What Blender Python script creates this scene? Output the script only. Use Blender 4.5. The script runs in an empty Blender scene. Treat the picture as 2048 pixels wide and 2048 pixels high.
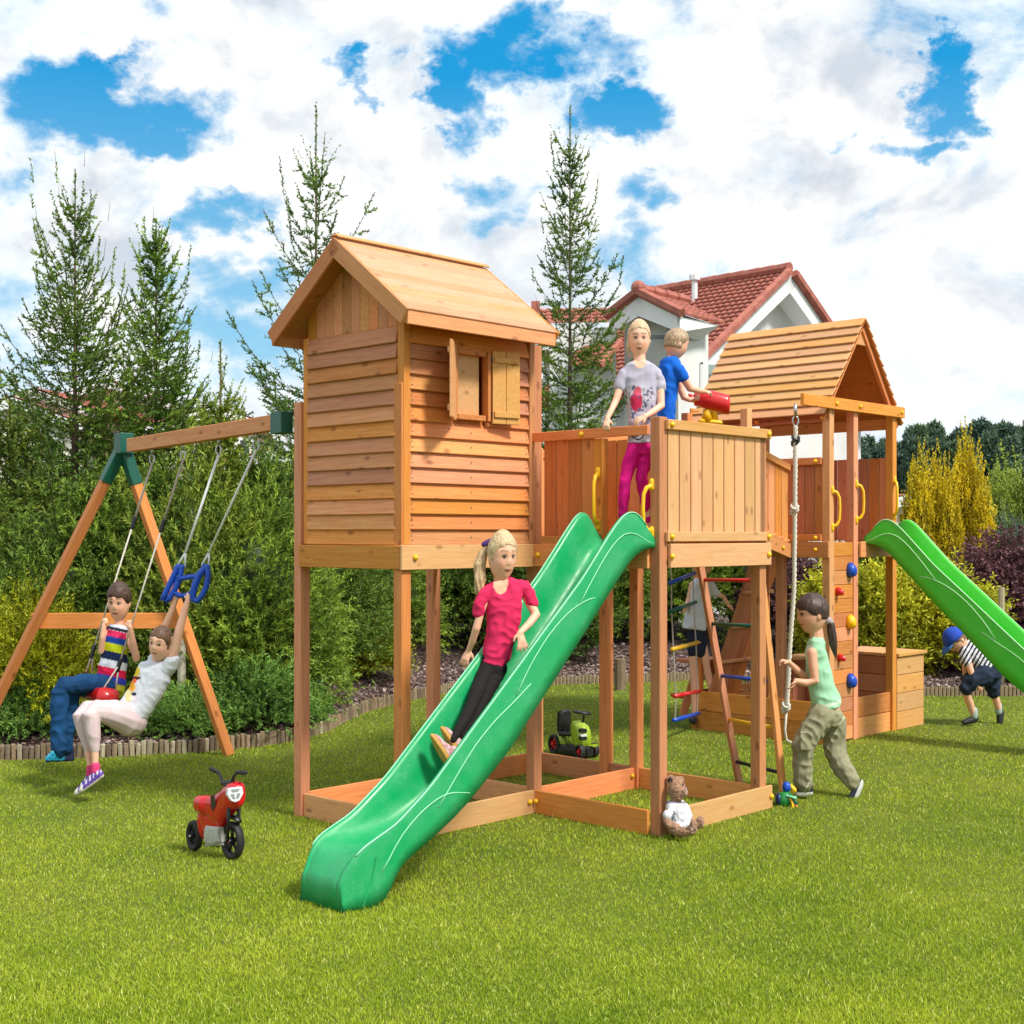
import bpy, bmesh, math, random
import numpy as np
from mathutils import Vector, Matrix, noise as mn
random.seed(7); RNG = np.random.default_rng(11)
scn = bpy.context.scene
COL = scn.collection
# ------------------------------------------------------------------ camera, sun, sky, exposure
FPX, HY, CX, HCAM, PHI = 2672.0, 1069.0, 1024.0, 2.2, 0.809
cam_d = bpy.data.cameras.new('camera'); cam = bpy.data.objects.new('camera', cam_d); COL.objects.link(cam)
cam.location = (0, 0, HCAM); cam.rotation_euler = (math.radians(90), 0, 0)
cam_d.sensor_width = 36; cam_d.lens = 36*FPX/2048; cam_d.shift_y = (HY-1024)/2048
cam_d.clip_start = .1; cam_d.clip_end = 3000
scn.camera = cam
scn.view_settings.view_transform = 'Standard'; scn.view_settings.look = 'None'
scn.view_settings.exposure = 1.10; scn.view_settings.gamma = 1.0
SUN_EL, SUN_AZ = math.radians(50), math.radians(130)      # azimuth measured from +Y towards +X
sd = Vector((math.sin(SUN_AZ)*math.cos(SUN_EL), math.cos(SUN_AZ)*math.cos(SUN_EL), math.sin(SUN_EL)))
sl = bpy.data.lights.new('sun', 'SUN'); sl.energy = 2.1; sl.angle = math.radians(10); sl.color = (1, .95, .86)
so = bpy.data.objects.new('sun', sl); COL.objects.link(so); so.rotation_euler = sd.to_track_quat('Z', 'Y').to_euler()
so.location = (0, 0, 30)

class NT:
    """small helper to write node trees"""
    def __init__(s, tree): s.t = tree; s.n = tree.nodes; s.l = tree.links
    def new(s, typ, **kw):
        n = s.n.new(typ)
        for k, v in kw.items(): setattr(n, k, v)
        return n
    def put(s, sock, v):
        if isinstance(v, bpy.types.NodeSocket): s.l.new(v, sock)
        elif v is not None: sock.default_value = v
    def math(s, op, a, b=None, c=None, clamp=False):
        n = s.new('ShaderNodeMath', operation=op, use_clamp=clamp)
        s.put(n.inputs[0], a); s.put(n.inputs[1], b)
        if c is not None: s.put(n.inputs[2], c)
        return n.outputs[0]
    def mix(s, f, a, b, typ='MIX'):
        n = s.new('ShaderNodeMix', data_type='RGBA', blend_type=typ)
        s.put(n.inputs[0], f); s.put(n.inputs[6], a); s.put(n.inputs[7], b)
        return n.outputs[2]
    def ramp(s, f, stops, interp='LINEAR'):
        n = s.new('ShaderNodeValToRGB'); cr = n.color_ramp; cr.interpolation = interp
        while len(cr.elements) < len(stops): cr.elements.new(.5)
        for e, (p, c) in zip(cr.elements, stops):
            e.position = p; e.color = (c, c, c, 1) if not hasattr(c, '__len__') else (*c[:3], 1)
        s.put(n.inputs[0], f); return n.outputs[0]
    def rng(s, v, a, b, c=0., d=1., smooth=False):
        n = s.new('ShaderNodeMapRange'); n.interpolation_type = 'SMOOTHSTEP' if smooth else 'LINEAR'
        s.put(n.inputs[0], v)
        for i, x in enumerate((a, b, c, d)): s.put(n.inputs[i+1], x)
        return n.outputs[0]
    def noise(s, vec, scale, detail=3, rough=.5, dist=0.):
        n = s.new('ShaderNodeTexNoise'); s.put(n.inputs['Vector'], vec)
        n.inputs['Scale'].default_value = scale; n.inputs['Detail'].default_value = detail
        n.inputs['Roughness'].default_value = rough; n.inputs['Distortion'].default_value = dist
        return n.outputs[0]
    def mapping(s, vec, loc=(0,0,0), rot=(0,0,0), sc=(1,1,1)):
        n = s.new('ShaderNodeMapping'); s.put(n.inputs[0], vec); s.put(n.inputs[1], loc)
        s.put(n.inputs[2], rot); s.put(n.inputs[3], sc); return n.outputs[0]

world = bpy.data.worlds.new('World'); scn.world = world; world.use_nodes = True
wt = NT(world.node_tree); world.node_tree.nodes.clear()
def build_sky():
    w = wt
    tc = w.new('ShaderNodeTexCoord').outputs['Generated']
    sep = w.new('ShaderNodeSeparateXYZ'); w.put(sep.inputs[0], tc); dx, dy, dz = sep.outputs
    az = w.math('ARCTAN2', dx, dy)
    hyp = w.math('SQRT', w.math('ADD', w.math('MULTIPLY', dx, dx), w.math('MULTIPLY', dy, dy)))
    el = w.math('ARCTAN2', dz, hyp)
    sky = w.new('ShaderNodeTexSky', sky_type='NISHITA'); sky.sun_disc = False
    sky.sun_elevation = SUN_EL; sky.sun_rotation = SUN_AZ
    sky.air_density = 1.0; sky.dust_density = .3; sky.ozone_density = 2.0
    # direction space for the clouds, flattened towards the horizon
    dzp = w.math('ADD', w.math('MAXIMUM', dz, 0.), .22)
    comb = w.new('ShaderNodeCombineXYZ')
    w.put(comb.inputs[0], w.math('DIVIDE', dx, dzp)); w.put(comb.inputs[1], w.math('DIVIDE', dy, dzp)); w.put(comb.inputs[2], 0.)
    pc = comb.outputs[0]
    comb2 = w.new('ShaderNodeCombineXYZ')
    w.put(comb2.inputs[0], w.math('MULTIPLY', az, 1.)); w.put(comb2.inputs[1], w.math('MULTIPLY', el, 1.35)); w.put(comb2.inputs[2], 0.)
    pa = comb2.outputs[0]
    n1 = w.noise(pa, 7.5, 9, .6, .35)
    wz = w.math('MULTIPLY', w.math('SUBTRACT', w.noise(w.mapping(pa, loc=(7, 1, 0)), 9., 7, .62), .5), .22)
    we = w.math('MULTIPLY', w.math('SUBTRACT', w.noise(w.mapping(pa, loc=(2, 8, 0)), 9., 7, .62), .5), .17)
    n2 = w.noise(w.mapping(pa, loc=(3.1, 1.7, 0)), 19., 8, .62, .2)
    # the gaps of open blue that the picture shows: azimuth, elevation, half sizes, depth
    def ae(px, py): 
        a = math.atan((px-CX)/FPX); return a, math.atan((HY-py)/FPX*math.cos(a))
    gaps = [(245,220,185,80,.50),(330,110,80,70,.25),(1010,120,150,60,.42),(1085,50,110,50,.4),(905,190,50,75,.4),(715,110,45,28,.3),(716,195,28,60,.32),
            (1190,235,110,60,.45),(1210,95,70,45,.25),(1885,175,58,62,.42),(1800,300,75,30,.36),(490,420,85,48,.36),
            (470,560,140,55,.34),(420,690,170,85,.36),(1000,390,70,60,.28),(1280,400,60,45,.25),(990,465,60,30,.2),(40,620,70,100,.33),
            (20,380,60,60,.22),(560,700,60,130,.22),(1330,520,110,40,.22),(1560,360,60,30,.10)]
    tot = None
    for px, py, rx, ry, dep in gaps:
        a, e = ae(px, py); ra, re = rx/FPX*1.4, ry/FPX*1.4
        u_ = w.math('MULTIPLY', w.math('SUBTRACT', w.math('ADD', az, wz), a), 1/ra); v_ = w.math('MULTIPLY', w.math('SUBTRACT', w.math('ADD', el, we), e), 1/re)
        q = w.math('SUBTRACT', 1., w.math('ADD', w.math('MULTIPLY', u_, u_), w.math('MULTIPLY', v_, v_)), clamp=True)
        q = w.math('MULTIPLY', q, dep)
        tot = q if tot is None else w.math('MAXIMUM', tot, q)
    dens = w.math('ADD', w.math('MULTIPLY', w.math('SUBTRACT', n1, .5), 1.2), w.math('MULTIPLY', w.math('SUBTRACT', n2, .5), .55))
    # outside the frame the sky goes on with the same share of open blue
    big = w.noise(w.mapping(pa, loc=(9, 4, 0)), 3.2, 3, .5)
    infr = w.math('MULTIPLY', w.rng(w.math('ABSOLUTE', az), .38, .5, 1., 0.), w.rng(el, .40, .52, 1., 0.))
    gapo = w.math('MULTIPLY', w.rng(big, .44, .34, 0., .42), w.math('SUBTRACT', 1., infr))
    dens = w.math('SUBTRACT', w.math('ADD', dens, .185), w.math('ADD', tot, gapo))
    mask = w.rng(dens, -.21, .13, 0., 1., True)
    # cloud body: soft grey undersides, white tops
    n3 = w.noise(w.mapping(pa, loc=(0, .02, 0)), 7.5, 9, .6, .35)
    relief = w.math('MULTIPLY', w.math('SUBTRACT', n1, w.noise(w.mapping(pa, loc=(-.022, -.035, 0)), 7.5, 6, .6, .35)), 2.1)
    n4 = w.noise(w.mapping(pa, loc=(5, 2, 0), sc=(1, 1.3, 1)), 5.0, 5, .55)
    body = w.math('ADD', w.math('ADD', w.rng(n4, .38, .60, .80, 1.02), relief), w.math('MULTIPLY', w.math('SUBTRACT', n2, .5), .25))
    body = w.math('ADD', body, w.rng(dens, .0, .25, .16, 0.))
    body = w.math('MINIMUM', w.math('MAXIMUM', body, .60), 1.06)
    ccol = w.mix(w.rng(body, .60, .98), (.315, .335, .37, 1), (.51, .51, .505, 1))
    ccol = w.mix(w.math('MULTIPLY', w.rng(dens, .30, .02, 0., .55), w.rng(w.noise(w.mapping(pa, loc=(4, 4, 0)), 4., 4, .6), .38, .6)), ccol, (.30, .42, .50, 1))
    # open sky: the physical sky, deep overhead and pale low down
    b = w.mix(w.rng(el, .03, .33), (.22, .38, .46, 1), (.001, .160, .345, 1))
    skyc = w.new('ShaderNodeMix', data_type='RGBA', blend_type='MULTIPLY'); skyc.inputs[0].default_value = 1.
    w.put(skyc.inputs[6], sky.outputs[0]); skyc.inputs[7].default_value = (.10, .10, .10, 1)
    open_ = w.mix(.95, skyc.outputs[2], b)
    col = w.mix(mask, open_, ccol)
    low = w.rng(el, -.02, .06, 1., 0.)
    col = w.mix(w.math('MULTIPLY', low, .5), col, (.62, .66, .70, 1))
    bg = w.new('ShaderNodeBackground'); w.put(bg.inputs[0], col); bg.inputs[1].default_value = 1.0
    out = w.new('ShaderNodeOutputWorld'); w.l.new(bg.outputs[0], out.inputs[0])
build_sky()
world.cycles.sampling_method = 'MANUAL'; world.cycles.sample_map_resolution = 1024
scn.cycles.max_bounces = 6; scn.cycles.transparent_max_bounces = 8; scn.cycles.caustics_reflective = False; scn.cycles.caustics_refractive = False

# ------------------------------------------------------------------ frames and helpers
U2 = np.array([math.cos(PHI), math.sin(PHI)]); V2 = np.array([U2[1], -U2[0]]); D2 = np.array([.1767, 10.5773])
def L(s, t, z=0.):                       # play-set frame -> world (s along the bridge, t towards the slide side)
    p = D2+U2*s+V2*t; return Vector((p[0], p[1], z))
UV, VV, ZV = Vector((*U2, 0)), Vector((*V2, 0)), Vector((0, 0, 1))
def P(px, py, Y):                        # a sight line and a distance -> world
    return Vector(((px-CX)/FPX*Y, Y, HCAM-(py-HY)/FPX*Y))
def G(px, py, z=0.):                     # where a sight line meets the ground
    Y = (HCAM-z)*FPX/(py-HY); return Vector(((px-CX)/FPX*Y, Y, z))
def link(o, parent=None):
    COL.objects.link(o)
    if parent is not None:
        o.parent = parent
        M = o.matrix_basis.copy()
        o.matrix_basis = WORLDM[parent.name].inverted() @ M
        WORLDM[o.name] = M
    else: WORLDM[o.name] = o.matrix_basis.copy()
    return o
WORLDM = {}
def mesh(name, verts, faces, mats, smooth=False, cols=None):
    me = bpy.data.meshes.new(name)
    v = np.asarray(verts, dtype=np.float32).reshape(-1, 3)
    if isinstance(faces, np.ndarray) and faces.ndim == 2:
        n, k = faces.shape
        me.vertices.add(len(v)); me.vertices.foreach_set('co', v.ravel())
        me.loops.add(n*k); me.loops.foreach_set('vertex_index', faces.astype(np.int32).ravel())
        me.polygons.add(n); me.polygons.foreach_set('loop_start', np.arange(0, n*k, k, dtype=np.int32))
        me.polygons.foreach_set('loop_total', np.full(n, k, dtype=np.int32))
        me.update(calc_edges=True)
    else:
        me.from_pydata([tuple(float(c) for c in q) for q in v], [], [tuple(int(i) for i in f) for f in faces])
    for m in (mats if isinstance(mats, (list, tuple)) else [mats]): me.materials.append(m)
    if smooth: me.polygons.foreach_set('use_smooth', np.ones(len(me.polygons), dtype=bool))
    if cols is not None:
        at = me.color_attributes.new('Col', 'FLOAT_COLOR', 'POINT')
        c = np.asarray(cols, dtype=np.float32)
        if c.ndim == 1: c = np.repeat(c[:, None], 3, 1)
        c4 = np.ones((len(v), 4), dtype=np.float32); c4[:, :3] = c
        at.data.foreach_set('color', c4.ravel())
    return me
def obj(name, me, parent=None, M=None, **props):
    o = bpy.data.objects.new(name, me)
    if M is not None: o.matrix_basis = M
    link(o, parent)
    for k, v in props.items(): o[k] = v
    return o
def thing(name, label, cat, loc, group=None, kind=None):
    o = bpy.data.objects.new(name, None); o.empty_display_size = .1
    o.matrix_basis = Matrix.Translation(Vector(loc)); link(o)
    o['label'] = label; o['category'] = cat
    if group: o['group'] = group
    if kind: o['kind'] = kind
    return o
def tag(o, label, cat, group=None, kind=None):
    o['label'] = label; o['category'] = cat
    if group: o['group'] = group
    if kind: o['kind'] = kind
    return o
def solo(name, verts, faces, mats, loc, label, cat, group=None, smooth=False, cols=None):
    """a thing that is one mesh, origin at loc"""
    v = np.asarray(verts, dtype=float)-np.array(loc)
    return tag(obj(name, mesh(name, v, faces, mats, smooth, cols), M=Matrix.Translation(Vector(loc))), label, cat, group)

class MB:
    """collects primitives into one mesh (world coordinates)"""
    def __init__(s): s.v = []; s.f = []; s.c = []; s.n = 0
    def add(s, v, f, col=None):
        v = np.asarray(v, dtype=float); s.v.append(v); s.f += [tuple(i+s.n for i in q) for q in f]
        s.c.append(np.tile(np.array(col if col is not None else (1, 1, 1), dtype=float), (len(v), 1))); s.n += len(v); return s
    def ring_loft(s, rings, cap=True, col=None, closed=False):
        k = len(rings[0]); v = np.concatenate(rings); f = []
        n = len(rings)
        for i in range(n-1 if not closed else n):
            a, b = i*k, ((i+1) % n)*k
            for j in range(k): f.append((a+j, a+(j+1) % k, b+(j+1) % k, b+j))
        if cap and not closed:
            f.append(tuple(range(k))[::-1]); f.append(tuple(range((n-1)*k, n*k)))
        return s.add(v, f, col)
    def tube(s, pts, r, k=8, col=None, round_=False, flat=1., up=None):
        pts = [Vector(p) for p in pts]; rr = r if hasattr(r, '__len__') else [r]*len(pts)
        if round_:
            d0 = (pts[0]-pts[1]).normalized(); d1 = (pts[-1]-pts[-2]).normalized()
            a0 = [(pts[0]+d0*rr[0]*x, rr[0]*math.sqrt(max(1-x*x, .0004))) for x in (.98, .8, .45)]
            a1 = [(pts[-1]+d1*rr[-1]*x, rr[-1]*math.sqrt(max(1-x*x, .0004))) for x in (.45, .8, .98)]
            pts, rr = [p for p, _ in a0]+pts+[p for p, _ in a1], [q for _, q in a0]+list(rr)+[q for _, q in a1]
        rings = []; n_ = None
        for i, p in enumerate(pts):
            d = (pts[min(i+1, len(pts)-1)]-pts[max(i-1, 0)])
            d = d.normalized() if d.length > 1e-9 else Vector((0, 0, 1))
            if n_ is None:
                n_ = Vector(up) if up is not None else (Vector((0, 0, 1)) if abs(d.z) < .9 else Vector((1, 0, 0)))
            n_ = (n_-d*n_.dot(d)); n_ = n_.normalized() if n_.length > 1e-6 else d.orthogonal().normalized()
            b = d.cross(n_)
            rings.append(np.array([tuple(p+n_*(math.cos(2*math.pi*j/k)*rr[i]*flat)+b*(math.sin(2*math.pi*j/k)*rr[i])) for j in range(k)]))
        return s.ring_loft(rings, True, col)
    def sections(s, secs, k=16, col=None, power=2.):
        """secs: list of (centre, half-axis a, half-axis b); superellipse rings"""
        rings = []
        for c, a, b in secs:
            c, a, b = Vector(c), Vector(a), Vector(b); r = []
            for j in range(k):
                t = 2*math.pi*j/k; ct, st_ = math.cos(t), math.sin(t)
                ct = math.copysign(abs(ct)**(2/power), ct); st_ = math.copysign(abs(st_)**(2/power), st_)
                r.append(tuple(c+a*ct+b*st_))
            rings.append(np.array(r))
        return s.ring_loft(rings, True, col)
    def ball(s, c, r, k=12, col=None, M=None):
        c = Vector(c); rx, ry, rz = r if hasattr(r, '__len__') else (r, r, r)
        M = M or Matrix.Identity(3); rings = []
        for i in range(1, k):
            th = math.pi*i/k; rings.append(np.array([tuple(c+M@Vector((rx*math.sin(th)*math.cos(2*math.pi*j/k), ry*math.sin(th)*math.sin(2*math.pi*j/k), rz*math.cos(th)))) for j in range(k)]))
        return s.ring_loft(rings, True, col)
    def box(s, c, h, M=None, col=None):
        c = Vector(c); M = M or Matrix.Identity(3)
        v = [tuple(c+M@Vector((x*h[0], y*h[1], z*h[2]))) for x in (-1, 1) for y in (-1, 1) for z in (-1, 1)]
        return s.add(v, [(0,1,3,2),(4,6,7,5),(0,4,5,1),(2,3,7,6),(0,2,6,4),(1,5,7,3)], col)
    def prism(s, poly, d, col=None):
        n = len(poly); d = Vector(d); v = [tuple(Vector(p)) for p in poly]+[tuple(Vector(p)+d) for p in poly]
        return s.add(v, [tuple(range(n))[::-1], tuple(range(n, 2*n))]+[(i, (i+1) % n, n+(i+1) % n, n+i) for i in range(n)], col)
    def build(s, name, mats, parent=None, loc=None, smooth=False, cols=False, bevel=None, **props):
        v = np.concatenate(s.v)
        loc = np.array(loc if loc is not None else (v.min(0)+v.max(0))/2)
        me = mesh(name, v-loc, s.f, mats, smooth, np.concatenate(s.c) if cols else None)
        o = obj(name, me, parent, Matrix.Translation(Vector(loc)), **props)
        if bevel:
            m = o.modifiers.new('bevel', 'BEVEL'); m.width = bevel; m.segments = 2; m.limit_method = 'ANGLE'; m.angle_limit = .6
        return o

# chamfered board; long axis = local x so that the grain follows it
_bc = {}
def board_mesh(lx, ly, lz, mat, ch=.004):
    key = (round(lx, 3), round(ly, 3), round(lz, 3), mat.name)
    if key in _bc: return _bc[key]
    h = np.array([lx, ly, lz])/2; c = min(ch, h.min()*.6); v = []; idx = {}
    for sx in (-1, 1):
        for sy in (-1, 1):
            for sz in (-1, 1):
                for ax in range(3):
                    q = np.array([sx, sy, sz])*(h-c); q[ax] = (sx, sy, sz)[ax]*h[ax]
                    idx[(sx, sy, sz, ax)] = len(v); v.append(q)
    f = []
    for ax in range(3):
        o1, o2 = [a for a in range(3) if a != ax]
        for sg in (-1, 1):
            def k(a, b):
                t = [0, 0, 0]; t[ax] = sg; t[o1] = a; t[o2] = b; return tuple(t)
            r = [idx[k(*ab)+(ax,)] for ab in ((-1, -1), (1, -1), (1, 1), (-1, 1))]
            f.append(r)
    for ax in range(3):
        o1, o2 = [a for a in range(3) if a != ax]
        for a in (-1, 1):
            for b in (-1, 1):
                t0 = [0, 0, 0]; t0[o1] = a; t0[o2] = b; t1 = list(t0); t0[ax] = -1; t1[ax] = 1
                f.append([idx[tuple(t0)+(o1,)], idx[tuple(t1)+(o1,)], idx[tuple(t1)+(o2,)], idx[tuple(t0)+(o2,)]])
    for sx in (-1, 1):
        for sy in (-1, 1):
            for sz in (-1, 1): f.append([idx[(sx, sy, sz, a)] for a in range(3)])
    V = np.array(v); out = []
    for q in f:                                   # outward faces
        p = V[q]; n = np.cross(p[1]-p[0], p[2]-p[0])
        out.append(q if n@p.mean(0) > 0 else q[::-1])
    me = mesh('board', V, out, mat); _bc[key] = me; return me
def board(name, a, b, w, h, mat, parent=None, up=ZV, **props):
    """a board from a to b (centre line); w is across, h along 'up'"""
    a, b = Vector(a), Vector(b); x = (b-a).normalized(); z = (Vector(up)-x*Vector(up).dot(x)).normalized(); y = z.cross(x)
    M = Matrix((x, y, z)).transposed().to_4x4(); M.translation = (a+b)/2
    return obj(name, board_mesh((b-a).length, w, h, mat), parent, M, **props)
def bar(name, s0, s1, t0, t1, z0, z1, mat, parent=None, axis=None, **props):
    """an axis-aligned board in the play-set frame"""
    d = [s1-s0, t1-t0, z1-z0]; ax = axis if axis is not None else int(np.argmax(np.abs(d)))
    c = L((s0+s1)/2, (t0+t1)/2, (z0+z1)/2); E = [UV, -VV, ZV]
    x = E[ax]; y = E[(ax+1) % 3]; z = E[(ax+2) % 3]
    M = Matrix((x, y, z)).transposed().to_4x4(); M.translation = c
    return obj(name, board_mesh(abs(d[ax]), abs(d[(ax+1) % 3]), abs(d[(ax+2) % 3]), mat), parent, M, **props)

# ------------------------------------------------------------------ materials
def material(name):
    m = bpy.data.materials.new(name); m.use_nodes = True; m.node_tree.nodes.clear(); w = NT(m.node_tree)
    b = w.new('ShaderNodeBsdfPrincipled'); o = w.new('ShaderNodeOutputMaterial'); w.l.new(b.outputs[0], o.inputs[0])
    return m, w, b
def bump(w, b, h, strength=.3, dist=.01):
    n = w.new('ShaderNodeBump'); n.inputs['Strength'].default_value = strength; n.inputs['Distance'].default_value = dist
    w.put(n.inputs['Height'], h); w.l.new(n.outputs[0], b.inputs['Normal'])
def wood(name, light, dark, knot, rough=.6, var=.22):
    m, w, b = material(name)
    oc = w.new('ShaderNodeTexCoord').outputs['Object']; rnd = w.new('ShaderNodeObjectInfo').outputs['Random']
    off = w.new('ShaderNodeCombineXYZ'); w.put(off.inputs[0], w.math('MULTIPLY', rnd, 37.)); w.put(off.inputs[1], w.math('MULTIPLY', rnd, 11.)); w.put(off.inputs[2], w.math('MULTIPLY', rnd, 23.))
    v = w.new('ShaderNodeVectorMath', operation='ADD'); w.put(v.inputs[0], oc); w.put(v.inputs[1], off.outputs[0]); v = v.outputs[0]
    wob = w.noise(w.mapping(v, sc=(2.2, 4, 4)), 1.5, 2, .5)
    g1 = w.noise(w.mapping(v, sc=(1.6, 34, 34)), 1.6, 4, .6, .8)
    g2 = w.noise(w.mapping(v, sc=(5, 110, 110)), 1.4, 3, .6)
    vor = w.new('ShaderNodeTexVoronoi'); w.put(vor.inputs['Vector'], w.mapping(v, sc=(4.2, 8.5, 8.5))); vor.inputs['Scale'].default_value = 1.0; vor.inputs['Randomness'].default_value = .9
    kn = w.rng(vor.outputs['Distance'], .07, .22, 1., 0., True)
    vc = w.new('ShaderNodeSeparateColor'); w.put(vc.inputs[0], vor.outputs['Color'])
    kn = w.math('MULTIPLY', kn, w.rng(vc.outputs[0], .28, .34))
    f = w.math('ADD', w.math('MULTIPLY', g1, .65), w.math('MULTIPLY', g2, .35))
    c = w.mix(w.rng(f, .36, .64), (*light, 1), (*dark, 1))
    c = w.mix(w.math('MULTIPLY', w.rng(wob, .4, .7), .35), c, (light[0]*.95, light[1]*.78, light[2]*.55, 1))
    c = w.mix(w.math('MULTIPLY', kn, .62), c, (*knot, 1))
    hsv = w.new('ShaderNodeHueSaturation'); w.put(hsv.inputs['Value'], w.rng(rnd, 0, 1, 1-var, 1+var)); w.put(hsv.inputs['Hue'], w.rng(w.math('FRACT', w.math('MULTIPLY', rnd, 7.3)), 0, 1, .488, .508))
    w.put(hsv.inputs['Saturation'], w.rng(w.math('FRACT', w.math('MULTIPLY', rnd, 3.7)), 0, 1, .88, 1.06)); w.put(hsv.inputs['Color'], c)
    w.put(b.inputs['Base Color'], hsv.outputs[0]); w.put(b.inputs['Roughness'], w.rng(g1, .3, .7, rough-.1, rough+.12)); b.inputs['Specular IOR Level'].default_value = .35
    bump(w, b, w.math('ADD', g2, w.math('MULTIPLY', kn, .8)), .35, .004)
    return m
WOOD = wood('honey_wood', (.74, .315, .098), (.57, .20, .052), (.20, .06, .015))
WOODR = wood('red_wood', (.60, .22, .068), (.45, .14, .038), (.15, .045, .012))
WOODL = wood('pale_wood', (.72, .40, .17), (.60, .29, .10), (.28, .11, .03), var=.12)
WROOF = wood('roof_wood', (.66, .36, .19), (.57, .27, .12), (.32, .14, .05), var=.08)
def plain(name, col, rough=.5, var=.0, scale=20., spec=.5, metal=0., bmp=0., coat=0., sss=0.):
    m, w, b = material(name)
    if var:
        oc = w.new('ShaderNodeTexCoord').outputs['Object']; n = w.noise(oc, scale, 5, .6)
        hsv = w.new('ShaderNodeHueSaturation'); w.put(hsv.inputs['Value'], w.rng(n, .3, .7, 1-var, 1+var)); hsv.inputs['Color'].default_value = (*col, 1)
        w.put(b.inputs['Base Color'], hsv.outputs[0]); w.put(b.inputs['Roughness'], w.rng(n, .3, .7, rough-.06, rough+.1))
        if bmp: bump(w, b, n, bmp, .01)
    else:
        b.inputs['Base Color'].default_value = (*col, 1); b.inputs['Roughness'].default_value = rough
    b.inputs['Specular IOR Level'].default_value = spec; b.inputs['Metallic'].default_value = metal
    if coat: b.inputs['Coat Weight'].default_value = coat; b.inputs['Coat Roughness'].default_value = .1
    if sss: b.inputs['Subsurface Weight'].default_value = sss; b.inputs['Subsurface Radius'].default_value = (.02, .008, .004); b.inputs['Subsurface Scale'].default_value = .5
    return m
def painted(name, rough=.6, spec=.4, sss=0., var=.08, scale=60., bmp=.1, sheen=0.):
    """takes its colour from the mesh's colour attribute, with fine variation"""
    m, w, b = material(name)
    at = w.new('ShaderNodeVertexColor', layer_name='Col').outputs[0]
    oc = w.new('ShaderNodeTexCoord').outputs['Object']; n = w.noise(oc, scale, 4, .6)
    hsv = w.new('ShaderNodeHueSaturation'); w.put(hsv.inputs['Value'], w.rng(n, .3, .7, 1-var, 1+var)); w.put(hsv.inputs['Color'], at)
    w.put(b.inputs['Base Color'], hsv.outputs[0]); b.inputs['Roughness'].default_value = rough; b.inputs['Specular IOR Level'].default_value = spec
    if bmp: bump(w, b, n, bmp, .004)
    if sss: b.inputs['Subsurface Weight'].default_value = sss; b.inputs['Subsurface Radius'].default_value = (.012, .004, .002); b.inputs['Subsurface Scale'].default_value = 1.
    if sheen: b.inputs['Sheen Weight'].default_value = sheen
    return m
SKIN = painted('skin', .5, .4, 0., .04, 40, .05)
CLOTH = painted('cloth', .85, .2, 0., .07, 90, .15)
HAIRM = painted('hair', .5, .5, 0., .25, 120, .5)
SHOEM = painted('shoe', .55, .4, 0., .08, 60, .1)
YEL = plain('yellow_plastic', (.90, .52, .01), .35)
REDP = plain('red_plastic', (.62, .012, .014), .28, coat=.3)
BLUP = plain('blue_plastic', (.006, .07, .50), .32)
BLKP = plain('black_plastic', (.012, .012, .014), .4)
GRNP = plain('dark_green_steel', (.006, .10, .07), .4)
BLKRUB = plain('black_rubber', (.016, .015, .018), .6, var=.1)
STEEL = plain('steel', (.5, .5, .5), .3, metal=1.)
WHT = plain('white_plastic', (.75, .75, .75), .4)
ROPE = plain('rope', (.62, .58, .50), .85, var=.15, scale=150)
HEMP = plain('dark_rope', (.42, .36, .30), .85, var=.15, scale=150)
# ------------------------------------------------------------------ the play set
W_ = .09
def knob(at, out, parent, r=.022, name='bolt_cap'):
    """yellow plastic cap over a bolt"""
    key = 'knob%.3f' % r
    if key not in _bc:
        mb = MB(); rr = [(0, 1), (.35, .98), (.7, .75), (.9, .45), (1.0, .1)]
        mb.ring_loft([np.array([(r*q*math.cos(a), r*q*math.sin(a), r*1.1*h) for a in np.linspace(0, 2*math.pi, 10, endpoint=False)]) for h, q in rr])
        _bc[key] = mesh('bolt_cap', np.concatenate(mb.v), mb.f, YEL, True)
    z = Vector(out).normalized(); M = z.to_track_quat('Z', 'Y').to_matrix().to_4x4(); M.translation = Vector(at)
    return obj(name, _bc[key], parent, M)
def grab_handle(a, b, out, parent):
    """yellow moulded grab handle from a to b bulging along out"""
    a, b, out = Vector(a), Vector(b), Vector(out).normalized(); mb = MB()
    pts = [a, a+out*.05+(b-a)*.06, a+out*.075+(b-a)*.2, a+out*.08+(b-a)*.5, a+out*.075+(b-a)*.8, a+out*.05+(b-a)*.94, b]
    mb.tube(pts, [.02, .017, .014, .014, .014, .017, .02], 8, round_=True)
    for p, d in ((a, -1), (b, 1)): mb.tube([p+(b-a)*(-.05*d*-1)*0-(b-a).normalized()*.03*-d, p-(b-a).normalized()*.02*-d*-1], .022, 8, round_=True)
    return mb.build('handle', YEL, parent, smooth=True)
SCREW = plain('screw_heads', (.30, .24, .18), .5, metal=.4)
def screws(name, pts, out, parent):
    mb = MB()
    for p in pts: mb.tube([Vector(p), Vector(p)+Vector(out)*.004], .0055, 6)
    return mb.build(name, SCREW, parent, kind='stuff')
def side_planks(parent, mat, horiz, face, a0, a1, z0, z1, n, name='plank', thick=.020, tilt=.017, out=1):
    """lap siding: n boards between a0 and a1 along the wall; horiz 's' (wall of constant t) or 't' (wall of constant s)"""
    p = (z1-z0)/n
    for i in range(n):
        zc = z0+(i+.5)*p
        if horiz == 's': A, B, nrm = L(a0, face, zc), L(a1, face, zc), VV*out
        else: A, B, nrm = L(face, a0, zc), L(face, a1, zc), -UV*out
        up = (ZV*p-nrm*tilt*1.6).normalized()
        off = nrm*(tilt*.9+random.uniform(-.001, .001))
        board(name, A+off, B+off, thick, p*1.07, mat, parent, up=up)

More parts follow.
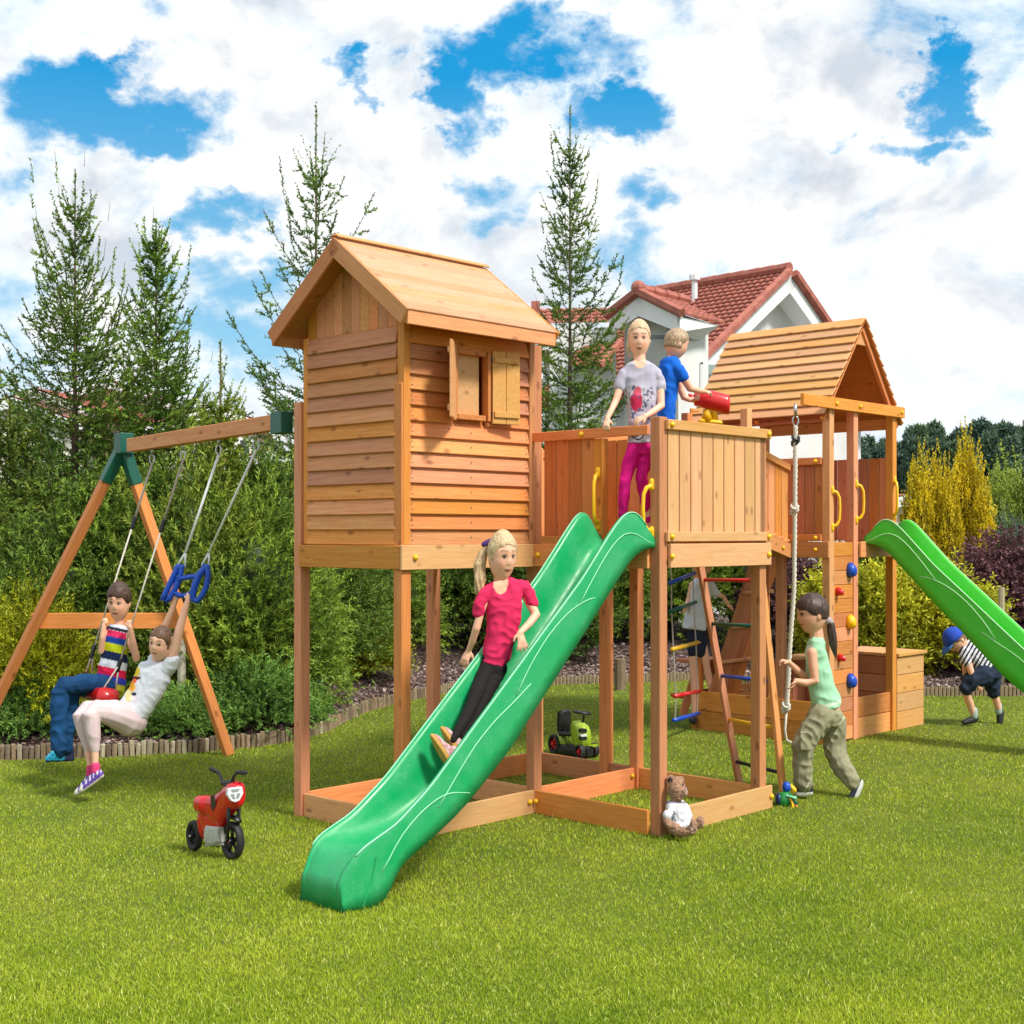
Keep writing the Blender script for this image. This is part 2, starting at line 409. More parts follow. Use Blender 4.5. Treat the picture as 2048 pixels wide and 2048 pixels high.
# ---- playhouse ----
def playhouse():
    H = thing('playhouse', 'wooden playhouse on tall posts with lap siding, pitched roof and open shutters', 'playhouse', L(-.7, -.59, 0))
    for s, t, z in ((-1.4, -1.265, 3.23), (-1.4, -.09, 3.29), (0, -1.265, 2.1), (0, -.09, 3.7)):
        bar('post', s, s+W_, t, t+W_, 0, z, WOOD, H)
        bar('bolt_strip', s+.004, s+.03, t+W_, t+W_+.004, .02, z-.03, WOOD, H) if False else None
    for s, t in ((-1.385, -1.165), (-1.385, -.065), (-.06, -1.165), (-.06, -.065)):     # corner posts of the cabin
        bar('corner_post', s, s+.06, t, t+.06+(.012 if t > -.5 else 0), 2.125, 3.72, WOOD, H)
    bar('floor_board', -1.38, 0, -1.17, -.01, 2.085, 2.115, WOODR, H)
    # front wall (towards the swing) and the wall with the window
    def panel(name, boxes):
        mb = MB(); M = Matrix((UV, VV, ZV)).transposed()
        for s0, s1, t0, t1, z0, z1 in boxes: mb.box(L((s0+s1)/2, (t0+t1)/2, (z0+z1)/2), ((s1-s0)/2, (t1-t0)/2, (z1-z0)/2), M)
        return mb.build(name, WOODR, H)
    wf = panel('front_wall', [(-1.365, -1.353, -1.16, -.02, 2.12, 3.71)])
    side_planks(wf, WOOD, 't', -1.366, -1.105, -.068, 2.125, 3.70, 14)
    ws = panel('side_wall', [(-1.35, -.90, -.04, -.028, 2.12, 3.72), (-.55, -.06, -.04, -.028, 2.12, 3.72), (-.90, -.55, -.04, -.028, 2.12, 3.08), (-.90, -.55, -.04, -.028, 3.56, 3.72)])
    n = 14; p = (3.70-2.125)/n
    for i in range(n):
        z0 = 2.125+i*p; zc = z0+p/2; up = (ZV*p-VV*.027).normalized()
        segs = [(-1.325, -.062)]
        if 3.06 < zc < 3.56: segs = [(-1.325, -.905), (-.545, -.062)]
        for a, b in segs: board('plank', L(a, -.016, zc), L(b, -.016, zc), .018, p*1.07, WOOD, ws, up=up)
    wb = panel('back_wall', [(-1.36, -.03, -1.16, -1.148, 2.12, 3.72)])
    for i in range(10):
        a = -1.34+i*.13; bar('plank', a, a+.124, -1.146, -1.13, 2.13, 3.70, WOOD, wb)
    wr = panel('rear_wall', [(-.052, -.04, -1.16, -.07, 2.12, 3.71)])
    side_planks(wr, WOOD, 't', -.040, -1.1, -.07, 2.125, 3.70, 14, out=-1)
    p_ = (3.70-2.125)/14
    screws('screws', [L(s_, .001, 2.125+(i+f_)*p_) for i in range(14) for f_ in (.3, .7) for s_ in (-1.30, -.09) ]+[L(s_, .001, 2.125+(i+.5)*p_) for i in range(9) for s_ in (-.70,)], VV, ws)
    screws('screws', [L(-1.386, t_, 2.125+(i+f_)*p_) for i in range(14) for f_ in (.3, .7) for t_ in (-1.08, -.09)], -UV, wf)
    # window
    wn = MB(); M = Matrix((UV, VV, ZV)).transposed()
    for s0, s1, z0, z1 in ((-.905, -.875, 3.06, 3.585), (-.555, -.525, 3.06, 3.585)): wn.box(L((s0+s1)/2, .004, (z0+z1)/2), ((s1-s0)/2, .032, (z1-z0)/2), M)
    for z0, z1 in ((3.06, 3.10), (3.55, 3.585)): wn.box(L(-.72, .002, (z0+z1)/2), (.145, .030, (z1-z0)/2), M)
    win = wn.build('window_frame', WOOD, H, bevel=.003)
    def shutter(h, e, z0, z1):
        h, e = Vector(h), Vector(e); d = (e-h).normalized(); nrm = d.cross(ZV)
        mb = MB(); Mx = Matrix((d, nrm, ZV)).transposed(); w = (e-h).length
        for k in range(2):
            c = h+d*(w*(k+.5)/2); mb.box((c.x, c.y, (z0+z1)/2), (w/4-.002, .011, (z1-z0)/2), Mx)
        for zz in (z0+.07, z1-.07):
            c = (h+e)/2+nrm*.018; mb.box((c.x, c.y, zz), (w/2-.012, .008, .022), Mx)
        o = mb.build('shutter', WOODL, H, bevel=.003)
        for zz in (z0+.07, z1-.07):
            hb = MB(); hb.tube([Vector((h.x, h.y, zz-.02)), Vector((h.x, h.y, zz+.02))], .007, 6); hb.build('hinge', BLKP, o)
    shutter(L(-.905, .035, 0), L(-1.165, .265, 0), 3.045, 3.60)
    shutter(L(-.515, .035, 0), L(-.262, .085, 0), 3.045, 3.60)
    cl = MB(); cl.box(L(-.745, -.032, 3.325), (.150, .006, .225), M); cl.build('inner_shutter', WOODL, H)
    # gable filling of upright boards
    rt, rz, hw, ez = -.545, 4.375, .80, 3.765
    sl_ = (rz-ez)/hw
    gp = MB()
    for i in range(11):
        a = -1.13+i*.104; b = a+.100; z0 = 3.70
        za, zb = rz-.05-abs(a-rt)*sl_, rz-.05-abs(b-rt)*sl_
        pts = [L(-1.362, a, z0), L(-1.362, b, z0), L(-1.362, b, max(zb, z0+.01))]
        if a < rt < b: pts.append(L(-1.362, rt, rz-.05))
        pts.append(L(-1.362, a, max(za, z0+.01)))
        g = MB(); g.prism(pts, UV*.018); g.build('gable_board', WOOD, H)
    bar('gable_rail', -1.392, -1.37, -1.10, -.07, 3.665, 3.735, WOOD, H) if False else None
    # roof
    def slope(sign):
        base = MB(); e = VV*sign*math.cos(math.atan(sl_))-ZV*math.sin(math.atan(sl_)); nrm = (VV*sign*math.sin(math.atan(sl_))+ZV*math.cos(math.atan(sl_)))
        ln = hw/math.cos(math.atan(sl_)); top0, top1 = L(-1.56, rt, rz), L(-.02, rt, rz)
        base.prism([top0-nrm*.035, top0+e*ln-nrm*.035, top0+e*ln-nrm*.022, top0-nrm*.022], top1-top0)
        r = base.build('roof', WOODR, H)
        nb = 9; w = ln/nb
        for i in range(nb):
            c = e*((i+.5)*w)+nrm*(.000+.0015*math.sin(i*2.3))
            up = (e*w-nrm*.006).normalized()
            board('plank', top0+c, top1+c, .020, w-.003, WROOF, r, up=up)
        return r, e, nrm, ln, top0, top1
    r1, e1, n1, l1, ta, tb = slope(1); r2, e2, n2, l2, _, _ = slope(-1)
    for r, e, nrm, s_ in ((r1, e1, n1, 1), (r2, e2, n2, -1)):
        for end, o in ((ta, -1), (tb, 1)):
            board('barge_board', end+UV*o*.014-nrm*.052, end+UV*o*.014+e*(l1+.01)-nrm*.052, .024, .125, WOOD, H, up=nrm)
    pe = ta+e1*(l1+.014)-n1*.05; qe = tb+e1*(l1+.014)-n1*.05
    board('eave_board', pe+UV*.0, qe, .022, .105, WOOD, H, up=ZV)
    pe = ta+e2*(l1+.014)-n2*.05; qe = tb+e2*(l1+.014)-n2*.05
    board('eave_board', pe, qe, .022, .105, WOOD, H, up=ZV)
    board('ridge_cap', ta+ZV*.020+VV*.03-UV*.02, tb+ZV*.020+VV*.03+UV*.02, .014, .045, WROOF, H, up=n1.cross(UV))
    board('ridge_cap', ta+ZV*.020-VV*.03-UV*.02, tb+ZV*.020-VV*.03+UV*.02, .014, .045, WROOF, H, up=n2.cross(UV))
    # beams under the cabin and the ground frame
    bar('skirt_board', -1.424, -1.402, -1.175, -.002, 1.95, 2.12, WOOD, H)
    bar('skirt_board', -1.424, -.03, .002, .030, 1.945, 2.125, WOODL, H)
    bar('skirt_board', .03, .058, -1.175, -.09, 1.95, 2.12, WOOD, H)
    bar('skirt_board', -1.31, 0, -1.22, -1.192, 1.95, 2.12, WOOD, H)
    bar('ground_board', -1.375, -1.347, -1.175, -.09, 0, .185, WOOD, H)
    bar('ground_board', -1.40, -.032, .002, .030, 0, .185, WOODL, H)
    bar('ground_board', -1.31, 0, -1.235, -1.207, 0, .185, WOOD, H)
    bar('ground_board', .03, .058, -1.175, -.09, 0, .185, WOOD, H)
    for p in ((-1.30, .032, 2.035), (-.09, .032, .10)): knob(L(*p), VV, H)
playhouse()

# ---- slide deck ----
def deck():
    K = thing('slide_platform', 'open wooden platform on posts with upright board railing, between playhouse and bridge', 'platform', L(.7, .6, 0))
    for s, t, z in ((0, 1.153, 3.06), (1.31, 1.153, 3.02), (1.31, -.09, 2.1), (1.31, -.43, 2.1), (1.31, -1.265, 3.0)):
        bar('post', s, s+W_, t, t+W_, 0, z, WOOD, K)
    for i in range(9):
        a = .10+i*.135; bar('floor_plank', a, a+.128, -1.17, 1.15, 2.09, 2.115, WOOD, K)
    # outer side: boards between two rails
    bar('top_rail', .055, 1.43, 1.246, 1.276, 2.968, 3.042, WOODL, K); bar('bottom_rail', .055, 1.43, 1.246, 1.276, 2.148, 2.220, WOODL, K)
    for i in range(9):
        w = (1.385-.095)/9; a = .095+i*w; bar('fence_board', a+.006, a+w-.006, 1.222, 1.243, 2.15+random.uniform(-.003, .003), 3.035, WOODL, K)
    bar('skirt_board', .092, 1.43, 1.246, 1.274, 1.955, 2.132, WOODL, K)
    for s, z in ((.10, 3.005), (1.385, 3.005), (.10, 2.185), (1.385, 2.185), (.10, 2.04), (1.385, 2.04)): knob(L(s, 1.276, z), VV, K)
    # slide side
    bar('top_rail', -.03, -.002, .0, 1.153, 2.93, 3.003, WOOD, K)
    bar('bottom_rail', -.03, -.002, .09, .612, 2.13, 2.19, WOOD, K)
    bar('skirt_board', -.03, -.002, .0, 1.153, 1.95, 2.125, WOOD, K)
    bar('door_post', -.0, .07, .612, .70, 2.12, 2.929, WOOD, K)
    for i in range(4):
        a = .093+i*.130; bar('fence_board', .012, .030, a, a+.126, 2.13, 2.95, WOODR, K)
    grab_handle(L(.0, .655, 2.28), L(.0, .655, 2.66), (-UV+VV*.3), K)
    grab_handle(L(.0, 1.17, 2.22), L(.0, 1.17, 2.56), (-UV-VV*.3), K)
    knob(L(-.032, .07, 2.04), -UV, K); knob(L(-.032, .52, 2.965), -UV, K)
    # bridge side and back
    bar('top_rail', 1.372, 1.40, -.50, 1.153, 2.95, 3.02, WOOD, K)
    n = 13
    for i in range(n):
        a = -.50+i*.127; zt = 3.03+(.0 if i not in (5, 11) else .0); bar('fence_board', 1.335, 1.355, a, a+.118, 2.13, zt, WOOD, K)
    for t in (.45, 1.04): bar('rail_block', 1.33, 1.40, t, t+.07, 3.035, 3.22, WOOD, K)
    for i in range(10):
        a = .10+i*.12; bar('fence_board', a, a+.112, -1.20, -1.18, 2.13, 3.02, WOODR, K)
    bar('skirt_board', 1.403, 1.431, -1.26, 1.24, 1.95, 2.12, WOOD, K)
    # ground frame
    bar('ground_board', -.030, -.002, .034, 1.151, 0, .185, WOOD, K)
    bar('ground_board', .092, 1.445, 1.246, 1.274, 0, .185, WOODL, K)
    bar('ground_board', .092, 1.308, -.055, -.028, 0, .185, WOOD, K)
    bar('ground_board', 1.34, 1.368, .0, 1.151, 0, .185, WOOD, K)
    bar('ground_board', 1.34, 1.368, -1.175, -.432, 0, .185, WOOD, K)
    bar('ground_board', 1.34, 1.368, -.34, -.09, 0, .185, WOOD, K)
    bar('ground_board', .092, 1.308, -1.235, -1.207, 0, .185, WOOD, K)
    for p, o in (((-.032, .05, .10), -UV), ((1.27, -.026, .12), VV), ((1.42, 1.276, .10), VV)): knob(L(*p), o, K)
    for t in (1.0,): knob(L(1.38, t, 3.03), ZV, K, .03)
deck()

# ---- slides ----
def slide(name, label, mat, edge, org, run, side, ear=(.05, .04)):
    """org: middle of the top edge on the ground plan; run/side unit vectors"""
    S = thing(name, label, 'slide', org+run*1.4)
    d = np.array([-.02, .06, .14, .24, .34, .5, .75, 1.0, 1.2, 1.4, 1.6, 1.8, 2.0, 2.2, 2.4, 2.6, 2.72, 2.80, 2.84])
    xs = lambda tab, q: np.interp(q, [a for a, _ in tab], [b for _, b in tab])
    rim_t = [(-.02, 2.17), (.06, 2.24), (.14, 2.34), (.2, 2.372), (.28, 2.362), (.4, 2.26), (.75, 1.895), (1.15, 1.55), (1.4, 1.33), (1.77, 1.01), (2.17, .66), (2.45, .47), (2.7, .375), (2.80, .34), (2.84, .30)]
    low_t = [(-.02, 2.13), (.12, 2.11), (.24, 2.04), (.485, 1.83), (.8, 1.60), (1.13, 1.34), (1.3, 1.17), (1.5, .90), (1.725, .625), (1.95, .45), (2.15, .345), (2.35, .25), (2.45, .20), (2.50, .10), (2.54, .02), (2.84, .0)]
    bed_t = [(-.02, 2.125), (.1, 2.12), (.22, 2.06), (.4, 1.87), (.75, 1.52), (1.15, 1.14), (1.5, .80), (1.9, .50), (2.2, .375), (2.5, .33), (2.72, .325), (2.80, .31), (2.84, .29)]
    dd = np.concatenate([np.linspace(-.02, .4, 13), np.linspace(.46, 2.6, 48), np.linspace(2.63, 2.84, 9)])
    rings = []; rimN, rimF, wave = [], [], []
    def smooth(tab, q): return (xs(tab, q-.05)+xs(tab, q)*2+xs(tab, q+.05))/4
    for q in dd:
        rz_, lz, bz = smooth(rim_t, q), smooth(low_t, q), smooth(bed_t, q)
        if q > 2.6: lz = 0
        rnd = max(0, (q-2.62)/.22); hwid = .222*(1+.22*math.exp(-(q/.25)**2))-.035*rnd**2.5
        rz_ = max(rz_-.10*rnd**3, .03); bz = max(bz-.10*rnd**3, .03) if q > 2.6 else bz
        bz = min(bz, rz_-.012)
        lz = min(lz, bz-.02)
        w2 = hwid-.030
        pr = []
        for sg in (-1, 1):
            o_ = [(hwid+.004, lz), (hwid+.006, lz+(rz_-lz)*.3), (hwid, lz+(rz_-lz)*.6), (hwid-.004, rz_-.03), (hwid-.008, rz_-.009), (hwid-.018, rz_), (w2-.002, rz_-.008), (w2-.012, rz_-.03),
                  (w2-.03, bz+(rz_-bz)*.45), (w2-.05, bz+(rz_-bz)*.15+.006), (w2-.085, bz+.004), (w2-.14, bz-.001)]
            if sg < 0: pr += [(-a, b) for a, b in o_]+[(0, bz-.003)]
            else: pr += [(a, b) for a, b in o_[::-1]]
        rings.append(np.array([tuple(org+run*q+side*a+ZV*b) for a, b in pr]))
        rimN.append(org+run*q+side*(hwid-.018)+ZV*(rz_+.001)); rimF.append(org+run*q-side*(hwid-.018)+ZV*(rz_+.001))
    k = len(rings[0]); v = np.concatenate(rings); f = []
    for i in range(len(rings)-1):
        for j in range(k-1): f.append((i*k+j, i*k+j+1, (i+1)*k+j+1, (i+1)*k+j))
    n = len(rings); last = (n-1)*k
    # drop of the run-out down to the ground
    base = []; mid = []
    for j in range(k):
        p = v[last+j]; mid.append(np.array(p)+np.array(run)*.018-np.array(ZV)*0+np.array([0, 0, -max(p[2]-.14, 0)*.45]))
        base.append(np.array([p[0], p[1], 0])+np.array(run)*.012)
    v = np.concatenate([v, np.array(mid), np.array(base)]); m0 = n*k; b0 = m0+k
    for j in range(k-1):
        f.append((last+j, last+j+1, m0+j+1, m0+j)); f.append((m0+j, m0+j+1, b0+j+1, b0+j))
    me_loc = org+run*1.4
    if Vector(run).cross(Vector(side)).z > 0: f = [q_[::-1] for q_ in f]
    me = mesh('chute', v-np.array(me_loc), f, mat, True)
    o = obj('chute', me, S, Matrix.Translation(me_loc)); so_ = o.modifiers.new('solid', 'SOLIDIFY'); so_.thickness = .012; so_.offset = -1
    for pts, sg in ((rimN, 1), (rimF, -1)):
        mb = MB(); mb.tube([p+side*sg*.012-ZV*.006 for p in pts[3:-3]], .006, 6); mb.build('highlight_bead', edge, S, smooth=True)  # pale bead paints the highlight line along the rim
        # wave shaped ribs on the outside wall
        def pt(q, fr):
            rz_, lz = smooth(rim_t, q), smooth(low_t, q); hw_ = .222*(1+.22*math.exp(-(q/.25)**2))
            return org+run*q+side*sg*(hw_+.004)+ZV*(rz_*(1-fr)+lz*fr)
        for q0, q1 in ((.02, .78), (.62, 1.42), (1.28, 2.12), (1.85, 2.58)):
            mb = MB(); pts_ = []
            for x in np.linspace(0, 1, 14):
                q = q1+(q0-q1)*x; fr = .10+.85*(1-.5*(1+math.cos(math.pi*min(1, x*1.0)))) if False else .55-.40*math.sin(x*math.pi*.95)+.42*x**1.4
                pts_.append(pt(q, min(max(fr, .06), .97)))
            mb.tube(pts_, .0045, 5); mb.build('side_rib', edge, S, smooth=True)
    # foot seam
    mb = MB(); q = 2.60; mb.tube([org+run*2.62+side*(.228)+ZV*.30, org+run*2.66+side*.228+ZV*.16, org+run*2.72+side*.222+ZV*.02], .003, 5); mb.build('side_rib', mat, S)
    return S
def slide_plastic(name, col, worn):
    m, w, b = material(name); oc = w.new('ShaderNodeTexCoord').outputs['Object']
    n1 = w.noise(oc, 5, 6, .65); sc = w.noise(w.mapping(oc, rot=(0, .65, -PHI), sc=(3, 60, 60)), 1.5, 5, .7); sc2 = w.noise(oc, 45, 5, .7)
    f = w.math('MULTIPLY', w.rng(sc, .52, .72), w.rng(n1, .42, .65)); f = w.math('ADD', w.math('MULTIPLY', f, .85), w.math('MULTIPLY', w.rng(n1, .35, .7), .2))
    w.put(b.inputs['Base Color'], w.mix(f, (*col, 1), (*worn, 1))); w.put(b.inputs['Roughness'], w.math('ADD', w.rng(n1, .3, .7, .28, .46), w.math('MULTIPLY', f, .3))); bump(w, b, sc2, .08, .003); return m
SLG = slide_plastic('green_plastic', (.004, .33, .105), (.13, .46, .25))
SLGE = plain('green_rib_highlight', (.26, .66, .42), .4)  # lighter green of the ribs, also the painted rim highlight
SLB = slide_plastic('bright_green_plastic', (.05, .52, .025), (.16, .58, .10))
SLBE = plain('pale_green_plastic', (.45, .80, .45), .4)
slide('wavy_slide', 'green wavy plastic slide in front with a girl in pink shirt on it', SLG, SLGE, L(0, .925, 0), -UV, VV)
slide('wavy_slide', 'bright green wavy slide leaving the far roofed tower, behind it a bending boy', SLB, SLBE, L(5.58, -.03, 0), VV, -UV)

# ---- arched bridge ----
def bridge():
    B = thing('arched_bridge', 'arched wooden bridge with stepped board sides joining platform and roofed tower', 'bridge', L(3., -.9, 2.1))
    s0, s1 = 1.435, 4.56
    zf = lambda s: 2.05+.26*math.sin(math.pi*(s-s0)/(s1-s0))
    for t in (-1.42, -.52):
        seg = np.linspace(s0, s1, 9); mb = MB()
        prof = [L(s, t, zf(s)+.05) for s in seg]+[L(s, t, zf(s)-.10) for s in seg[::-1]]
        mb.prism(prof, VV*.03); mb.build('beam', WOOD, B)
        for s in (3.55, 4.05, 4.4, 1.8): knob(L(s, t+.031, zf(s)-.03), VV, B)
        n = 24; w = (s1-s0)/n
        for i in range(n):
            a = s0+i*w; zb = zf(a+w/2)
            bar('fence_board', a+.005, a+w-.005, t-.022, t-.002, zb+.01, zb+.90, WOOD, B)
        for a, b in zip(seg[:-1], seg[1:]):
            board('hand_rail', L(a, t+.015, zf(a)+.86), L(b, t+.015, zf(b)+.86), .028, .07, WOOD, B)
    n = 26; w = (s1-s0)/n
    for i in range(n):
        a = s0+i*w+w/2; board('floor_plank', L(a, -1.42, zf(a)+.07), L(a, -.5, zf(a)+.07), .024, w*.9, WOOD, B, up=UV)
bridge()

# ---- roofed tower ----
HOLD = {}
def tower():
    T = thing('roofed_tower', 'far wooden tower with steep plank roof, climbing wall and sandbox boards beneath', 'tower', L(5.3, -.9, 0))
    s0, s1, t0, t1 = 4.60, 6.05, -1.80, -.05
    zt = 3.60
    for s, t in ((s0, t1-W_), (5.10, t1-W_), (s1-W_, t1-W_), (s0, t0), (s1-W_, t0)): bar('post', s, s+W_, t, t+W_, 0, zt, WOOD, T)
    for t in (-.62, -.85): bar('post', s0, s0+W_, t-W_, t, 0, 2.9 if t > -.7 else 2.0, WOOD, T)
    for i in range(10):
        a = s0+.02+i*.142; bar('floor_plank', a, a+.135, t0+.01, t1-W_-.003, 2.09, 2.115, WOOD, T)
    bar('skirt_board', s0-.03, s0-.002, t0, t1, 1.955, 2.125, WOOD, T)
    bar('skirt_board', 5.2, s1, t1+.002, t1+.03, 1.955, 2.125, WOOD, T)
    # board sides
    for i in range(4):
        a = -.60+i*.120; bar('fence_board', s0+.02, s0+.04, a, a+.113, 2.13, 3.0, WOODR, T)
    bar('top_rail', s0-.03, s0-.002, -.62, t1-W_, 2.935, 3.01, WOOD, T); bar('bottom_rail', s0-.03, s0-.002, -.62, t1-W_, 2.13, 2.20, WOOD, T)
    knob(L(s0-.032, -.2, 2.97), -UV, T); knob(L(s0-.032, -.2, 2.165), -UV, T); knob(L(s0-.032, -.2, 2.04), -UV, T)
    for i in range(9):
        a = s0+.10+i*.140; bar('fence_board', a, a+.126, t0+.02, t0+.04, 2.13, 3.06+.01*(i % 2), WOODR, T)
    for i in range(12):
        a = t0+.10+i*.134; bar('fence_board', s1-.06, s1-.04, a, a+.126, 2.13, 3.06, WOODR, T)
    # roof
    rs, rz, es0, es1, ez = 5.37, 4.545, 4.53, 6.21, 3.44
    ta, tb = t0-.0, t1-.01
    for sign, e_s in ((-1, es0), (1, es1)):
        hw = abs(e_s-rs); ang = math.atan((rz-ez)/hw); e = UV*sign*math.cos(ang)-ZV*math.sin(ang); nrm = UV*sign*math.sin(ang)+ZV*math.cos(ang)
        ln = hw/math.cos(ang); A, B = L(rs, ta, rz), L(rs, tb, rz)
        for t_ in (tb-.06, ta+.06, (ta+tb)/2):
            C = L(rs, t_, rz); board('rafter', C-nrm*.045+e*.03, C-nrm*.045+e*ln, .045, .06, WOOD, T, up=nrm)
        n = 11; w = ln/n; rf = MB(); rf.prism([A-nrm*.012, A-nrm*.012+e*ln, A-nrm*.008+e*ln, A-nrm*.008], B-A); r = rf.build('roof', WOODR, T)
        for i in range(n):
            up = (e*w+nrm*.024).normalized(); c = e*((i+.5)*w)+nrm*.017
            board('plank', A+c, B+c, .018, w*1.06, WOODL, r, up=up)
    # gable block, tie beam which carries the rope, wall plates
    g = MB(); g.prism([L(rs-.16, tb-.09, rz-.28), L(rs+.16, tb-.09, rz-.28), L(rs, tb-.09, rz-.05)], VV*.03); g.build('gable_block', WOODL, T)
    bar('tie_beam', 4.02, 6.16, t1+.002, t1+.045, 3.51, 3.63, WOOD, T)
    bar('beam_end_block', 3.97, 4.06, t1-.015, t1+.058, 3.49, 3.70, WOODL, T) if False else None
    bar('tie_beam', s0-.02, s1+.1, t0-.03, t0-.002, 3.51, 3.63, WOOD, T)
    bar('wall_plate', s0+.002, s0+.03, t0+W_, t1-W_-.002, 3.38, 3.50, WOODR, T); bar('wall_plate', s1-.03, s1-.002, t0+W_, t1-W_-.002, 3.38, 3.50, WOODR, T)
    for s in (4.66, 5.15, 6.08): knob(L(s, t1+.046, 3.57), VV, T)
    # climbing wall of laid boards with holds
    cw = MB(); cw.box(L(4.89, t1-.05, 1.05), (.20, .008, 1.0), Matrix((UV, VV, ZV)).transposed()); cwo = cw.build('climbing_wall', WOODR, T)
    for i in range(14):
        z = .02+i*.150; bar('plank', s0+W_-.04, 5.098, t1-.036, t1-.012, z, z+.146, WOOD, cwo, axis=0)
    def hold(s, z, mat, r=.05):
        mb = MB(); mb.sections([(L(s, t1-.012, z), UV*r, ZV*r*1.35), (L(s, t1+.03, z), UV*r*.95, ZV*r*1.25), (L(s, t1+.065, z-.01), UV*r*.6, ZV*r*.8), (L(s, t1+.07, z-.01), UV*r*.2, ZV*r*.3)], 8)
        mb.build('climbing_hold', mat, cwo, smooth=True)
    hold(5.02, 1.82, BLUP, .062); hold(4.76, 1.60, REDP, .034); hold(5.01, 1.27, YEL, .06); hold(5.02, .64, BLUP, .062); hold(4.80, .9, REDP, .03)
    hb = L(s0+.05, t1+.0, 0)
    grab_handle(hb+ZV*2.28, hb+ZV*2.66, VV*.6+UV*.5, T)
    hb = L(5.15, t1+.0, 0); grab_handle(hb+ZV*2.36, hb+ZV*2.74, VV*.6+UV*.5, T)
    hb = L(s1-.05, t1+.0, 0); grab_handle(hb+ZV*2.42, hb+ZV*2.80, VV*.6-UV*.5, T)
    # sandbox boards and low front
    for z in (0, .222):
        bar('ground_board', s0-.03, s0-.002, t0, t1-.01, z, z+.215, WOOD, T)
        bar('ground_board', 5.19, s1-W_, t1-.06, t1-.032, z, z+.215, WOOD, T)
        bar('ground_board', s0+W_, s1, t0+.02, t0+.045, z, z+.215, WOODR, T)
    for i in range(9):
        a = s0+.2+i*.14; bar('back_board', a, a+.12, t0+.9, t0+.92, .05, .80, WOODR, T)
    knob(L(s0-.032, t0+.06, .12), -UV, T)
    bar('seat_board', s0+.3, s1-.05, t0+.93, t0+1.2, .83, .86, WOODL, T)
    return T
tower()

def box_bench():
    B = thing('storage_box', 'pale wooden storage box with lid beside the far tower', 'storage box', L(6.4, -.4, 0))
    for i in range(4):
        z = .0+i*.205; bar('plank', 6.062, 6.70, -.075, -.05, z+.003, z+.202, WOODL, B); bar('plank', 6.675, 6.70, -.80, -.078, z+.003, z+.202, WOODL, B, axis=1)
        bar('plank', 6.062, 6.67, -.80, -.775, z+.003, z+.202, WOODR, B); bar('plank', 6.062, 6.085, -.77, -.08, z+.003, z+.202, WOODR, B, axis=1)
    for i in range(4):
        t = -.84+i*.205; bar('lid_board', 6.055, 6.74, t, t+.2, .825, .862, WOODL, B)
box_bench()

# ---- ladder on the platform ----
def ladder():
    Ld = thing('ladder', 'leaning wooden ladder with coloured rungs behind the platform post', 'ladder', L(2.0, .75, 0))
    A0, A1 = G(1479, 1568), P(1400, 1128, 11.42); B0, B1 = G(1567, 1594), P(1520, 1128, 11.0)
    board('rail', A0, A1, .035, .075, WOOD, Ld, up=UV); board('rail', B0, B1, .035, .075, WOOD, Ld, up=UV)
    for fr, m in ((.93, REDP), (.735, GRNP), (.50, BLUP), (.30, YEL), (.105, BLKP)):
        a, b = A0.lerp(A1, fr), B0.lerp(B1, fr); mb = MB(); mb.tube([a, b], .016, 8); mb.build('rung', m, Ld, smooth=True)
    Ld2 = thing('rope_ladder', 'rope ladder with blue, green, yellow and red rungs hanging behind the platform', 'rope ladder', P(1370, 1280, 14.6))
    ra = [P(1341, 1000, 14.2), P(1343, 1165, 14.2), P(1343, 1222, 14.2), P(1347, 1298, 14.2), P(1352, 1392, 14.2), P(1350, 1440, 14.2)]
    rb = [P(1386, 1000, 14.9), P(1386, 1148, 14.9), P(1387, 1206, 14.9), P(1392, 1286, 14.9), P(1396, 1383, 14.9), P(1394, 1428, 14.9)]
    for r in (ra, rb): mb = MB(); mb.tube(r, .008, 5); mb.build('rope', HEMP, Ld2)
    for a, b, m in zip(ra[1:], rb[1:], (BLUP, GRNP, YEL, REDP, BLUP)): mb = MB(); mb.tube([a+(a-b)*.06, b+(b-a)*.1], .023, 8); mb.build('rung', m, Ld2, smooth=True)
ladder()
def ramp():
    R = thing('climbing_ramp', 'slanted plank ramp with cross slats behind the ladder, under the tower', 'climbing ramp', P(1440, 1400, 15))
    a, b = P(1415, 1420, 15.0), P(1515, 1105, 15.6)
    for k in range(4): o = (UV*.15)*k; board('plank', a+o, b+o, .022, .14, WOODR, R, up=UV)
    for fr in (.3, .52, .74): c = a.lerp(b, fr); board('slat', c-UV*.08-ZV*0-VV*-.03, c+UV*.55+VV*.03, .03, .04, WOODL, R)
    R2 = thing('picnic_bench', 'red-brown slanted bench legs standing behind the rope ladder', 'bench', P(1375, 1440, 15.4))
    board('leg', P(1365, 1430, 15.2), P(1400, 1320, 15.2), .05, .09, WOODR, R2); board('leg', P(1460, 1405, 15.6), P(1420, 1320, 15.6), .05, .09, WOODR, R2)
    board('seat', P(1352, 1392, 15.35), P(1475, 1380, 15.7), .25, .04, WOODR, R2); board('table_top', P(1370, 1322, 15.3), P(1440, 1318, 15.6), .3, .04, WOODR, R2)
ramp()

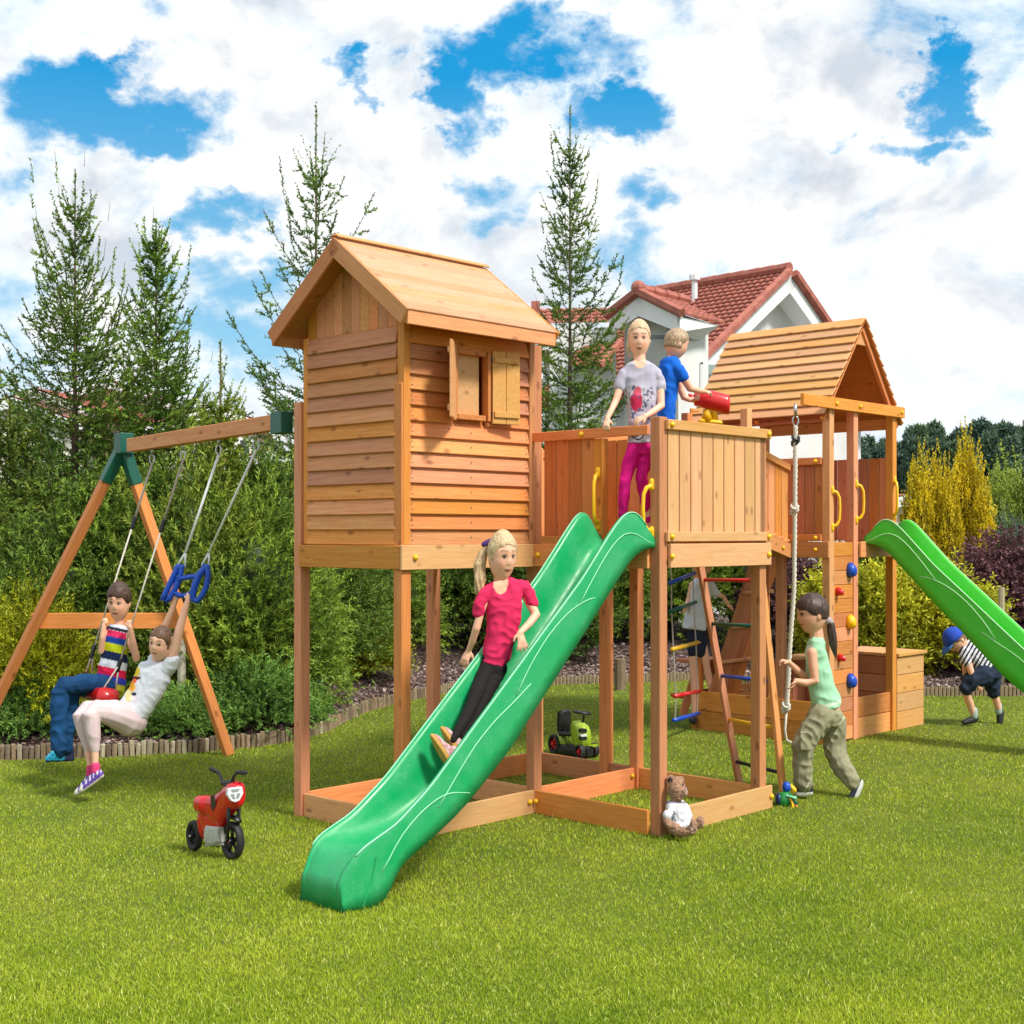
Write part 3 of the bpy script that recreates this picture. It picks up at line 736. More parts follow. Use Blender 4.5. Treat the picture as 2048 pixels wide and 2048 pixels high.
# ---- climbing rope ----
def twisted(parent, pts, r, mat, pitch=.05, name='rope'):
    """three strand rope along a polyline"""
    pts = [Vector(p) for p in pts]; cum = [0]
    for a, b in zip(pts[:-1], pts[1:]): cum.append(cum[-1]+(b-a).length)
    n = max(6, int(cum[-1]/pitch*6)); mb = MB()
    for st_ in range(3):
        path = []
        for i in range(n+1):
            q = cum[-1]*i/n; j = min(max(int(np.searchsorted(cum, q))-1, 0), len(pts)-2); f = (q-cum[j])/max(cum[j+1]-cum[j], 1e-9)
            p = pts[j].lerp(pts[j+1], f); d = (pts[j+1]-pts[j]).normalized(); x = d.cross(Vector((0, 1, 0))).normalized(); y = d.cross(x)
            a = 2*math.pi*(q/pitch/3*1.+st_/3); path.append(p+x*math.cos(a)*r*.55+y*math.sin(a)*r*.55)
        mb.tube(path, r*.55, 5)
    return mb.build(name, mat, parent, smooth=True)
def climbing_rope():
    R = thing('climbing_rope', 'thick twisted climbing rope with knots hanging before the far tower', 'climbing rope', P(1590, 1300, 13.4))
    Yr = 13.42
    hook = MB(); hook.tube([P(1591, 808, Yr), P(1591, 832, Yr)], .018, 8); hook.tube([P(1591+6*math.cos(a), 842+10*math.sin(a), Yr) for a in np.linspace(-1.57, 4.4, 10)], .008, 6); hook.build('hook', STEEL, R, smooth=True)
    twisted(R, [P(1591, 853, Yr), P(1590, 1010, Yr), P(1588, 1180, Yr), P(1580, 1290, Yr), P(1574, 1410, Yr)], .023, ROPE, .055)
    for x, y in ((1591, 880), (1589, 1018), (1572, 1414)):
        k = MB(); c = P(x, y, Yr)
        for a in range(3): k.tube([c+Vector((.032*math.cos(q+a), .028*math.sin(q*1.0), .028*math.sin(q+a*2.1)-.025*a+.025)) for q in np.linspace(0, 6.0, 10)], .014, 6)
        k.build('knot', BLKP if y == 880 else ROPE, R, smooth=True)
    mb = MB(); mb.tube([P(1573, 1425, Yr), P(1570, 1460, Yr), P(1573, 1480, Yr), P(1588, 1488, Yr)], .012, 6); mb.build('rope_tail', ROPE, R, smooth=True)
climbing_rope()

# ---- telescope on the railing ----
def telescope():
    T = thing('toy_telescope', 'red toy telescope on a yellow mount held by boy in blue', 'telescope', P(1425, 840, 11.35))
    Y = 11.35
    def sec(x, y, r): return (P(x, y, Y), Vector((0, .001, 1)).normalized()*r, Vector((0, 1, 0))*r*.85)
    mb = MB(); mb.sections([sec(1388, 798, .012), sec(1389, 798, .058), sec(1400, 798, .06), sec(1404, 798, .075), sec(1425, 801, .085), sec(1450, 808, .088), sec(1457, 809, .086), sec(1458, 809, .07), sec(1452, 808, .055)], 14)
    mb.build('tube', REDP, T, smooth=True)
    e = MB(); e.sections([sec(1376, 795, .01), sec(1377, 795, .036), sec(1390, 798, .034)], 10); e.build('eyepiece', REDP, T, smooth=True)
    y = MB(); y.tube([P(1414, 818, Y), P(1414, 842, Y+.02)], [.035, .05], 8); y.tube([P(1428, 815, Y), P(1430, 840, Y+.02)], [.02, .03], 8); y.tube([P(1402, 842, Y), P(1440, 845, Y)], .022, 8, round_=True); y.build('mount', YEL, T, smooth=True)
telescope()

# ---- swing frame ----
FT = P(246, 884, 12.85)
def swing_frame():
    S = thing('swing_frame', 'wooden A-frame swing stand with green brackets, fixed to the playhouse post', 'swing frame', P(240, 1480, 13))
    E0 = P(567, 843, 10.62); FB = P(262, 891, 12.75)
    board('beam', FB, E0, .09, .125, WOOD, S)
    br = MB(); d = (E0-FB).normalized(); side = d.cross(ZV).normalized(); Mx = Matrix((d, side, ZV)).transposed()
    br.box(P(563, 846, 10.60), (.085, .055, .085), Mx); br.build('bracket', GRNP, S, bevel=.006)
    R0, L0 = G(458, 1510), G(-62, 1512)
    top = P(246, 892, 12.9)
    for foot in (R0, L0):
        dd = (foot-top).normalized(); board('leg', top+dd*.26, foot, .09, .09, WOOD, S, up=d)
        b2 = MB(); x = dd; y = d; z = x.cross(y).normalized(); y = z.cross(x)
        b2.box(top+dd*.19, (.20, .052, .052), Matrix((x, y, z)).transposed()); b2.build('bracket', GRNP, S, bevel=.006)
    b3 = MB(); b3.box(top+ZV*.02+d*.02, (.075, .07, .10), Mx); b3.build('bracket', GRNP, S, bevel=.006)
    f = (R0.z-P(0, 1244, 13.).z)/(R0.z-top.z); a, b = L0.lerp(top, .442), R0.lerp(top, .442)
    board('crossbar', a+(a-b)*.01-d*.07, b+(b-a)*.01-d*.07, .045, .155, WOOD, S)
    return E0, FB
E0, FB = swing_frame()
def on_beam(px):                                # point under the beam at a picture column
    k = (px-CX)/FPX; d = E0-FB; f = (k*FB.y-FB.x)/(d.x-k*d.y); return FB+d*f-ZV*.06
def snap_hook(parent, p, mat=STEEL):
    m = MB(); m.tube([p+ZV*.02, p-ZV*.06], .011, 6); m.tube([p+Vector((.022*math.sin(a), 0, -.10+.045*math.cos(a))) for a in np.linspace(0, 6.3, 12)], .0075, 6)
    m.build('hook', mat, parent, smooth=True); return p-ZV*.14
YS = 11.95
def red_swing():
    S = thing('seat_swing', 'red plastic seat swing on ropes, carrying the boy in striped vest', 'swing', P(205, 1385, YS))
    h1, h2 = snap_hook(S, on_beam(304)), snap_hook(S, on_beam(366))
    m1, m2 = P(186, 1302, YS+.05), P(238, 1330, YS-.1)
    for h, m, ends in ((h1, m1, [(172, 1345, YS+.1), (184, 1344, YS+.1)]), (h2, m2, [(205, 1380, YS-.25), (229, 1392, YS-.1)])):
        k = h.lerp(m, .32); r = MB(); r.tube([h, k], .011, 6); r.build('rope', HEMP, S, smooth=True)
        kk = MB(); kk.tube([k+(h-m).normalized()*.04, k-(h-m).normalized()*.05], .02, 6, round_=True); kk.build('rope_clip', BLKP, S)
        r = MB(); r.tube([k, m], .008, 6); r.build('rope', ROPE, S, smooth=True)
        kk = MB(); kk.tube([m+(h-m).normalized()*.04, m-(h-m).normalized()*.05], .02, 6, round_=True); kk.build('rope_clip', BLKP, S)
        for e in ends: r = MB(); r.tube([m, P(*e)], .008, 6); r.build('rope', ROPE, S, smooth=True)
    a, b = P(164, 1378, YS+.2), P(216, 1395, YS-.30)
    dx = (b-a).normalized(); mb = MB(); ax = dx; up = Vector((.12, .25, 1)).normalized(); fw = up.cross(ax).normalized()
    secs = [(a+ax*((b-a).length*x), fw*.11*(1-.12*abs(2*x-1)**6), up*.062*(1+.35*abs(2*x-1)**3)) for x in (0, .02, .1, .3, .5, .7, .9, .98, 1.)]
    mb.sections(secs, 14, power=3.5); mb.build('seat', REDP, S, smooth=True)
red_swing()
YR = 11.2
def ring_swing():
    S = thing('trapeze_swing', 'blue plastic trapeze with two rings on white ropes, held by hanging girl', 'swing', P(370, 1180, YR))
    h1, h2 = snap_hook(S, on_beam(437)), snap_hook(S, on_beam(512))
    m1, m2 = P(371, 1105, YR), P(418, 1105, YR-.1)
    for h, m, ends in ((h1, m1, [(353, 1134, YR), (370, 1134, YR)]), (h2, m2, [(403, 1131, YR-.1), (418, 1130, YR-.1)])):
        r = MB(); r.tube([h, m], .012, 6); r.build('rope', ROPEW, S, smooth=True)
        for e in ends: r = MB(); r.tube([m, P(*e)], .009, 6); r.build('rope', ROPEW, S, smooth=True)
    def q(x, y, dy=0): return P(x, y, YR+dy)
    f = MB()
    f.tube([q(355, 1134), q(341, 1166), q(330, 1188), q(325, 1200), q(331, 1204), q(340, 1196), q(350, 1178), q(357, 1158)], [.025, .026, .024, .026, .024, .024, .026, .024], 8, round_=True)
    f.tube([q(362, 1138), q(360, 1158), q(350, 1178)], .024, 8, round_=True)
    f.tube([q(411, 1134, -.1), q(398, 1150, -.1), q(390, 1170, -.1), q(385, 1188, -.1), q(386, 1200, -.1), q(394, 1203, -.1), q(405, 1190, -.1), q(413, 1172, -.1), q(416, 1150, -.1), q(414, 1134, -.1)], [.026, .03, .03, .026, .024, .024, .024, .024, .024, .026], 8, round_=True)
    f.tube([q(354, 1160), q(372, 1155, -.04), q(396, 1152, -.1)], .022, 8, round_=True)
    f.tube([q(348, 1184), q(358, 1191), q(370, 1192, -.04), q(384, 1186, -.1)], .022, 8, round_=True)
    f.tube([q(355, 1136), q(364, 1134)], .022, 8, round_=True)
    f.build('trapeze', BLUP, S, smooth=True)
ROPEW = plain('white_rope', (.78, .80, .78), .8)
ring_swing()
# ------------------------------------------------------------------ ground
EDGE = [(-14, 12.8), (-9, 12.95), (-5, 13.03), (-4.06, 13.18), (-3.15, 13.48), (-2.62, 13.85), (-2.27, 14.3), (-2.08, 14.84), (-1.95, 15.8), (-1.80, 16.6), (-1.47, 17.5), (-.86, 18.55), (.45, 19.5), (1.68, 19.8), (2.89, 20.2), (4, 19.3), (5.57, 18.2), (6.96, 18.2), (10, 18.2), (16, 18.4)]
EX = np.array([a for a, _ in EDGE]); EY = np.array([b for _, b in EDGE])
def edgeY(x): return np.interp(x, EX, EY)
def bedz(x, y):
    d = np.clip(y-edgeY(x)-.1, 0, 6); return .07+.10*np.minimum(d, 4)
def grid_sheet(x0, x1, y0, y1, nx, ny, zf, name, mat, keep=None):
    X, Yg = np.meshgrid(np.linspace(x0, x1, nx), np.linspace(y0, y1, ny)); Z = zf(X, Yg)
    v = np.stack([X, Yg, Z], -1).reshape(-1, 3); i = np.arange(nx*ny).reshape(ny, nx)
    f = np.stack([i[:-1, :-1], i[:-1, 1:], i[1:, 1:], i[1:, :-1]], -1).reshape(-1, 4)
    if keep is not None: c = v[f].mean(1); f = f[keep(c[:, 0], c[:, 1])]
    return obj(name, mesh(name, v, f, mat, True), kind='structure')
def lawn_mat():
    m, w, b = material('lawn_soil'); oc = w.new('ShaderNodeTexCoord').outputs['Object']
    n = w.noise(oc, .9, 5, .6); n2 = w.noise(oc, 60, 4, .7)
    c = w.mix(w.rng(n, .35, .65), (.13, .18, .010, 1), (.22, .25, .02, 1)); c = w.mix(w.rng(n2, .35, .65, .0, .6), c, (.045, .07, .008, 1))
    w.put(b.inputs['Base Color'], c); b.inputs['Roughness'].default_value = .95; bump(w, b, n2, .8, .03); return m
def bark_mat():
    m, w, b = material('bark_mulch'); oc = w.new('ShaderNodeTexCoord').outputs['Object']
    v = w.new('ShaderNodeTexVoronoi'); w.put(v.inputs['Vector'], oc); v.inputs['Scale'].default_value = 26
    n = w.noise(oc, 30, 4, .6); c = w.mix(w.rng(v.outputs['Distance'], .1, .7), (.10, .062, .055, 1), (.25, .17, .15, 1)); c = w.mix(w.rng(n, .4, .6), c, (.05, .03, .025, 1))
    w.put(b.inputs['Base Color'], c); b.inputs['Roughness'].default_value = .95; bump(w, b, v.outputs['Distance'], 1., .05); return m
def field_mat():
    m, w, b = material('field'); oc = w.new('ShaderNodeTexCoord').outputs['Object']; n = w.noise(oc, .3, 5, .6)
    w.put(b.inputs['Base Color'], w.mix(w.rng(n, .35, .65), (.04, .075, .015, 1), (.08, .12, .02, 1))); b.inputs['Roughness'].default_value = .95; return m
LAWN, BARK, FIELD = lawn_mat(), bark_mat(), field_mat()
grid_sheet(-400, 400, -60, 900, 9, 9, lambda x, y: x*0-.12, 'ground', FIELD)
# lawn follows the edging exactly
def strip(name, rows, mat, z, kind='structure'):
    v = []; n = len(rows[0])
    for r in rows: v += r
    i = np.arange(len(rows)*n).reshape(len(rows), n); f = np.stack([i[:-1, :-1], i[:-1, 1:], i[1:, 1:], i[1:, :-1]], -1).reshape(-1, 4)
    return obj(name, mesh(name, v, f, mat, True), kind=kind)
xs_ = np.linspace(-14, 16, 121)
strip('lawn', [[(x, -4+(edgeY(x)+.02+4)*fr, 0) for x in xs_] for fr in np.linspace(0, 1, 12)], LAWN, 0)
strip('mulch_bed', [[(x, edgeY(x)+.0+d, float(bedz(x, edgeY(x)+d))+(.0 if d == 0 else .03*mn.noise(Vector((x*2, d*3, 0))))) for x in xs_] for d in (0, .3, .7, 1.2, 2, 3, 5, 9, 16)], BARK, 0)

# ------------------------------------------------------------------ grass blades (nobody could count them)
def grass():
    def veg_mat():
        m, w, b = material('grass_blade'); at = w.new('ShaderNodeVertexColor', layer_name='Col').outputs[0]
        w.put(b.inputs['Base Color'], at); b.inputs['Roughness'].default_value = .6; b.inputs['Specular IOR Level'].default_value = .25
        tr = w.new('ShaderNodeBsdfTranslucent'); w.put(tr.inputs[0], w.mix(.0, at, at)); mx = w.new('ShaderNodeMixShader'); mx.inputs[0].default_value = .3
        out = [n for n in w.n if n.type == 'OUTPUT_MATERIAL'][0]; w.l.new(b.outputs[0], mx.inputs[1]); w.l.new(tr.outputs[0], mx.inputs[2]); w.l.new(mx.outputs[0], out.inputs[0]); return m
    N = 570000; r = RNG
    # density falls off with distance the way the picture loses them
    Y = 5.4/(1-r.random(N)*(1-5.4/20.4)); X = (r.random(N)*2-1)*(Y*.40+.7)
    ok = Y < edgeY(X)-.02; X, Y = X[ok], Y[ok]; n = len(X)
    h = (.010+.014*r.random(n))*(1+.7*(r.random(n) < .05)); h *= 1+.25*np.sin(X*2.1+np.sin(Y*1.7))*np.sin(Y*1.3+.5)
    wdt = .0032*np.clip(Y/8, 1, 2.3)*(.8+.5*r.random(n)); ang = r.random(n)*6.283; lean = r.normal(0, .75, n); la = r.random(n)*6.283
    b0 = np.stack([X-np.cos(ang)*wdt, Y-np.sin(ang)*wdt, np.full(n, -.002)], 1); b1 = np.stack([X+np.cos(ang)*wdt, Y+np.sin(ang)*wdt, np.full(n, -.002)], 1)
    tx, ty = X+np.cos(la)*h*lean, Y+np.sin(la)*h*lean; tip = np.stack([tx, ty, h], 1)
    v = np.concatenate([b0, b1, tip]); i = np.arange(n); f = np.stack([i, i+n, i+2*n], 1)
    # patches: a slow field built of sines and a random field
    def fld(s, k): return sum(np.sin(X*s*a+b+np.sin(Y*s*c)*1.3)*np.sin(Y*s*d+e) for a, b, c, d, e in k)/len(k)
    k1 = [(1.1, .3, .8, 1.3, 2.), (2.3, 1.3, 1.1, 1.9, .4), (.6, 2.2, 1.7, .7, 1.1), (3.7, .5, 2.9, 3.1, .9)]
    p1 = fld(.9, k1); p2 = fld(4.5, k1[::-1])
    t = np.clip(.5+.42*p1+.30*p2+r.normal(0, .22, n), 0, 1)[:, None]
    dark = np.array([.22, .345, .014]); lite = np.array([.53, .61, .042]); dry = np.array([.76, .76, .22])
    c = dark*(1-t)+lite*t; dm = (r.random(n) < .07)[:, None]; c = np.where(dm, dry, c)*(.85+.35*r.random(n))[:, None]
    cols = np.concatenate([c*.8, c*.8, c*1.08])  # shading put into the colour: blade feet darkened, tips brightened
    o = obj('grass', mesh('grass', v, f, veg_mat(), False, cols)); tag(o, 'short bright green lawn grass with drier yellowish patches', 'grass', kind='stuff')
grass()

# ------------------------------------------------------------------ log edging of the bed, bark chips
LOGM = wood('grey_log', (.30, .23, .15), (.17, .125, .08), (.07, .05, .03), .85, .35)
LOGL = wood('pale_log', (.52, .46, .33), (.36, .30, .2), (.2, .15, .1), .85, .2)
def edging():
    E_ = thing('log_edging', 'low edging of upright half logs curving along the planting bed', 'edging', (-2.5, 13.9, 0))
    pts = [(-5.35, float(edgeY(-5.35)))]; q = list(zip(EX, EY)); path = []
    fine = np.linspace(-5.4, 7.6, 3000); fy = edgeY(fine); ds = np.concatenate([[0], np.cumsum(np.hypot(np.diff(fine), np.diff(fy)))])
    ln = .056; n = int(ds[-1]/ln); mb0 = []
    for var in range(3):
        m = MB(); rr = .026; rings = []
        for z, k in ((-.02, 1), (.128, 1), (.135+.003*var, .93), (.141, .6)): rings.append(np.array([(rr*k*math.cos(a), rr*k*math.sin(a)*(.9+.1*var), z) for a in np.linspace(0, 6.283, 7)[:-1]]))
        m.ring_loft(rings); mb0.append([mesh('log', np.concatenate(m.v), m.f, mm) for mm in (LOGM, LOGL)])
    far = MB(); cnt = 0
    for i in range(n):
        d = (i+.5)*ln; x = np.interp(d, ds, fine); y = float(edgeY(x)); h = 1+random.uniform(-.14, .12)
        if y > 18.0 and x > -1.2 or cnt >= 295:
            rr = .026; far.ring_loft([np.array([(x+rr*math.cos(a), y+rr*math.sin(a), z) for a in np.linspace(0, 6.283, 6)[:-1]]) for z in (-.02, .13*h)]); continue
        cnt += 1; pale = random.random() < (.55 if -3.9 < x < -3.05 else .04)
        M = Matrix.Translation((x, y, 0)) @ Matrix.Rotation(random.uniform(-.06, .06), 4, 'Y') @ Matrix.Rotation(random.uniform(0, 6), 4, 'Z') @ Matrix.Diagonal((1, 1, h, 1))
        obj('log', mb0[i % 3][int(pale)], E_, M)
    far.build('far_logs', LOGM, E_, kind='stuff')
edging()
def chips():
    r = np.random.default_rng(5); N = 15000
    X = r.uniform(-5.6, 7.5, N); dd = np.abs(r.normal(0, 1.3, N)); Y = edgeY(X)+.04+dd; ok = (Y < 24); X, Y = X[ok], Y[ok]; n = len(X)
    Z = bedz(X, Y)+r.uniform(.0, .05, n); c = np.stack([X, Y, Z], 1); a = r.normal(0, 1, (n, 3)); a /= np.linalg.norm(a, axis=1)[:, None]; a[:, 2] *= .5
    b = np.cross(a, r.normal(0, 1, (n, 3))); b /= np.linalg.norm(b, axis=1)[:, None]; l = r.uniform(.02, .05, n)[:, None]; w_ = r.uniform(.01, .024, n)[:, None]; k = np.cross(a, b)*.008
    v = np.concatenate([c-a*l, c+b*w_, c+a*l, c-b*w_, c+k]); i = np.arange(n); f = np.concatenate([np.stack([i, i+n, i+4*n], 1), np.stack([i+n, i+2*n, i+4*n], 1), np.stack([i+2*n, i+3*n, i+4*n], 1), np.stack([i+3*n, i, i+4*n], 1)])
    base = np.array([[.26, .17, .15], [.34, .25, .23], [.15, .09, .08], [.42, .34, .30]])[r.integers(0, 4, n)]*r.uniform(.7, 1.2, (n, 1))
    o = obj('bark_chips', mesh('bark_chips', v, f, painted('bark_chip', .9, .2, 0, .1, 40, .2), False, np.tile(base, (5, 1)))); tag(o, 'pinkish brown bark chips covering the bed behind the log edging', 'bark mulch', kind='stuff')
chips()

# ------------------------------------------------------------------ plants
def leaf_material(name, trans=.25, rough=.55):
    m, w, b = material(name); at = w.new('ShaderNodeVertexColor', layer_name='Col').outputs[0]
    w.put(b.inputs['Base Color'], at); b.inputs['Roughness'].default_value = rough; b.inputs['Specular IOR Level'].default_value = .3
    tr = w.new('ShaderNodeBsdfTranslucent'); w.put(tr.inputs[0], at); mx = w.new('ShaderNodeMixShader'); mx.inputs[0].default_value = trans
    out = [n for n in w.n if n.type == 'OUTPUT_MATERIAL'][0]; w.l.new(b.outputs[0], mx.inputs[1]); w.l.new(tr.outputs[0], mx.inputs[2]); w.l.new(mx.outputs[0], out.inputs[0]); return m
LEAF = leaf_material('foliage'); BARKM = plain('tree_bark', (.10, .065, .045), .9, var=.3, scale=14, bmp=.6)
def norm(a): return a/np.maximum(np.linalg.norm(a, axis=-1, keepdims=True), 1e-9)
def needles(p0, d, ln, per, nl, nw, col, r, spread=.9):
    """bottle-brush shoots: triangles along each shoot. p0,d: (n,3)"""
    n = len(p0); T = np.repeat(np.arange(n), per); m = len(T)
    q = (np.tile(np.arange(per), n)+r.random(m))/per; base = p0[T]+d[T]*(q*ln[T])[:, None]
    rd = norm(np.cross(d[T], r.normal(0, 1, (m, 3)))); nd = norm(d[T]*.75+rd*spread); L_ = nl*(.7+.6*r.random(m))*(1-.35*q)
    sd_ = norm(np.cross(nd, r.normal(0, 1, (m, 3))))*nw*.5
    v = np.stack([base-sd_, base+sd_, base+nd*L_[:, None]], 1).reshape(-1, 3); f = np.arange(3*m).reshape(-1, 3)
    c = col[T]*(.8+.4*r.random((m, 1))); c = np.repeat(c, 3, 0); c[2::3] *= 1.1
    return v, f, c
def stems(p0, p1, r0, r1, col):
    """thin three sided twigs, vectorised"""
    n = len(p0); d = norm(p1-p0); a = norm(np.cross(d, np.array([.3, .5, .81]))); b = np.cross(d, a); v = []
    for k in range(3):
        o = a*math.cos(k*2.094)+b*math.sin(k*2.094); v += [p0+o*np.asarray(r0).reshape(-1, 1), p1+o*np.asarray(r1).reshape(-1, 1)]
    v = np.stack(v, 1).reshape(-1, 3); f = []
    i = np.arange(n)*6
    for k in range(3): j = (k+1) % 3; f.append(np.stack([i+2*k, i+2*j, i+2*j+1], 1)); f.append(np.stack([i+2*k, i+2*j+1, i+2*k+1], 1))
    return v, np.concatenate(f), np.tile(np.array(col), (len(v), 1))
def merge(parts):
    V, F, C = [], [], []; o = 0
    for v, f, c in parts: V.append(v); F.append(f+o); C.append(c); o += len(v)
    return np.concatenate(V), np.concatenate(F), np.concatenate(C)
def spruce_meshes(seed, h, R, top=.3, spikes=0., dens=1., cols=((.045, .085, .018), (.10, .15, .03)), leader=.09, nl=.036, droop=.12, up=.5, pw=1.15):
    r = np.random.default_rng(seed); P0, P1, R0 = [], [], []; S0, SD, SL, SC = [], [], [], []
    z = .05*h; c0, c1 = np.array(cols[0]), np.array(cols[1])
    while z < h*(1-leader):
        q = z/h; rad = R*((1-q)**pw)*(1 if q > .08 else .7); nb = int(r.integers(5, 8)*(1.0 if q < .75 else .8)*max(dens, .6)); a0 = r.random()*6.28
        for b in range(nb):
            a = a0+6.283*b/nb+r.normal(0, .2); lob = 1+.22*math.sin(a*2+z*2.2+seed)+.12*math.sin(a*3-z*4); ln = lob*max(rad*r.uniform(.62, 1.15), .16); zz = z+r.normal(0, .03*h*.3)
            e0 = -droop+up*q**1.5*1.9; dirh = np.array([math.cos(a), math.sin(a)])
            n = max(4, int(ln/.13)); pts = []
            for i in range(n+1):
                x = i/n; pts.append((dirh[0]*ln*x, dirh[1]*ln*x, zz+ln*(e0*x+.38*x**2.6*(1+q))))
            pts = np.array(pts); P0.append(pts[:-1]); P1.append(pts[1:]); R0.append(np.full(n, .007*(1-q)+.003)); bc = c0+(c1-c0)*r.random()
            lat = np.array([-dirh[1], dirh[0], 0.])
            for i in range(1, n+1):
                x = i/n; d = norm(pts[i]-pts[i-1])
                if i == n and r.random() < spikes and q > .25:
                    sdv = norm(d*.35+np.array([0, 0, 1.])); sln = r.uniform(.30, .6)*(.4+q)/3
                    for e_ in range(3): S0.append(pts[i]+sdv*sln*e_); SD.append(sdv); SL.append(sln*1.05); SC.append(bc*1.1)
                if i == n: S0.append(pts[i-1]); SD.append(d); SL.append(.20+.08*r.random()); SC.append(bc*1.25); continue
                if x < .12: continue
                for sg in (-1, 1, 0):
                    if r.random() > (.93 if sg else .5)*dens: continue
                    sl = min(.44, ln*.42)*(1-x*.72)*r.uniform(.6, 1.15)+.05; sd0 = norm(d*.75+lat*sg*.8+np.array([0, 0, r.normal(-.03, .16)+(.5*(1 if r.random() < .5 else -1) if sg == 0 else 0)]))
                    S0.append(pts[i]); SD.append(sd0); SL.append(sl); SC.append(bc*r.uniform(.75, 1.15)*(1+.25*x))
                    if sl > .20 and q < .9:
                        for s2 in (-1, 1):
                            S0.append(pts[i]+sd0*sl*.45); SD.append(norm(sd0*.7+np.cross(sd0, [0, 0, 1])*s2*.7+np.array([0, 0, r.normal(0, .12)]))); SL.append(sl*.5); SC.append(bc*r.uniform(.8, 1.3))
        z += h*(.0215+.022*q)/max(dens, .5)**.6
    # the leader
    lt = np.array([[0, 0, h*(1-leader)], [0, 0, h]]); P0.append(lt[:1]); P1.append(lt[1:]); R0.append(np.array([.010]))
    [(S0.append(lt[0]+(lt[1]-lt[0])*e_/6), SD.append(np.array([0, 0, 1.])), SL.append(h*leader/6), SC.append(c1)) for e_ in range(6)]
    for a in range(5):
        aa = a*1.25+seed; d = norm(np.array([math.cos(aa)*.5, math.sin(aa)*.5, .8])); S0.append(np.array([0, 0, h*(1-leader)])); SD.append(d); SL.append(h*leader*.55); SC.append(c1)
    S0, SD, SL, SC = map(np.array, (S0, SD, SL, SC)); R0 = np.concatenate(R0)
    keep = r.random(len(S0)) < min(1, 5200/len(S0)*1.0); keep |= SL > .3
    per = 14; v = needles(S0[keep], SD[keep], SL[keep]*1.15, per, nl*1.45, .026, SC[keep], r)
    w2 = needles(np.concatenate(P0), norm(np.concatenate(P1)-np.concatenate(P0)), np.linalg.norm(np.concatenate(P1)-np.concatenate(P0), axis=1), 9, nl*1.3, .024, np.tile((c0+c1)/2, (sum(map(len, P0)), 1)), r)
    P0 = np.concatenate(P0); P1 = np.concatenate(P1)
    tw = stems(S0[::2], (S0+SD*SL[:, None])[::2], .004, .0015, (.16, .13, .05))
    br = stems(P0, P1, R0, R0*.8, (.11, .075, .05))
    V, F, C = merge([v, w2, tw, br]); crown = mesh('crown', V, F, LEAF, False, C)
    t = MB(); t.tube([(0, 0, -.1), (0, 0, h*.3), (0, 0, h*.6), (0, 0, h*.97)], [R*.035+.03, R*.025+.02, .022, .006], 8); trunk = mesh('trunk', np.concatenate(t.v), t.f, BARKM, True)
    return crown, trunk
def plant(name, label, cat, loc, meshes, sc=(1, 1, 1), rot=0., group=None):
    T = thing(name, label, cat, loc, group); M = Matrix.Translation(Vector(loc)) @ Matrix.Rotation(rot, 4, 'Z') @ Matrix.Diagonal((*sc, 1))
    for nm, me in zip(('crown', 'trunk'), meshes): obj(nm, me, T, M)
    return T
def at_height(px, ytop, Y): return HCAM-(ytop-HY)/FPX*Y
TG = 'tall spruces rising behind the hedge'
hA = at_height(155, 355, 16.2)
plant('spruce_tree', 'tall spruce with bunched upright shoots at its tip, leftmost of the spruces', 'tree', P(150, 1069, 16.2)*1+Vector((0, 0, -HCAM+.1)), spruce_meshes(1, hA, 2.1, spikes=.18, dens=1.35, cols=((.055, .125, .014), (.20, .31, .035)), leader=.08, up=.62, pw=1.08), group=TG)
hB = at_height(295, 455, 17.0)
plant('spruce_tree', 'slimmer leaning spruce, second from the left beyond the swing beam', 'tree', P(312, 1069, 17.)+Vector((0, 0, -HCAM+.1)), spruce_meshes(2, hB, 1.6, spikes=.12, dens=1.35, cols=((.065, .15, .018), (.22, .35, .04)), leader=.05, pw=.95), group=TG)
hC = at_height(635, 225, 18.)
plant('spruce_tree', 'sparse spruce with a very long bare leader rising behind the playhouse roof', 'tree', P(632, 1069, 18.)+Vector((0, 0, -HCAM+.1)), spruce_meshes(3, hC, 1.75, spikes=.22, dens=.85, cols=((.06, .14, .03), (.18, .29, .055)), leader=.13, up=.75, pw=.85), group=TG)
hD = at_height(1128, 225, 21.)
plant('spruce_tree', 'open branched spruce with curved leader between playhouse and red roofed house', 'tree', P(1140, 1069, 21.)+Vector((0, 0, -HCAM+.1)), spruce_meshes(4, hD, 1.55, spikes=.12, dens=1.15, cols=((.05, .115, .016), (.18, .28, .035)), leader=.10, up=.6, pw=.92), group=TG)
hE = at_height(441, 700, 15.5)
plant('spruce_tree', 'small spruce whose thin leader pokes up above the swing beam', 'tree', P(441, 1069, 15.5)+Vector((0, 0, -HCAM+.1)), spruce_meshes(5, hE, .85, dens=1.2, cols=((.10, .16, .02), (.28, .36, .04)), leader=.20, pw=.9), group=TG)
plant('spruce_tree', 'full spruce standing at the left edge below the white house', 'tree', P(20, 1069, 15.4)+Vector((0, 0, -HCAM+.1)), spruce_meshes(6, 3.6, 1.5, dens=1.1, cols=((.08, .13, .02), (.24, .30, .045)), pw=.9), group=TG)

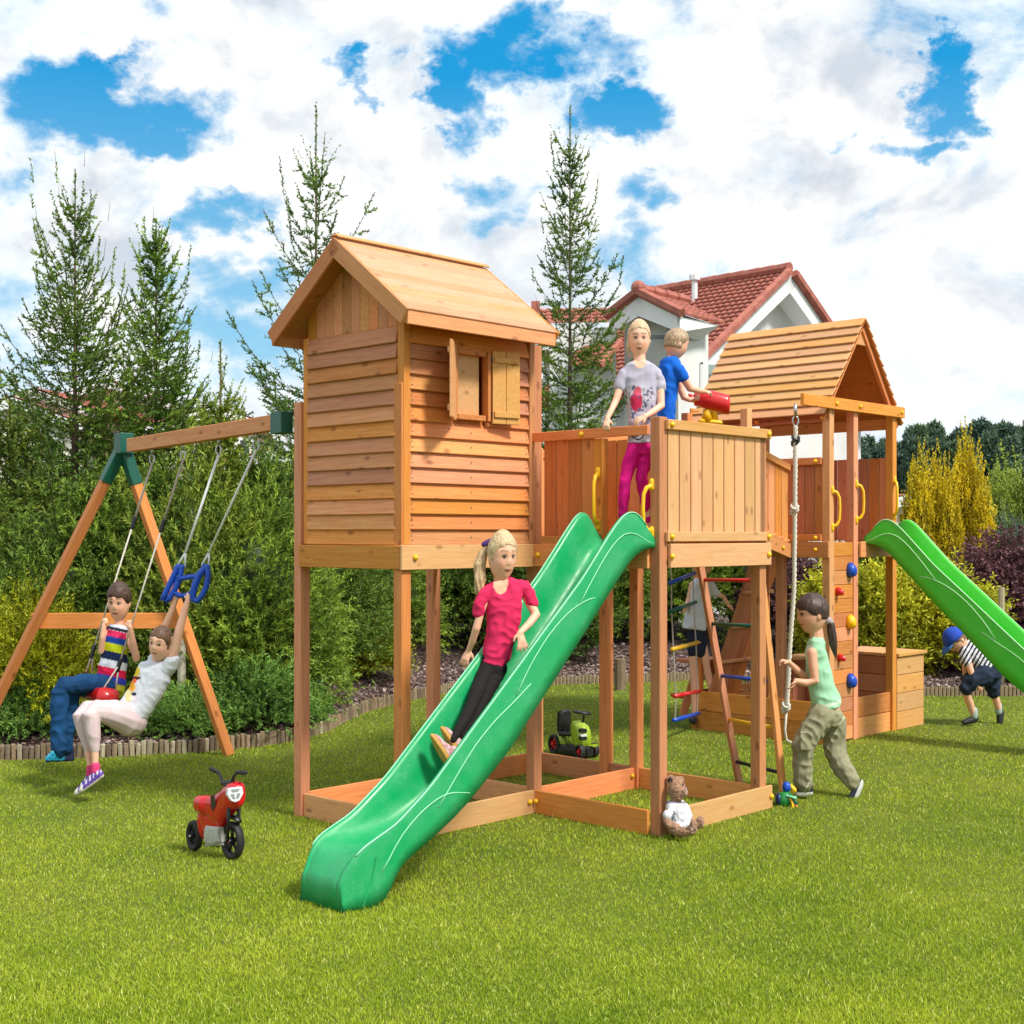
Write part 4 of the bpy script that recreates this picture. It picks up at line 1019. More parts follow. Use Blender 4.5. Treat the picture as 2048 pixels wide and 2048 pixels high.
dk = spruce_meshes(8, 2.7, 1.15, dens=1.25, cols=((.05, .11, .016), (.18, .28, .04)), pw=.8, leader=.04)
for px, Y, sc_, lab in ((318, 14.95, 1.0, 'short dark spruce filling the gap behind the hanging girl and trapeze'), (520, 15.6, 1.05, 'short dark spruce just left of the first playhouse post'), (185, 15.0, .95, 'short dark spruce behind the striped vest boy'), (655, 19.2, 1.0, 'short dark spruce on the bark bed seen between the first two posts')):
    plant('spruce_tree', lab, 'tree', P(px, 1069, Y)+Vector((0, 0, -HCAM+.1)), dk, (sc_, sc_, sc_), px*.3, 'short dark spruces in the hedge')
def bush_mesh(seed, rx, ry, h, n, cols, per=12, nl=.06, nw=.013, sl=.16, lobes=9, point=1.0, leafy=False, core=True, updir=.5, low=0.):
    """a bush: lobed volume covered with shoots that point out and up"""
    r = np.random.default_rng(seed); c0, c1 = np.array(cols[0]), np.array(cols[1])
    def radius(d):
        q = np.zeros(len(d))
        for k in range(lobes): a = norm(r2.normal(0, 1, 3)+np.array([0, 0, .3])); q = np.maximum(q, np.clip((d@a-.72)/.28, 0, 1)*r2.uniform(.22, .50))
        return .70+q
    r2 = np.random.default_rng(seed+99); d = norm(r.normal(0, 1, (n, 3))+np.array([0, 0, .15])); d[:, 2] = np.abs(d[:, 2])*1.0-low*r.random(n)
    st_ = r2.bit_generator.state; rad = radius(d)*(1-.42*r.random(n)**2.2)
    def place(d, rad):
        z = d[:, 2]; prof = np.where(z > 0, np.sqrt(np.clip(1-z**2, 0, 1))**(point-1), 1) if point != 1 else 1
        return np.stack([d[:, 0]*rad*rx*prof, d[:, 1]*rad*ry*prof, np.clip(h*.30+z*rad*h*.70, .02, None)], 1)
    p = place(d, rad); out = norm(d+np.array([0, 0, updir])+r.normal(0, .35, (n, 3))); L_ = sl*(.6+.8*r.random(n))
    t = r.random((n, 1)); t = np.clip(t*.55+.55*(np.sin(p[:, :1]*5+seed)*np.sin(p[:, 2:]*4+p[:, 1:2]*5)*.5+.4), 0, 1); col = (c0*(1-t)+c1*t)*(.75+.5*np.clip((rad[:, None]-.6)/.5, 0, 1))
    parts = []
    if leafy:
        m = n*per; T = np.repeat(np.arange(n), per); q = r.random(m); b = p[T]+out[T]*(q*L_[T])[:, None]; ld = norm(out[T]*.5+r.normal(0, 1, (m, 3))); s_ = norm(np.cross(ld, r.normal(0, 1, (m, 3))))*nw; l2 = ld*(nl*(.6+.7*r.random(m)))[:, None]
        v = np.stack([b, b+l2*.5+s_, b+l2, b+l2*.5-s_], 1).reshape(-1, 3); i = np.arange(m)*4; f = np.concatenate([np.stack([i, i+1, i+2], 1), np.stack([i, i+2, i+3], 1)]); parts.append((v, f, np.repeat(col[T]*(.75+.5*r.random((m, 1))), 4, 0)))
    else: parts.append(needles(p, out, L_, per, nl, nw, col, r, .8))
    parts.append(stems((p-out*.12)[::4], (p+out*L_[:, None])[::4], .005, .002, tuple(c0*.8+np.array([.03, .015, 0]))))
    if core:  # inner shell blocks gaps, crown's inner shade put into its dark colour
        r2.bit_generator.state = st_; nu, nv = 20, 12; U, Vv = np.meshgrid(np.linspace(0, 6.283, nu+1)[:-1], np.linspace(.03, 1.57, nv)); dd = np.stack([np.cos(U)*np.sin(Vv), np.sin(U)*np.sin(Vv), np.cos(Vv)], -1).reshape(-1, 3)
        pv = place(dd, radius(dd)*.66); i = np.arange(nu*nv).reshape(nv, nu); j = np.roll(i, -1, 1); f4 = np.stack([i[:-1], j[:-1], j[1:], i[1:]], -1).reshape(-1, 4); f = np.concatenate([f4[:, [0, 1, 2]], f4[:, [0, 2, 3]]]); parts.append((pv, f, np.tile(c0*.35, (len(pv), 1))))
    V, F, C = merge(parts); cr = mesh('foliage', V, F, LEAF, False, C)
    t = MB()
    for k in range(4): a = k*1.57+seed; t.tube([(0, 0, -.05), (math.cos(a)*rx*.2, math.sin(a)*ry*.2, h*.3), (math.cos(a)*rx*.4, math.sin(a)*ry*.4, h*.6)], [.03, .02, .008], 6)
    return cr, mesh('stem', np.concatenate(t.v), t.f, BARKM, True)
def bush(name, label, cat, px, py_base, Y, meshes, sc=(1, 1, 1), rot=0., group=None, z=None):
    X = (px-CX)/FPX*Y; z = float(bedz(X, Y))-.03 if z is None else z; T = thing(name, label, cat, (X, Y, z), group)
    M = Matrix.Translation((X, Y, z)) @ Matrix.Rotation(rot, 4, 'Z') @ Matrix.Diagonal((*sc, 1))
    obj('foliage', meshes[0], T, M); obj('stem', meshes[1], T, M); return T
DK = ((.05, .105, .018), (.24, .35, .05)); MD = ((.075, .145, .018), (.34, .46, .055)); OL = ((.09, .15, .018), (.40, .47, .06))
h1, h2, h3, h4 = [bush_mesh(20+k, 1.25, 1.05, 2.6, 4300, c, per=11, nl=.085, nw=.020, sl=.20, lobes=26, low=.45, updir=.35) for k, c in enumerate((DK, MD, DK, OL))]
HG = 'dense evergreen bushes forming the hedge behind the play set'
hedge = [  # px, Y, width, height, mesh, label
    (-40, 15.6, 1.5, 2.3, 0, 'dark evergreen bush at the left edge, behind the A-frame leg'), (90, 15.2, 1.25, 2.6, 0, 'dark evergreen bush behind the boy on the red swing'), (235, 15.6, 1.2, 2.75, 1, 'evergreen bush behind the swing ropes, under the second spruce'),
    (372, 15.2, 1.15, 2.8, 3, 'olive green evergreen bush behind the blue trapeze'), (492, 15.4, 1.2, 2.75, 1, 'mid green evergreen bush below the right end of the swing beam'), (598, 17.4, 1.2, 2.6, 0, 'dark evergreen bush seen past the first playhouse post'),
    (705, 20.0, 1.35, 3.0, 1, 'evergreen bush under the playhouse floor, between the two front posts'), (835, 21.8, 1.5, 3.1, 2, 'dark evergreen bush behind the third playhouse post'), (955, 22.8, 1.6, 3.1, 3, 'olive evergreen bush behind the sliding girl'),
    (1080, 23.4, 1.6, 3.1, 0, 'dark evergreen bush beneath the slide top'), (1210, 23.6, 1.6, 3.2, 2, 'dark evergreen bush between the rear platform posts'), (1335, 23.8, 1.6, 3.2, 1, 'evergreen bush behind the rope ladder'),
    (1470, 24.0, 1.6, 3.2, 0, 'dark evergreen bush behind the leaning ladder'), (430, 17.2, 1.4, 2.9, 0, 'tall dark evergreen bush in the second row left of the playhouse'), (560, 18.0, 1.5, 3.0, 3, 'second row evergreen bush hidden mostly by the playhouse post'),
    (765, 23.0, 1.8, 3.3, 0, 'second row dark bush seen under the playhouse'), (1010, 25.8, 1.9, 3.6, 1, 'second row bush beyond the slide'), (150, 17.5, 1.6, 2.9, 2, 'second row dark bush at the foot of the tall left spruce')]
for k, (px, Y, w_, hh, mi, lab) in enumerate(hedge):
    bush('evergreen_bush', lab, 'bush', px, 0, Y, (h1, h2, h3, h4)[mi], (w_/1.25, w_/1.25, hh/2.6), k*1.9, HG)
# low junipers and the yellowish conifers before the hedge
jun = bush_mesh(31, .7, .6, .6, 2600, ((.07, .16, .03), (.24, .42, .08)), per=12, nl=.05, nw=.017, sl=.14, lobes=12, low=.3, updir=.25)
JG = 'low spreading junipers on the bed'
for k, (px, Y, w_, hh, lab) in enumerate([(480, 14.45, .80, .72, 'bright green low juniper behind the right leg of the swing frame'), (590, 15.1, .50, .50, 'small green juniper beside the bark chips, left of the playhouse post'), (395, 14.05, .55, .5, 'green low juniper below the hanging girl'), (30, 13.75, .65, .62, 'low juniper at the left edge above the log edging'), (215, 14.1, .62, .5, 'low juniper behind the legs of the hanging girl')]):
    bush('juniper', lab, 'juniper', px, 0, Y, jun, (w_/.7, w_/.7, hh/.6), k*2.2, JG)
gold = bush_mesh(33, .6, .5, 1.1, 1500, ((.18, .22, .01), (.62, .62, .02)), per=13, nl=.06, nw=.015, sl=.22, lobes=10, low=.25, updir=.1)
for px, Y, w_, hh, lab in [(12, 13.95, .55, 1.35, 'yellow green drooping cypress at the left edge by the A-frame leg'), (88, 14.1, .66, 1.5, 'drooping golden cypress left of the boy on the swing'), (390, 14.8, .35, 1.0, 'small golden cypress beside the pale stake behind hanging girl'), (735, 17.9, .55, .85, 'small yellow green shrub on the bark bed left of second post')]:
    bush('golden_shrub', lab, 'shrub', px, 0, Y, gold, (w_/.6, w_/.6, hh/1.1), px*.1)
st = MB(); st.tube([P(363, 1400, 14.2), P(363, 1255, 14.2)], .045, 8); o = st.build('stake', plain('pale_stake', (.45, .42, .34), .8, var=.1)); tag(o, 'pale round wooden stake standing beside the golden cypress', 'stake')
st = MB(); b_ = G(1240, 1380); st.tube([b_-ZV*.02, b_+ZV*.44], [.08, .085], 9); o = st.build('tree_stump', LOGM); tag(o, 'short grey tree stump on the lawn between the rear posts', 'stump')

# right side: yellow, purple, light green and blue shrubs
yel = bush_mesh(41, .8, .8, 4., 1700, ((.38, .30, .01), (.88, .68, .02)), per=12, nl=.07, nw=.02, sl=.22, leafy=True, lobes=26, point=1.2, updir=1.6, low=.2)
pur = bush_mesh(42, .8, .8, 2.2, 1500, ((.09, .035, .045), (.24, .11, .13)), per=12, nl=.06, nw=.022, sl=.2, leafy=True, lobes=14, low=.3)
lgr = bush_mesh(43, .6, .6, 3., 1500, ((.15, .22, .03), (.42, .50, .08)), per=12, nl=.06, nw=.016, sl=.2, leafy=True, lobes=7, point=1.3, updir=1.2, low=.2)
olv = bush_mesh(44, .7, .7, 2., 2600, ((.24, .26, .014), (.72, .68, .04)), per=12, nl=.085, nw=.015, sl=.26, leafy=True, lobes=11, low=.4, updir=.6)
blu = bush_mesh(45, .5, .5, 2.6, 1300, ((.08, .14, .11), (.18, .26, .20)), per=13, nl=.06, nw=.013, sl=.25, lobes=9, point=1.5, low=.3)
def topz(ytop, Y): return HCAM-(ytop-HY)/FPX*Y
YG = 'golden upright barberry columns behind the second slide'
for k, (px, yt, Y, w_) in enumerate([(1832, 945, 21.5, .42), (1868, 950, 21.8, .36), (1900, 965, 21.5, .34), (1938, 910, 22., .42), (1918, 950, 22.3, .36), (1962, 1010, 21.6, .34)]):
    bush('golden_column_shrub', ['broad golden column shrub nearest the tower', 'golden column shrub, second from the tower', 'slim golden column shrub in the middle of the yellow row', 'tallest golden column shrub of the yellow row', 'golden column shrub just left of the tallest one', 'lowest golden column shrub at the right end of the yellow row'][k], 'shrub', px, 0, Y, yel, (w_/1.0, w_/1.0, topz(yt, Y)/4.), k*1.3, YG)
for px, yt, Y, w_, m_, nm, lab in [(1985, 1085, 20.6, .75, pur, 'purple_shrub', 'purple leaved shrub behind the slide, left one'), (2040, 1080, 20.9, .8, pur, 'purple_shrub', 'purple leaved shrub at the right edge'), (1600, 1110, 21.5, .9, pur, 'purple_shrub', 'dark purple shrub seen through the bridge posts'), (1560, 1120, 22.3, .7, pur, 'purple_shrub', 'dark purple shrub left of the climbing rope'),
        (2010, 945, 24.5, .55, lgr, 'light_green_shrub', 'tall light green shrub beyond the purple shrubs'), (2046, 960, 23.5, .45, lgr, 'light_green_shrub', 'light green shrub cut by the right edge'), (1985, 985, 23.6, .42, lgr, 'light_green_shrub', 'slim light green shrub right of the golden columns'), (1745, 1010, 23.5, .6, lgr, 'light_green_shrub', 'light green shrub behind the tower posts'),
        (2030, 1030, 22.3, .45, blu, 'blue_spruce', 'small blue green spruce at the right edge above the purple shrub'),
        (1760, 1115, 19.3, .62, olv, 'willow_shrub', 'yellow green narrow leaved shrub between the tower posts'), (1850, 1120, 19.6, .72, olv, 'willow_shrub', 'yellow green narrow leaved shrub right of the tower, under the slide'), (1935, 1165, 19.4, .62, olv, 'willow_shrub', 'yellow green shrub behind the bending boy'), (2030, 1280, 19.0, .55, olv, 'willow_shrub', 'low yellow brown shrub at the right edge behind the slide'), (1690, 1130, 20.0, .75, olv, 'willow_shrub', 'yellow green shrub hidden behind the climbing wall')]:
    rw, rh = {id(pur): (.8, 2.2), id(lgr): (.6, 3.), id(olv): (.7, 2.), id(blu): (.5, 2.6)}[id(m_)]; bush(nm, lab, 'shrub', px, 0, Y, m_, (w_/rw, w_/rw, (topz(yt, Y)-.1)/rh), px*.37)
st = MB(); st.tube([P(2003, 1420, 18.6), P(2003, 1175, 18.6)], .045, 8); o = st.build('stake', LOGL); tag(o, 'pale wooden stake beside the second slide near the right edge', 'stake')
# far wood

def far_tree_mesh(seed, cols):
    r = np.random.default_rng(seed); n = 1500; z = r.random(n)**.8; rad = .26*(1-z)**.75*(.55+.45*r.random(n)+.18*np.sin(z*40)); a = r.random(n)*6.283
    p = np.stack([np.cos(a)*rad, np.sin(a)*rad, .05+z*.93], 1); d = norm(np.stack([np.cos(a), np.sin(a), r.normal(-.1, .3, n)], 1)); t = r.random((n, 1)); col = np.array(cols[0])*(1-t)+np.array(cols[1])*t
    V, F, C = needles(p, d, np.full(n, .04), 6, .035, .016, col, r, 1.2); t = MB(); t.tube([(0, 0, -.02), (0, 0, .98)], [.02, .003], 6)
    return mesh('crown', V, F, LEAF, False, C), mesh('trunk', np.concatenate(t.v), t.f, BARKM, True)
ft = [far_tree_mesh(70, ((.05, .10, .075), (.11, .18, .125))), far_tree_mesh(71, ((.06, .115, .075), (.125, .20, .12))), far_tree_mesh(72, ((.07, .13, .065), (.15, .23, .11)))]  # crown colours lightened to paint in the distance haze
r_ = random.Random(4); k = 0
for row, (Y0, zt) in enumerate(((46, 880), (53, 862), (60, 855))):
    for px in np.arange(1655, 2110, 27 if row else 36):
        Y = Y0+r_.uniform(-2, 2); x = px+r_.uniform(-10, 10); yt = zt+r_.uniform(-16, 26)+(18 if x < 1800 else 0)+(-22 if x > 1930 else 0); h_ = topz(yt, Y)+.1; X = (x-CX)/FPX*Y
        T = plant('far_conifer', 'dark conifer in the far wood beyond the garden', 'tree', (X, Y, -.1), ft[r_.randrange(3)], (h_*r_.uniform(.75, 1.0), h_*.85, h_), r_.uniform(0, 6), 'conifers of the far wood')
for px in np.arange(-80, 1655, 75):
    Y = 62+r_.uniform(-3, 3); h_ = topz(935+r_.uniform(-20, 20), Y); X = (px-CX)/FPX*Y
    plant('far_conifer', 'dark conifer in the far wood beyond the garden', 'tree', (X, Y, -.1), ft[r_.randrange(3)], (h_*1.1, h_, h_), r_.uniform(0, 6), 'conifers of the far wood')
# ------------------------------------------------------------------ houses
PLASTER = plain('white_plaster', (.68, .68, .67), .8, var=.12, scale=1.2)
SOFFIT = plain('white_boards', (.78, .79, .80), .6)
GLASS = plain('window_glass', (.05, .07, .09), .08, spec=.8)
def tile_mat():
    m, w, b = material('clay_tiles'); oc = w.new('ShaderNodeTexCoord').outputs['Object']; n = w.noise(oc, 6, 4, .6)
    w.put(b.inputs['Base Color'], w.mix(w.rng(n, .35, .65), (.44, .14, .095, 1), (.30, .085, .06, 1))); b.inputs['Roughness'].default_value = .6; return m
TILE = tile_mat()
def tiled(parent, A, along, down, la, ld, up, ta=.17, td=.20, name='roof'):
    """a roof slope of wavy overlapping tiles: A top corner, along/down unit vectors"""
    A, along, down, up = Vector(A), Vector(along).normalized(), Vector(down).normalized(), Vector(up).normalized()
    na, nd = int(la/ta), int(ld/td); ta, td = la/na, ld/nd; xs = np.linspace(0, la, na*4+1); v = []; f = []; n = len(xs)
    wave = np.abs(np.sin(np.pi*xs/ta))*.035
    a, d, u = np.array(along), np.array(down), np.array(up); A_ = np.array(A)
    for r in range(nd):
        for q, h in ((r*td-.02, .0), ((r+1)*td, .05)):
            v.append(A_+a*xs[:, None]+d*q+u*(wave[:, None]+h))
        v.append(A_+a*xs[:, None]+d*((r+1)*td)+u*(wave[:, None]*0-.0))
    v = np.concatenate(v); rows = nd*3; i = np.arange(rows*n).reshape(rows, n)
    F = np.stack([i[:-1, :-1], i[1:, :-1], i[1:, 1:], i[:-1, 1:]], -1).reshape(-1, 4)
    c = A+along*la/2+down*ld/2
    o = obj(name, mesh(name, v-np.array(c), F, TILE, False), parent, Matrix.Translation(c)); o['kind'] = 'stuff'; return o
def slab(mb, pts, n, th): mb.prism([Vector(p) for p in pts], Vector(n).normalized()*th)
def ridge_tiles(parent, A, B, r=.13):
    A, B = Vector(A), Vector(B); n = max(3, int((B-A).length/.42)); mb = MB()
    for i in range(n): mb.tube([A.lerp(B, i/n), A.lerp(B, (i+1.08)/n)], [r, r*.88], 8)
    return mb.build('ridge_tiles', TILE, parent)
def red_house():
    H = thing('red_roofed_house', 'white house with red tiled roof and dormer behind the platform', 'house', (5, 33, 0))
    R = P(1580, 544, 30.); q = P(1316, 589, 32.8); r = Vector((q.x-R.x, q.y-R.y, 0)).normalized(); w = Vector((-r.y, r.x, 0)) ; w = w if w.x > 0 else -w
    sl_ = .72; hw = 4.3; dn = Vector((0, 0, -1)); ln = 4.2
    e1 = (-w*1+dn*sl_).normalized(); e2 = (w+dn*sl_).normalized(); L1 = hw*math.hypot(1, sl_)
    up1, up2 = (-w*sl_+ZV).normalized(), (w*sl_+ZV).normalized()
    tiled(H, R, r, e1, ln, L1, up1); tiled(H, R, r, e2, ln, L1, up2)
    ridge_tiles(H, R+ZV*.1, R+r*ln+ZV*.1)
    # gable wall, roof edge boards, body
    g = MB(); ins = r*.55; hb = hw-.5
    slab(g, [R+ins-ZV*.25, R+ins-w*hb-ZV*(.25+hb*sl_), R+ins-w*hb-ZV*(R.z), R+ins+w*hb-ZV*(R.z), R+ins+w*hb-ZV*(.25+hb*sl_)], r, ln-1.2); g.build('wall', PLASTER, H)
    for e, u_, nm in ((e1, up1, 0), (e2, up2, 1)):
        b = MB(); slab(b, [R-u_*.02, R+e*L1-u_*.02, R+e*L1-u_*.30, R-u_*.38], r, .05); b.build('barge_board', SOFFIT, H)
        s = MB(); slab(s, [R+r*.05-u_*.24, R+r*.05+e*L1-u_*.24, R+r*.56+e*L1-u_*.24, R+r*.56-u_*.24], -u_, .04); s.build('soffit', SOFFIT, H)
        s = MB(); s.tube([R-r*.04+u_*.05+e*.1, R-r*.04+e*L1+u_*.05], .11, 6); s.build('verge_tiles', TILE, H)
    # eave return across the gable
    c = MB(); c.box(R+ins-r*.2-w*.3-ZV*2.0, (2.6, .2, .10), Matrix((w, r, ZV)).transposed()); c.build('gable_cornice', SOFFIT, H)
    vent = MB(); vt = R+r*2.2+e1*.8; vent.tube([vt, vt+ZV*.55], .07, 8); vent.tube([vt+ZV*.5, vt+ZV*.62], .13, 8); vent.build('vent_pipe', SOFFIT, H)
    # dormer gable to the front left
    D0 = P(1277, 586, 26.3); dl, dr_ = P(1218, 632, 26.95), P(1346, 622, 25.95)
    f = Vector((dr_.x-dl.x, dr_.y-dl.y, 0)).normalized(); back = Vector((-f.y, f.x, 0)); back = back if back.y > 0 else -back
    hwd = (dr_-dl).length/2; s2 = .52
    for sg, lw in ((-1, hwd+.0), (1, hwd+.25)):
        e = (f*sg+dn*s2).normalized(); u_ = (f*sg*s2+ZV).normalized(); LL = lw*math.hypot(1, s2)
        tiled(H, D0, back, e, 1.5, LL, u_, .17, .20); v_ = MB(); v_.tube([D0-back*.03+u_*.03, D0-back*.03+e*LL+u_*.03], .10, 6); v_.build('verge_tiles', TILE, H)
        b = MB(); slab(b, [D0-u_*.03, D0+e*LL-u_*.03, D0+e*LL-u_*.34, D0-u_*.42], back, .05); b.build('barge_board', SOFFIT, H)
    ridge_tiles(H, D0+ZV*.08, D0+back*1.7+ZV*.08)
    sb = MB(); sb.ball(D0+ZV*.10, .15, 8); sb.build('ridge_end_cap', TILE, H)
    wl = MB(); wb = D0+back*.5-f*.05; slab(wl, [wb-f*(hwd-.12)-ZV*(.45), wb-f*(hwd-.12)-ZV*7, wb+f*(hwd-.12)-ZV*7, wb+f*(hwd-.12)-ZV*.45, wb-ZV*.2], back, 1.1); wl.build('dormer_wall', PLASTER, H)
    # long eave of the dormer's right slope: tiles above a white soffit
    ea = D0+(f-ZV*s2)*(hwd+.20)
    s = MB(); slab(s, [ea-ZV*.06, ea+back*1.45-ZV*.06, ea+back*1.2-ZV*.36-f*.35, ea-ZV*.36], -f, .06); s.build('eave_box', SOFFIT, H)
    # window shutters and ledges glimpsed between the children
    s = MB(); s.box(P(1312, 674, 26.3), (.30, .05, .035)); s.build('ledge', plain('grey_metal', (.2, .22, .24), .5), H)
    s = MB(); s.box(P(1395, 742, 27.6), (.75, .35, .10), Matrix.Rotation(.4, 3, 'Z')); s.build('gutter', plain('copper_green', (.28, .36, .34), .5), H)
    wf = MB()
    c = P(1375, 800, 26.9)
    for dx_ in (-.28, 0, .28): wf.box(c+Vector((dx_, 0, 0)), (.03, .04, .75))
    wf.box(c+ZV*.75, (.31, .04, .03)); wo = wf.build('window_frame', SOFFIT, H)
    gl = MB(); gl.box(c+Vector((0, .05, 0)), (.28, .01, .74)); gl.build('pane', GLASS, wo)
    dp = MB(); dp.tube([P(1337, 648, 26.1), P(1337, 700, 26.1), P(1339, 1060, 26.1)], .045, 8); dp.build('downpipe', plain('zinc', (.32, .34, .35), .5), H)
    # lower left wing
    tiled(H, P(1232, 686, 26.6), Vector((-.8, .6, 0)), Vector((-.15, -.9, -.55)), 1.0, 1.0, ZV, .17, .2)
    v_ = MB(); v_.tube([P(1240, 684, 26.2), P(1198, 732, 25.6)], .08, 6); v_.build('verge_tiles', TILE, H)
    s = MB(); slab(s, [P(1232, 652, 26.9), P(1100, 672, 26.9), P(1100, 1060, 26.9), P(1232, 1060, 26.9)], Vector((0, 1, 0)), .5); s.build('wing_wall', PLASTER, H)
    s = MB(); slab(s, [P(1090, 650, 31), P(1180, 650, 31), P(1180, 1060, 31), P(1090, 1060, 31)], Vector((0, 1, 0)), 2.); s.build('wing_wall', PLASTER, H)
    tiled(H, P(1075, 620, 33.5), Vector((1, -.1, 0)), Vector((0, -.85, -.5)), 1.9, .9, ZV, .17, .2)
    s = MB(); slab(s, [P(1066, 690, 30.4), P(1186, 690, 30.4), P(1186, 702, 30.4), P(1066, 702, 30.4)], Vector((0, 1, 0)), .6); s.build('eave_box', SOFFIT, H)
    c = MB(); c.box(P(1071, 622, 31.5), (.10, .1, .22)); c.build('chimney_pot', TILE, H)
red_house()
def left_house(px, yt, Y, w_, label, rot, ye=70, win=True):
    """a small villa: px of its gable apex, yt the apex row"""
    A = P(px, yt, Y); H = thing('distant_house', label, 'house', (A.x, A.y, 0)); Rm = Matrix.Rotation(rot, 3, 'Z'); f = Rm@Vector((1, 0, 0)); b = Rm@Vector((0, 1, 0))
    drop = ye/FPX*Y; hw = w_/2; sl_ = drop/hw
    for sg in (-1, 1):
        e = (f*sg-ZV*sl_).normalized(); u_ = (f*sg*sl_+ZV).normalized(); LL = hw*math.hypot(1, sl_); tiled(H, A-b*.3, b, e, 7., LL*1.12, u_, .35, .4)
        bb = MB(); slab(bb, [A-b*.3-u_*.02, A-b*.3+e*LL*1.1-u_*.02, A-b*.3+e*LL*1.1-u_*.25, A-b*.3-u_*.3], b, .06); bb.build('barge_board', SOFFIT, H)
    wl = MB(); slab(wl, [A-ZV*.2, A-f*(hw*.9)-ZV*(drop*.95), A-f*hw*.9-ZV*(A.z), A+f*hw*.9-ZV*A.z, A+f*hw*.9-ZV*drop*.95], b, 6.6); wl.build('wall', plain('cream_plaster', (.66, .62, .54), .8, var=.04, scale=2), H)
    if win:
        for dx_ in (-.25, .28):
            c = A+f*(hw*dx_*1.6)-ZV*(drop*1.05+.8)-b*.03; m = MB(); m.box(c, (.38, .03, .55), Matrix((f, b, ZV)).transposed()); wo = m.build('window', SOFFIT, H)
            g = MB(); g.box(c-b*.035, (.15, .01, .48), Matrix((f, b, ZV)).transposed()); g.box(c-b*.035, (.0, .01, .48), Matrix((f, b, ZV)).transposed()) if False else None; g.build('pane', GLASS, wo)
    bal = MB(); c = A-ZV*(drop*1.05+1.7)-b*.5; bal.box(c, (hw*.9, .45, .06), Matrix((f, b, ZV)).transposed()); bal.build('balcony', SOFFIT, H)
left_house(28, 795, 40, 4.6, 'white gabled house with red roof at the left edge beyond the spruces', .25, 60)
left_house(75, 778, 46, 5.0, 'red roofed house behind the leftmost spruce, mostly hidden', -.2, 50)
left_house(430, 812, 44, 4.4, 'house with orange roof peeping over the swing beam', .5, 45)
left_house(215, 760, 50, 5.5, 'house with reddish roof glimpsed between the two left spruces', .1, 55)
left_house(540, 900, 38, 5.0, 'low house with orange roof glimpsed behind the hedge left of the playhouse', .3, 50, False)
left_house(1800, 990, 38, 3.0, 'low house with pinkish roof between the tower and golden shrubs', .2, 30)
# ------------------------------------------------------------------ people
def remesh(mb, voxel, name, mat, parent=None, colf=None, smooth_it=3, wr=0., wrs=14., seed=0, M=None, props=None):
    """fuses the collected shapes into ONE continuous surface, then colours it per vertex"""
    v = np.concatenate(mb.v); me = mesh('tmp', v, mb.f, mat); o = bpy.data.objects.new('tmp', me); COL.objects.link(o)
    m = o.modifiers.new('r', 'REMESH'); m.mode = 'VOXEL'; m.voxel_size = voxel; m.adaptivity = 0
    if smooth_it: s = o.modifiers.new('s', 'SMOOTH'); s.iterations = smooth_it; s.factor = .5
    dg = bpy.context.evaluated_depsgraph_get(); e = o.evaluated_get(dg); em = e.to_mesh()
    n = len(em.vertices); co = np.empty(n*3, np.float32); em.vertices.foreach_get('co', co); co = co.reshape(-1, 3).astype(float)
    nr = np.empty(n*3, np.float32); em.vertices.foreach_get('normal', nr); nr = nr.reshape(-1, 3)
    F = np.empty(len(em.loops), np.int32); em.loops.foreach_get('vertex_index', F); F = F.reshape(-1, 4)
    e.to_mesh_clear(); bpy.data.objects.remove(o); bpy.data.meshes.remove(me)
    if wr:
        d = np.array([(.45-abs(mn.noise(Vector((p[0]*wrs*.9+p[2]*wrs*.5+seed, p[1]*wrs*.6, p[2]*wrs*.9-p[0]*wrs*.4))))*2.2) + .6*mn.noise(Vector((p[0]*wrs*.5, p[1]*wrs*.5+seed, p[2]*wrs*.8))) for p in co]); co = co+nr*(d[:, None]*wr*1.25)
    c = (v.min(0)+v.max(0))/2
    me = mesh(name, co-c, F, mat, True, colf(co, nr) if colf else None)
    o = obj(name, me, parent, Matrix.Translation(Vector(c)))
    return o
def pix(co): return CX+FPX*co[:, 0]/co[:, 1], HY-FPX*(co[:, 2]-HCAM)/co[:, 1]
def flat(c): return lambda co, nr: np.tile(np.array(c, float), (len(co), 1))
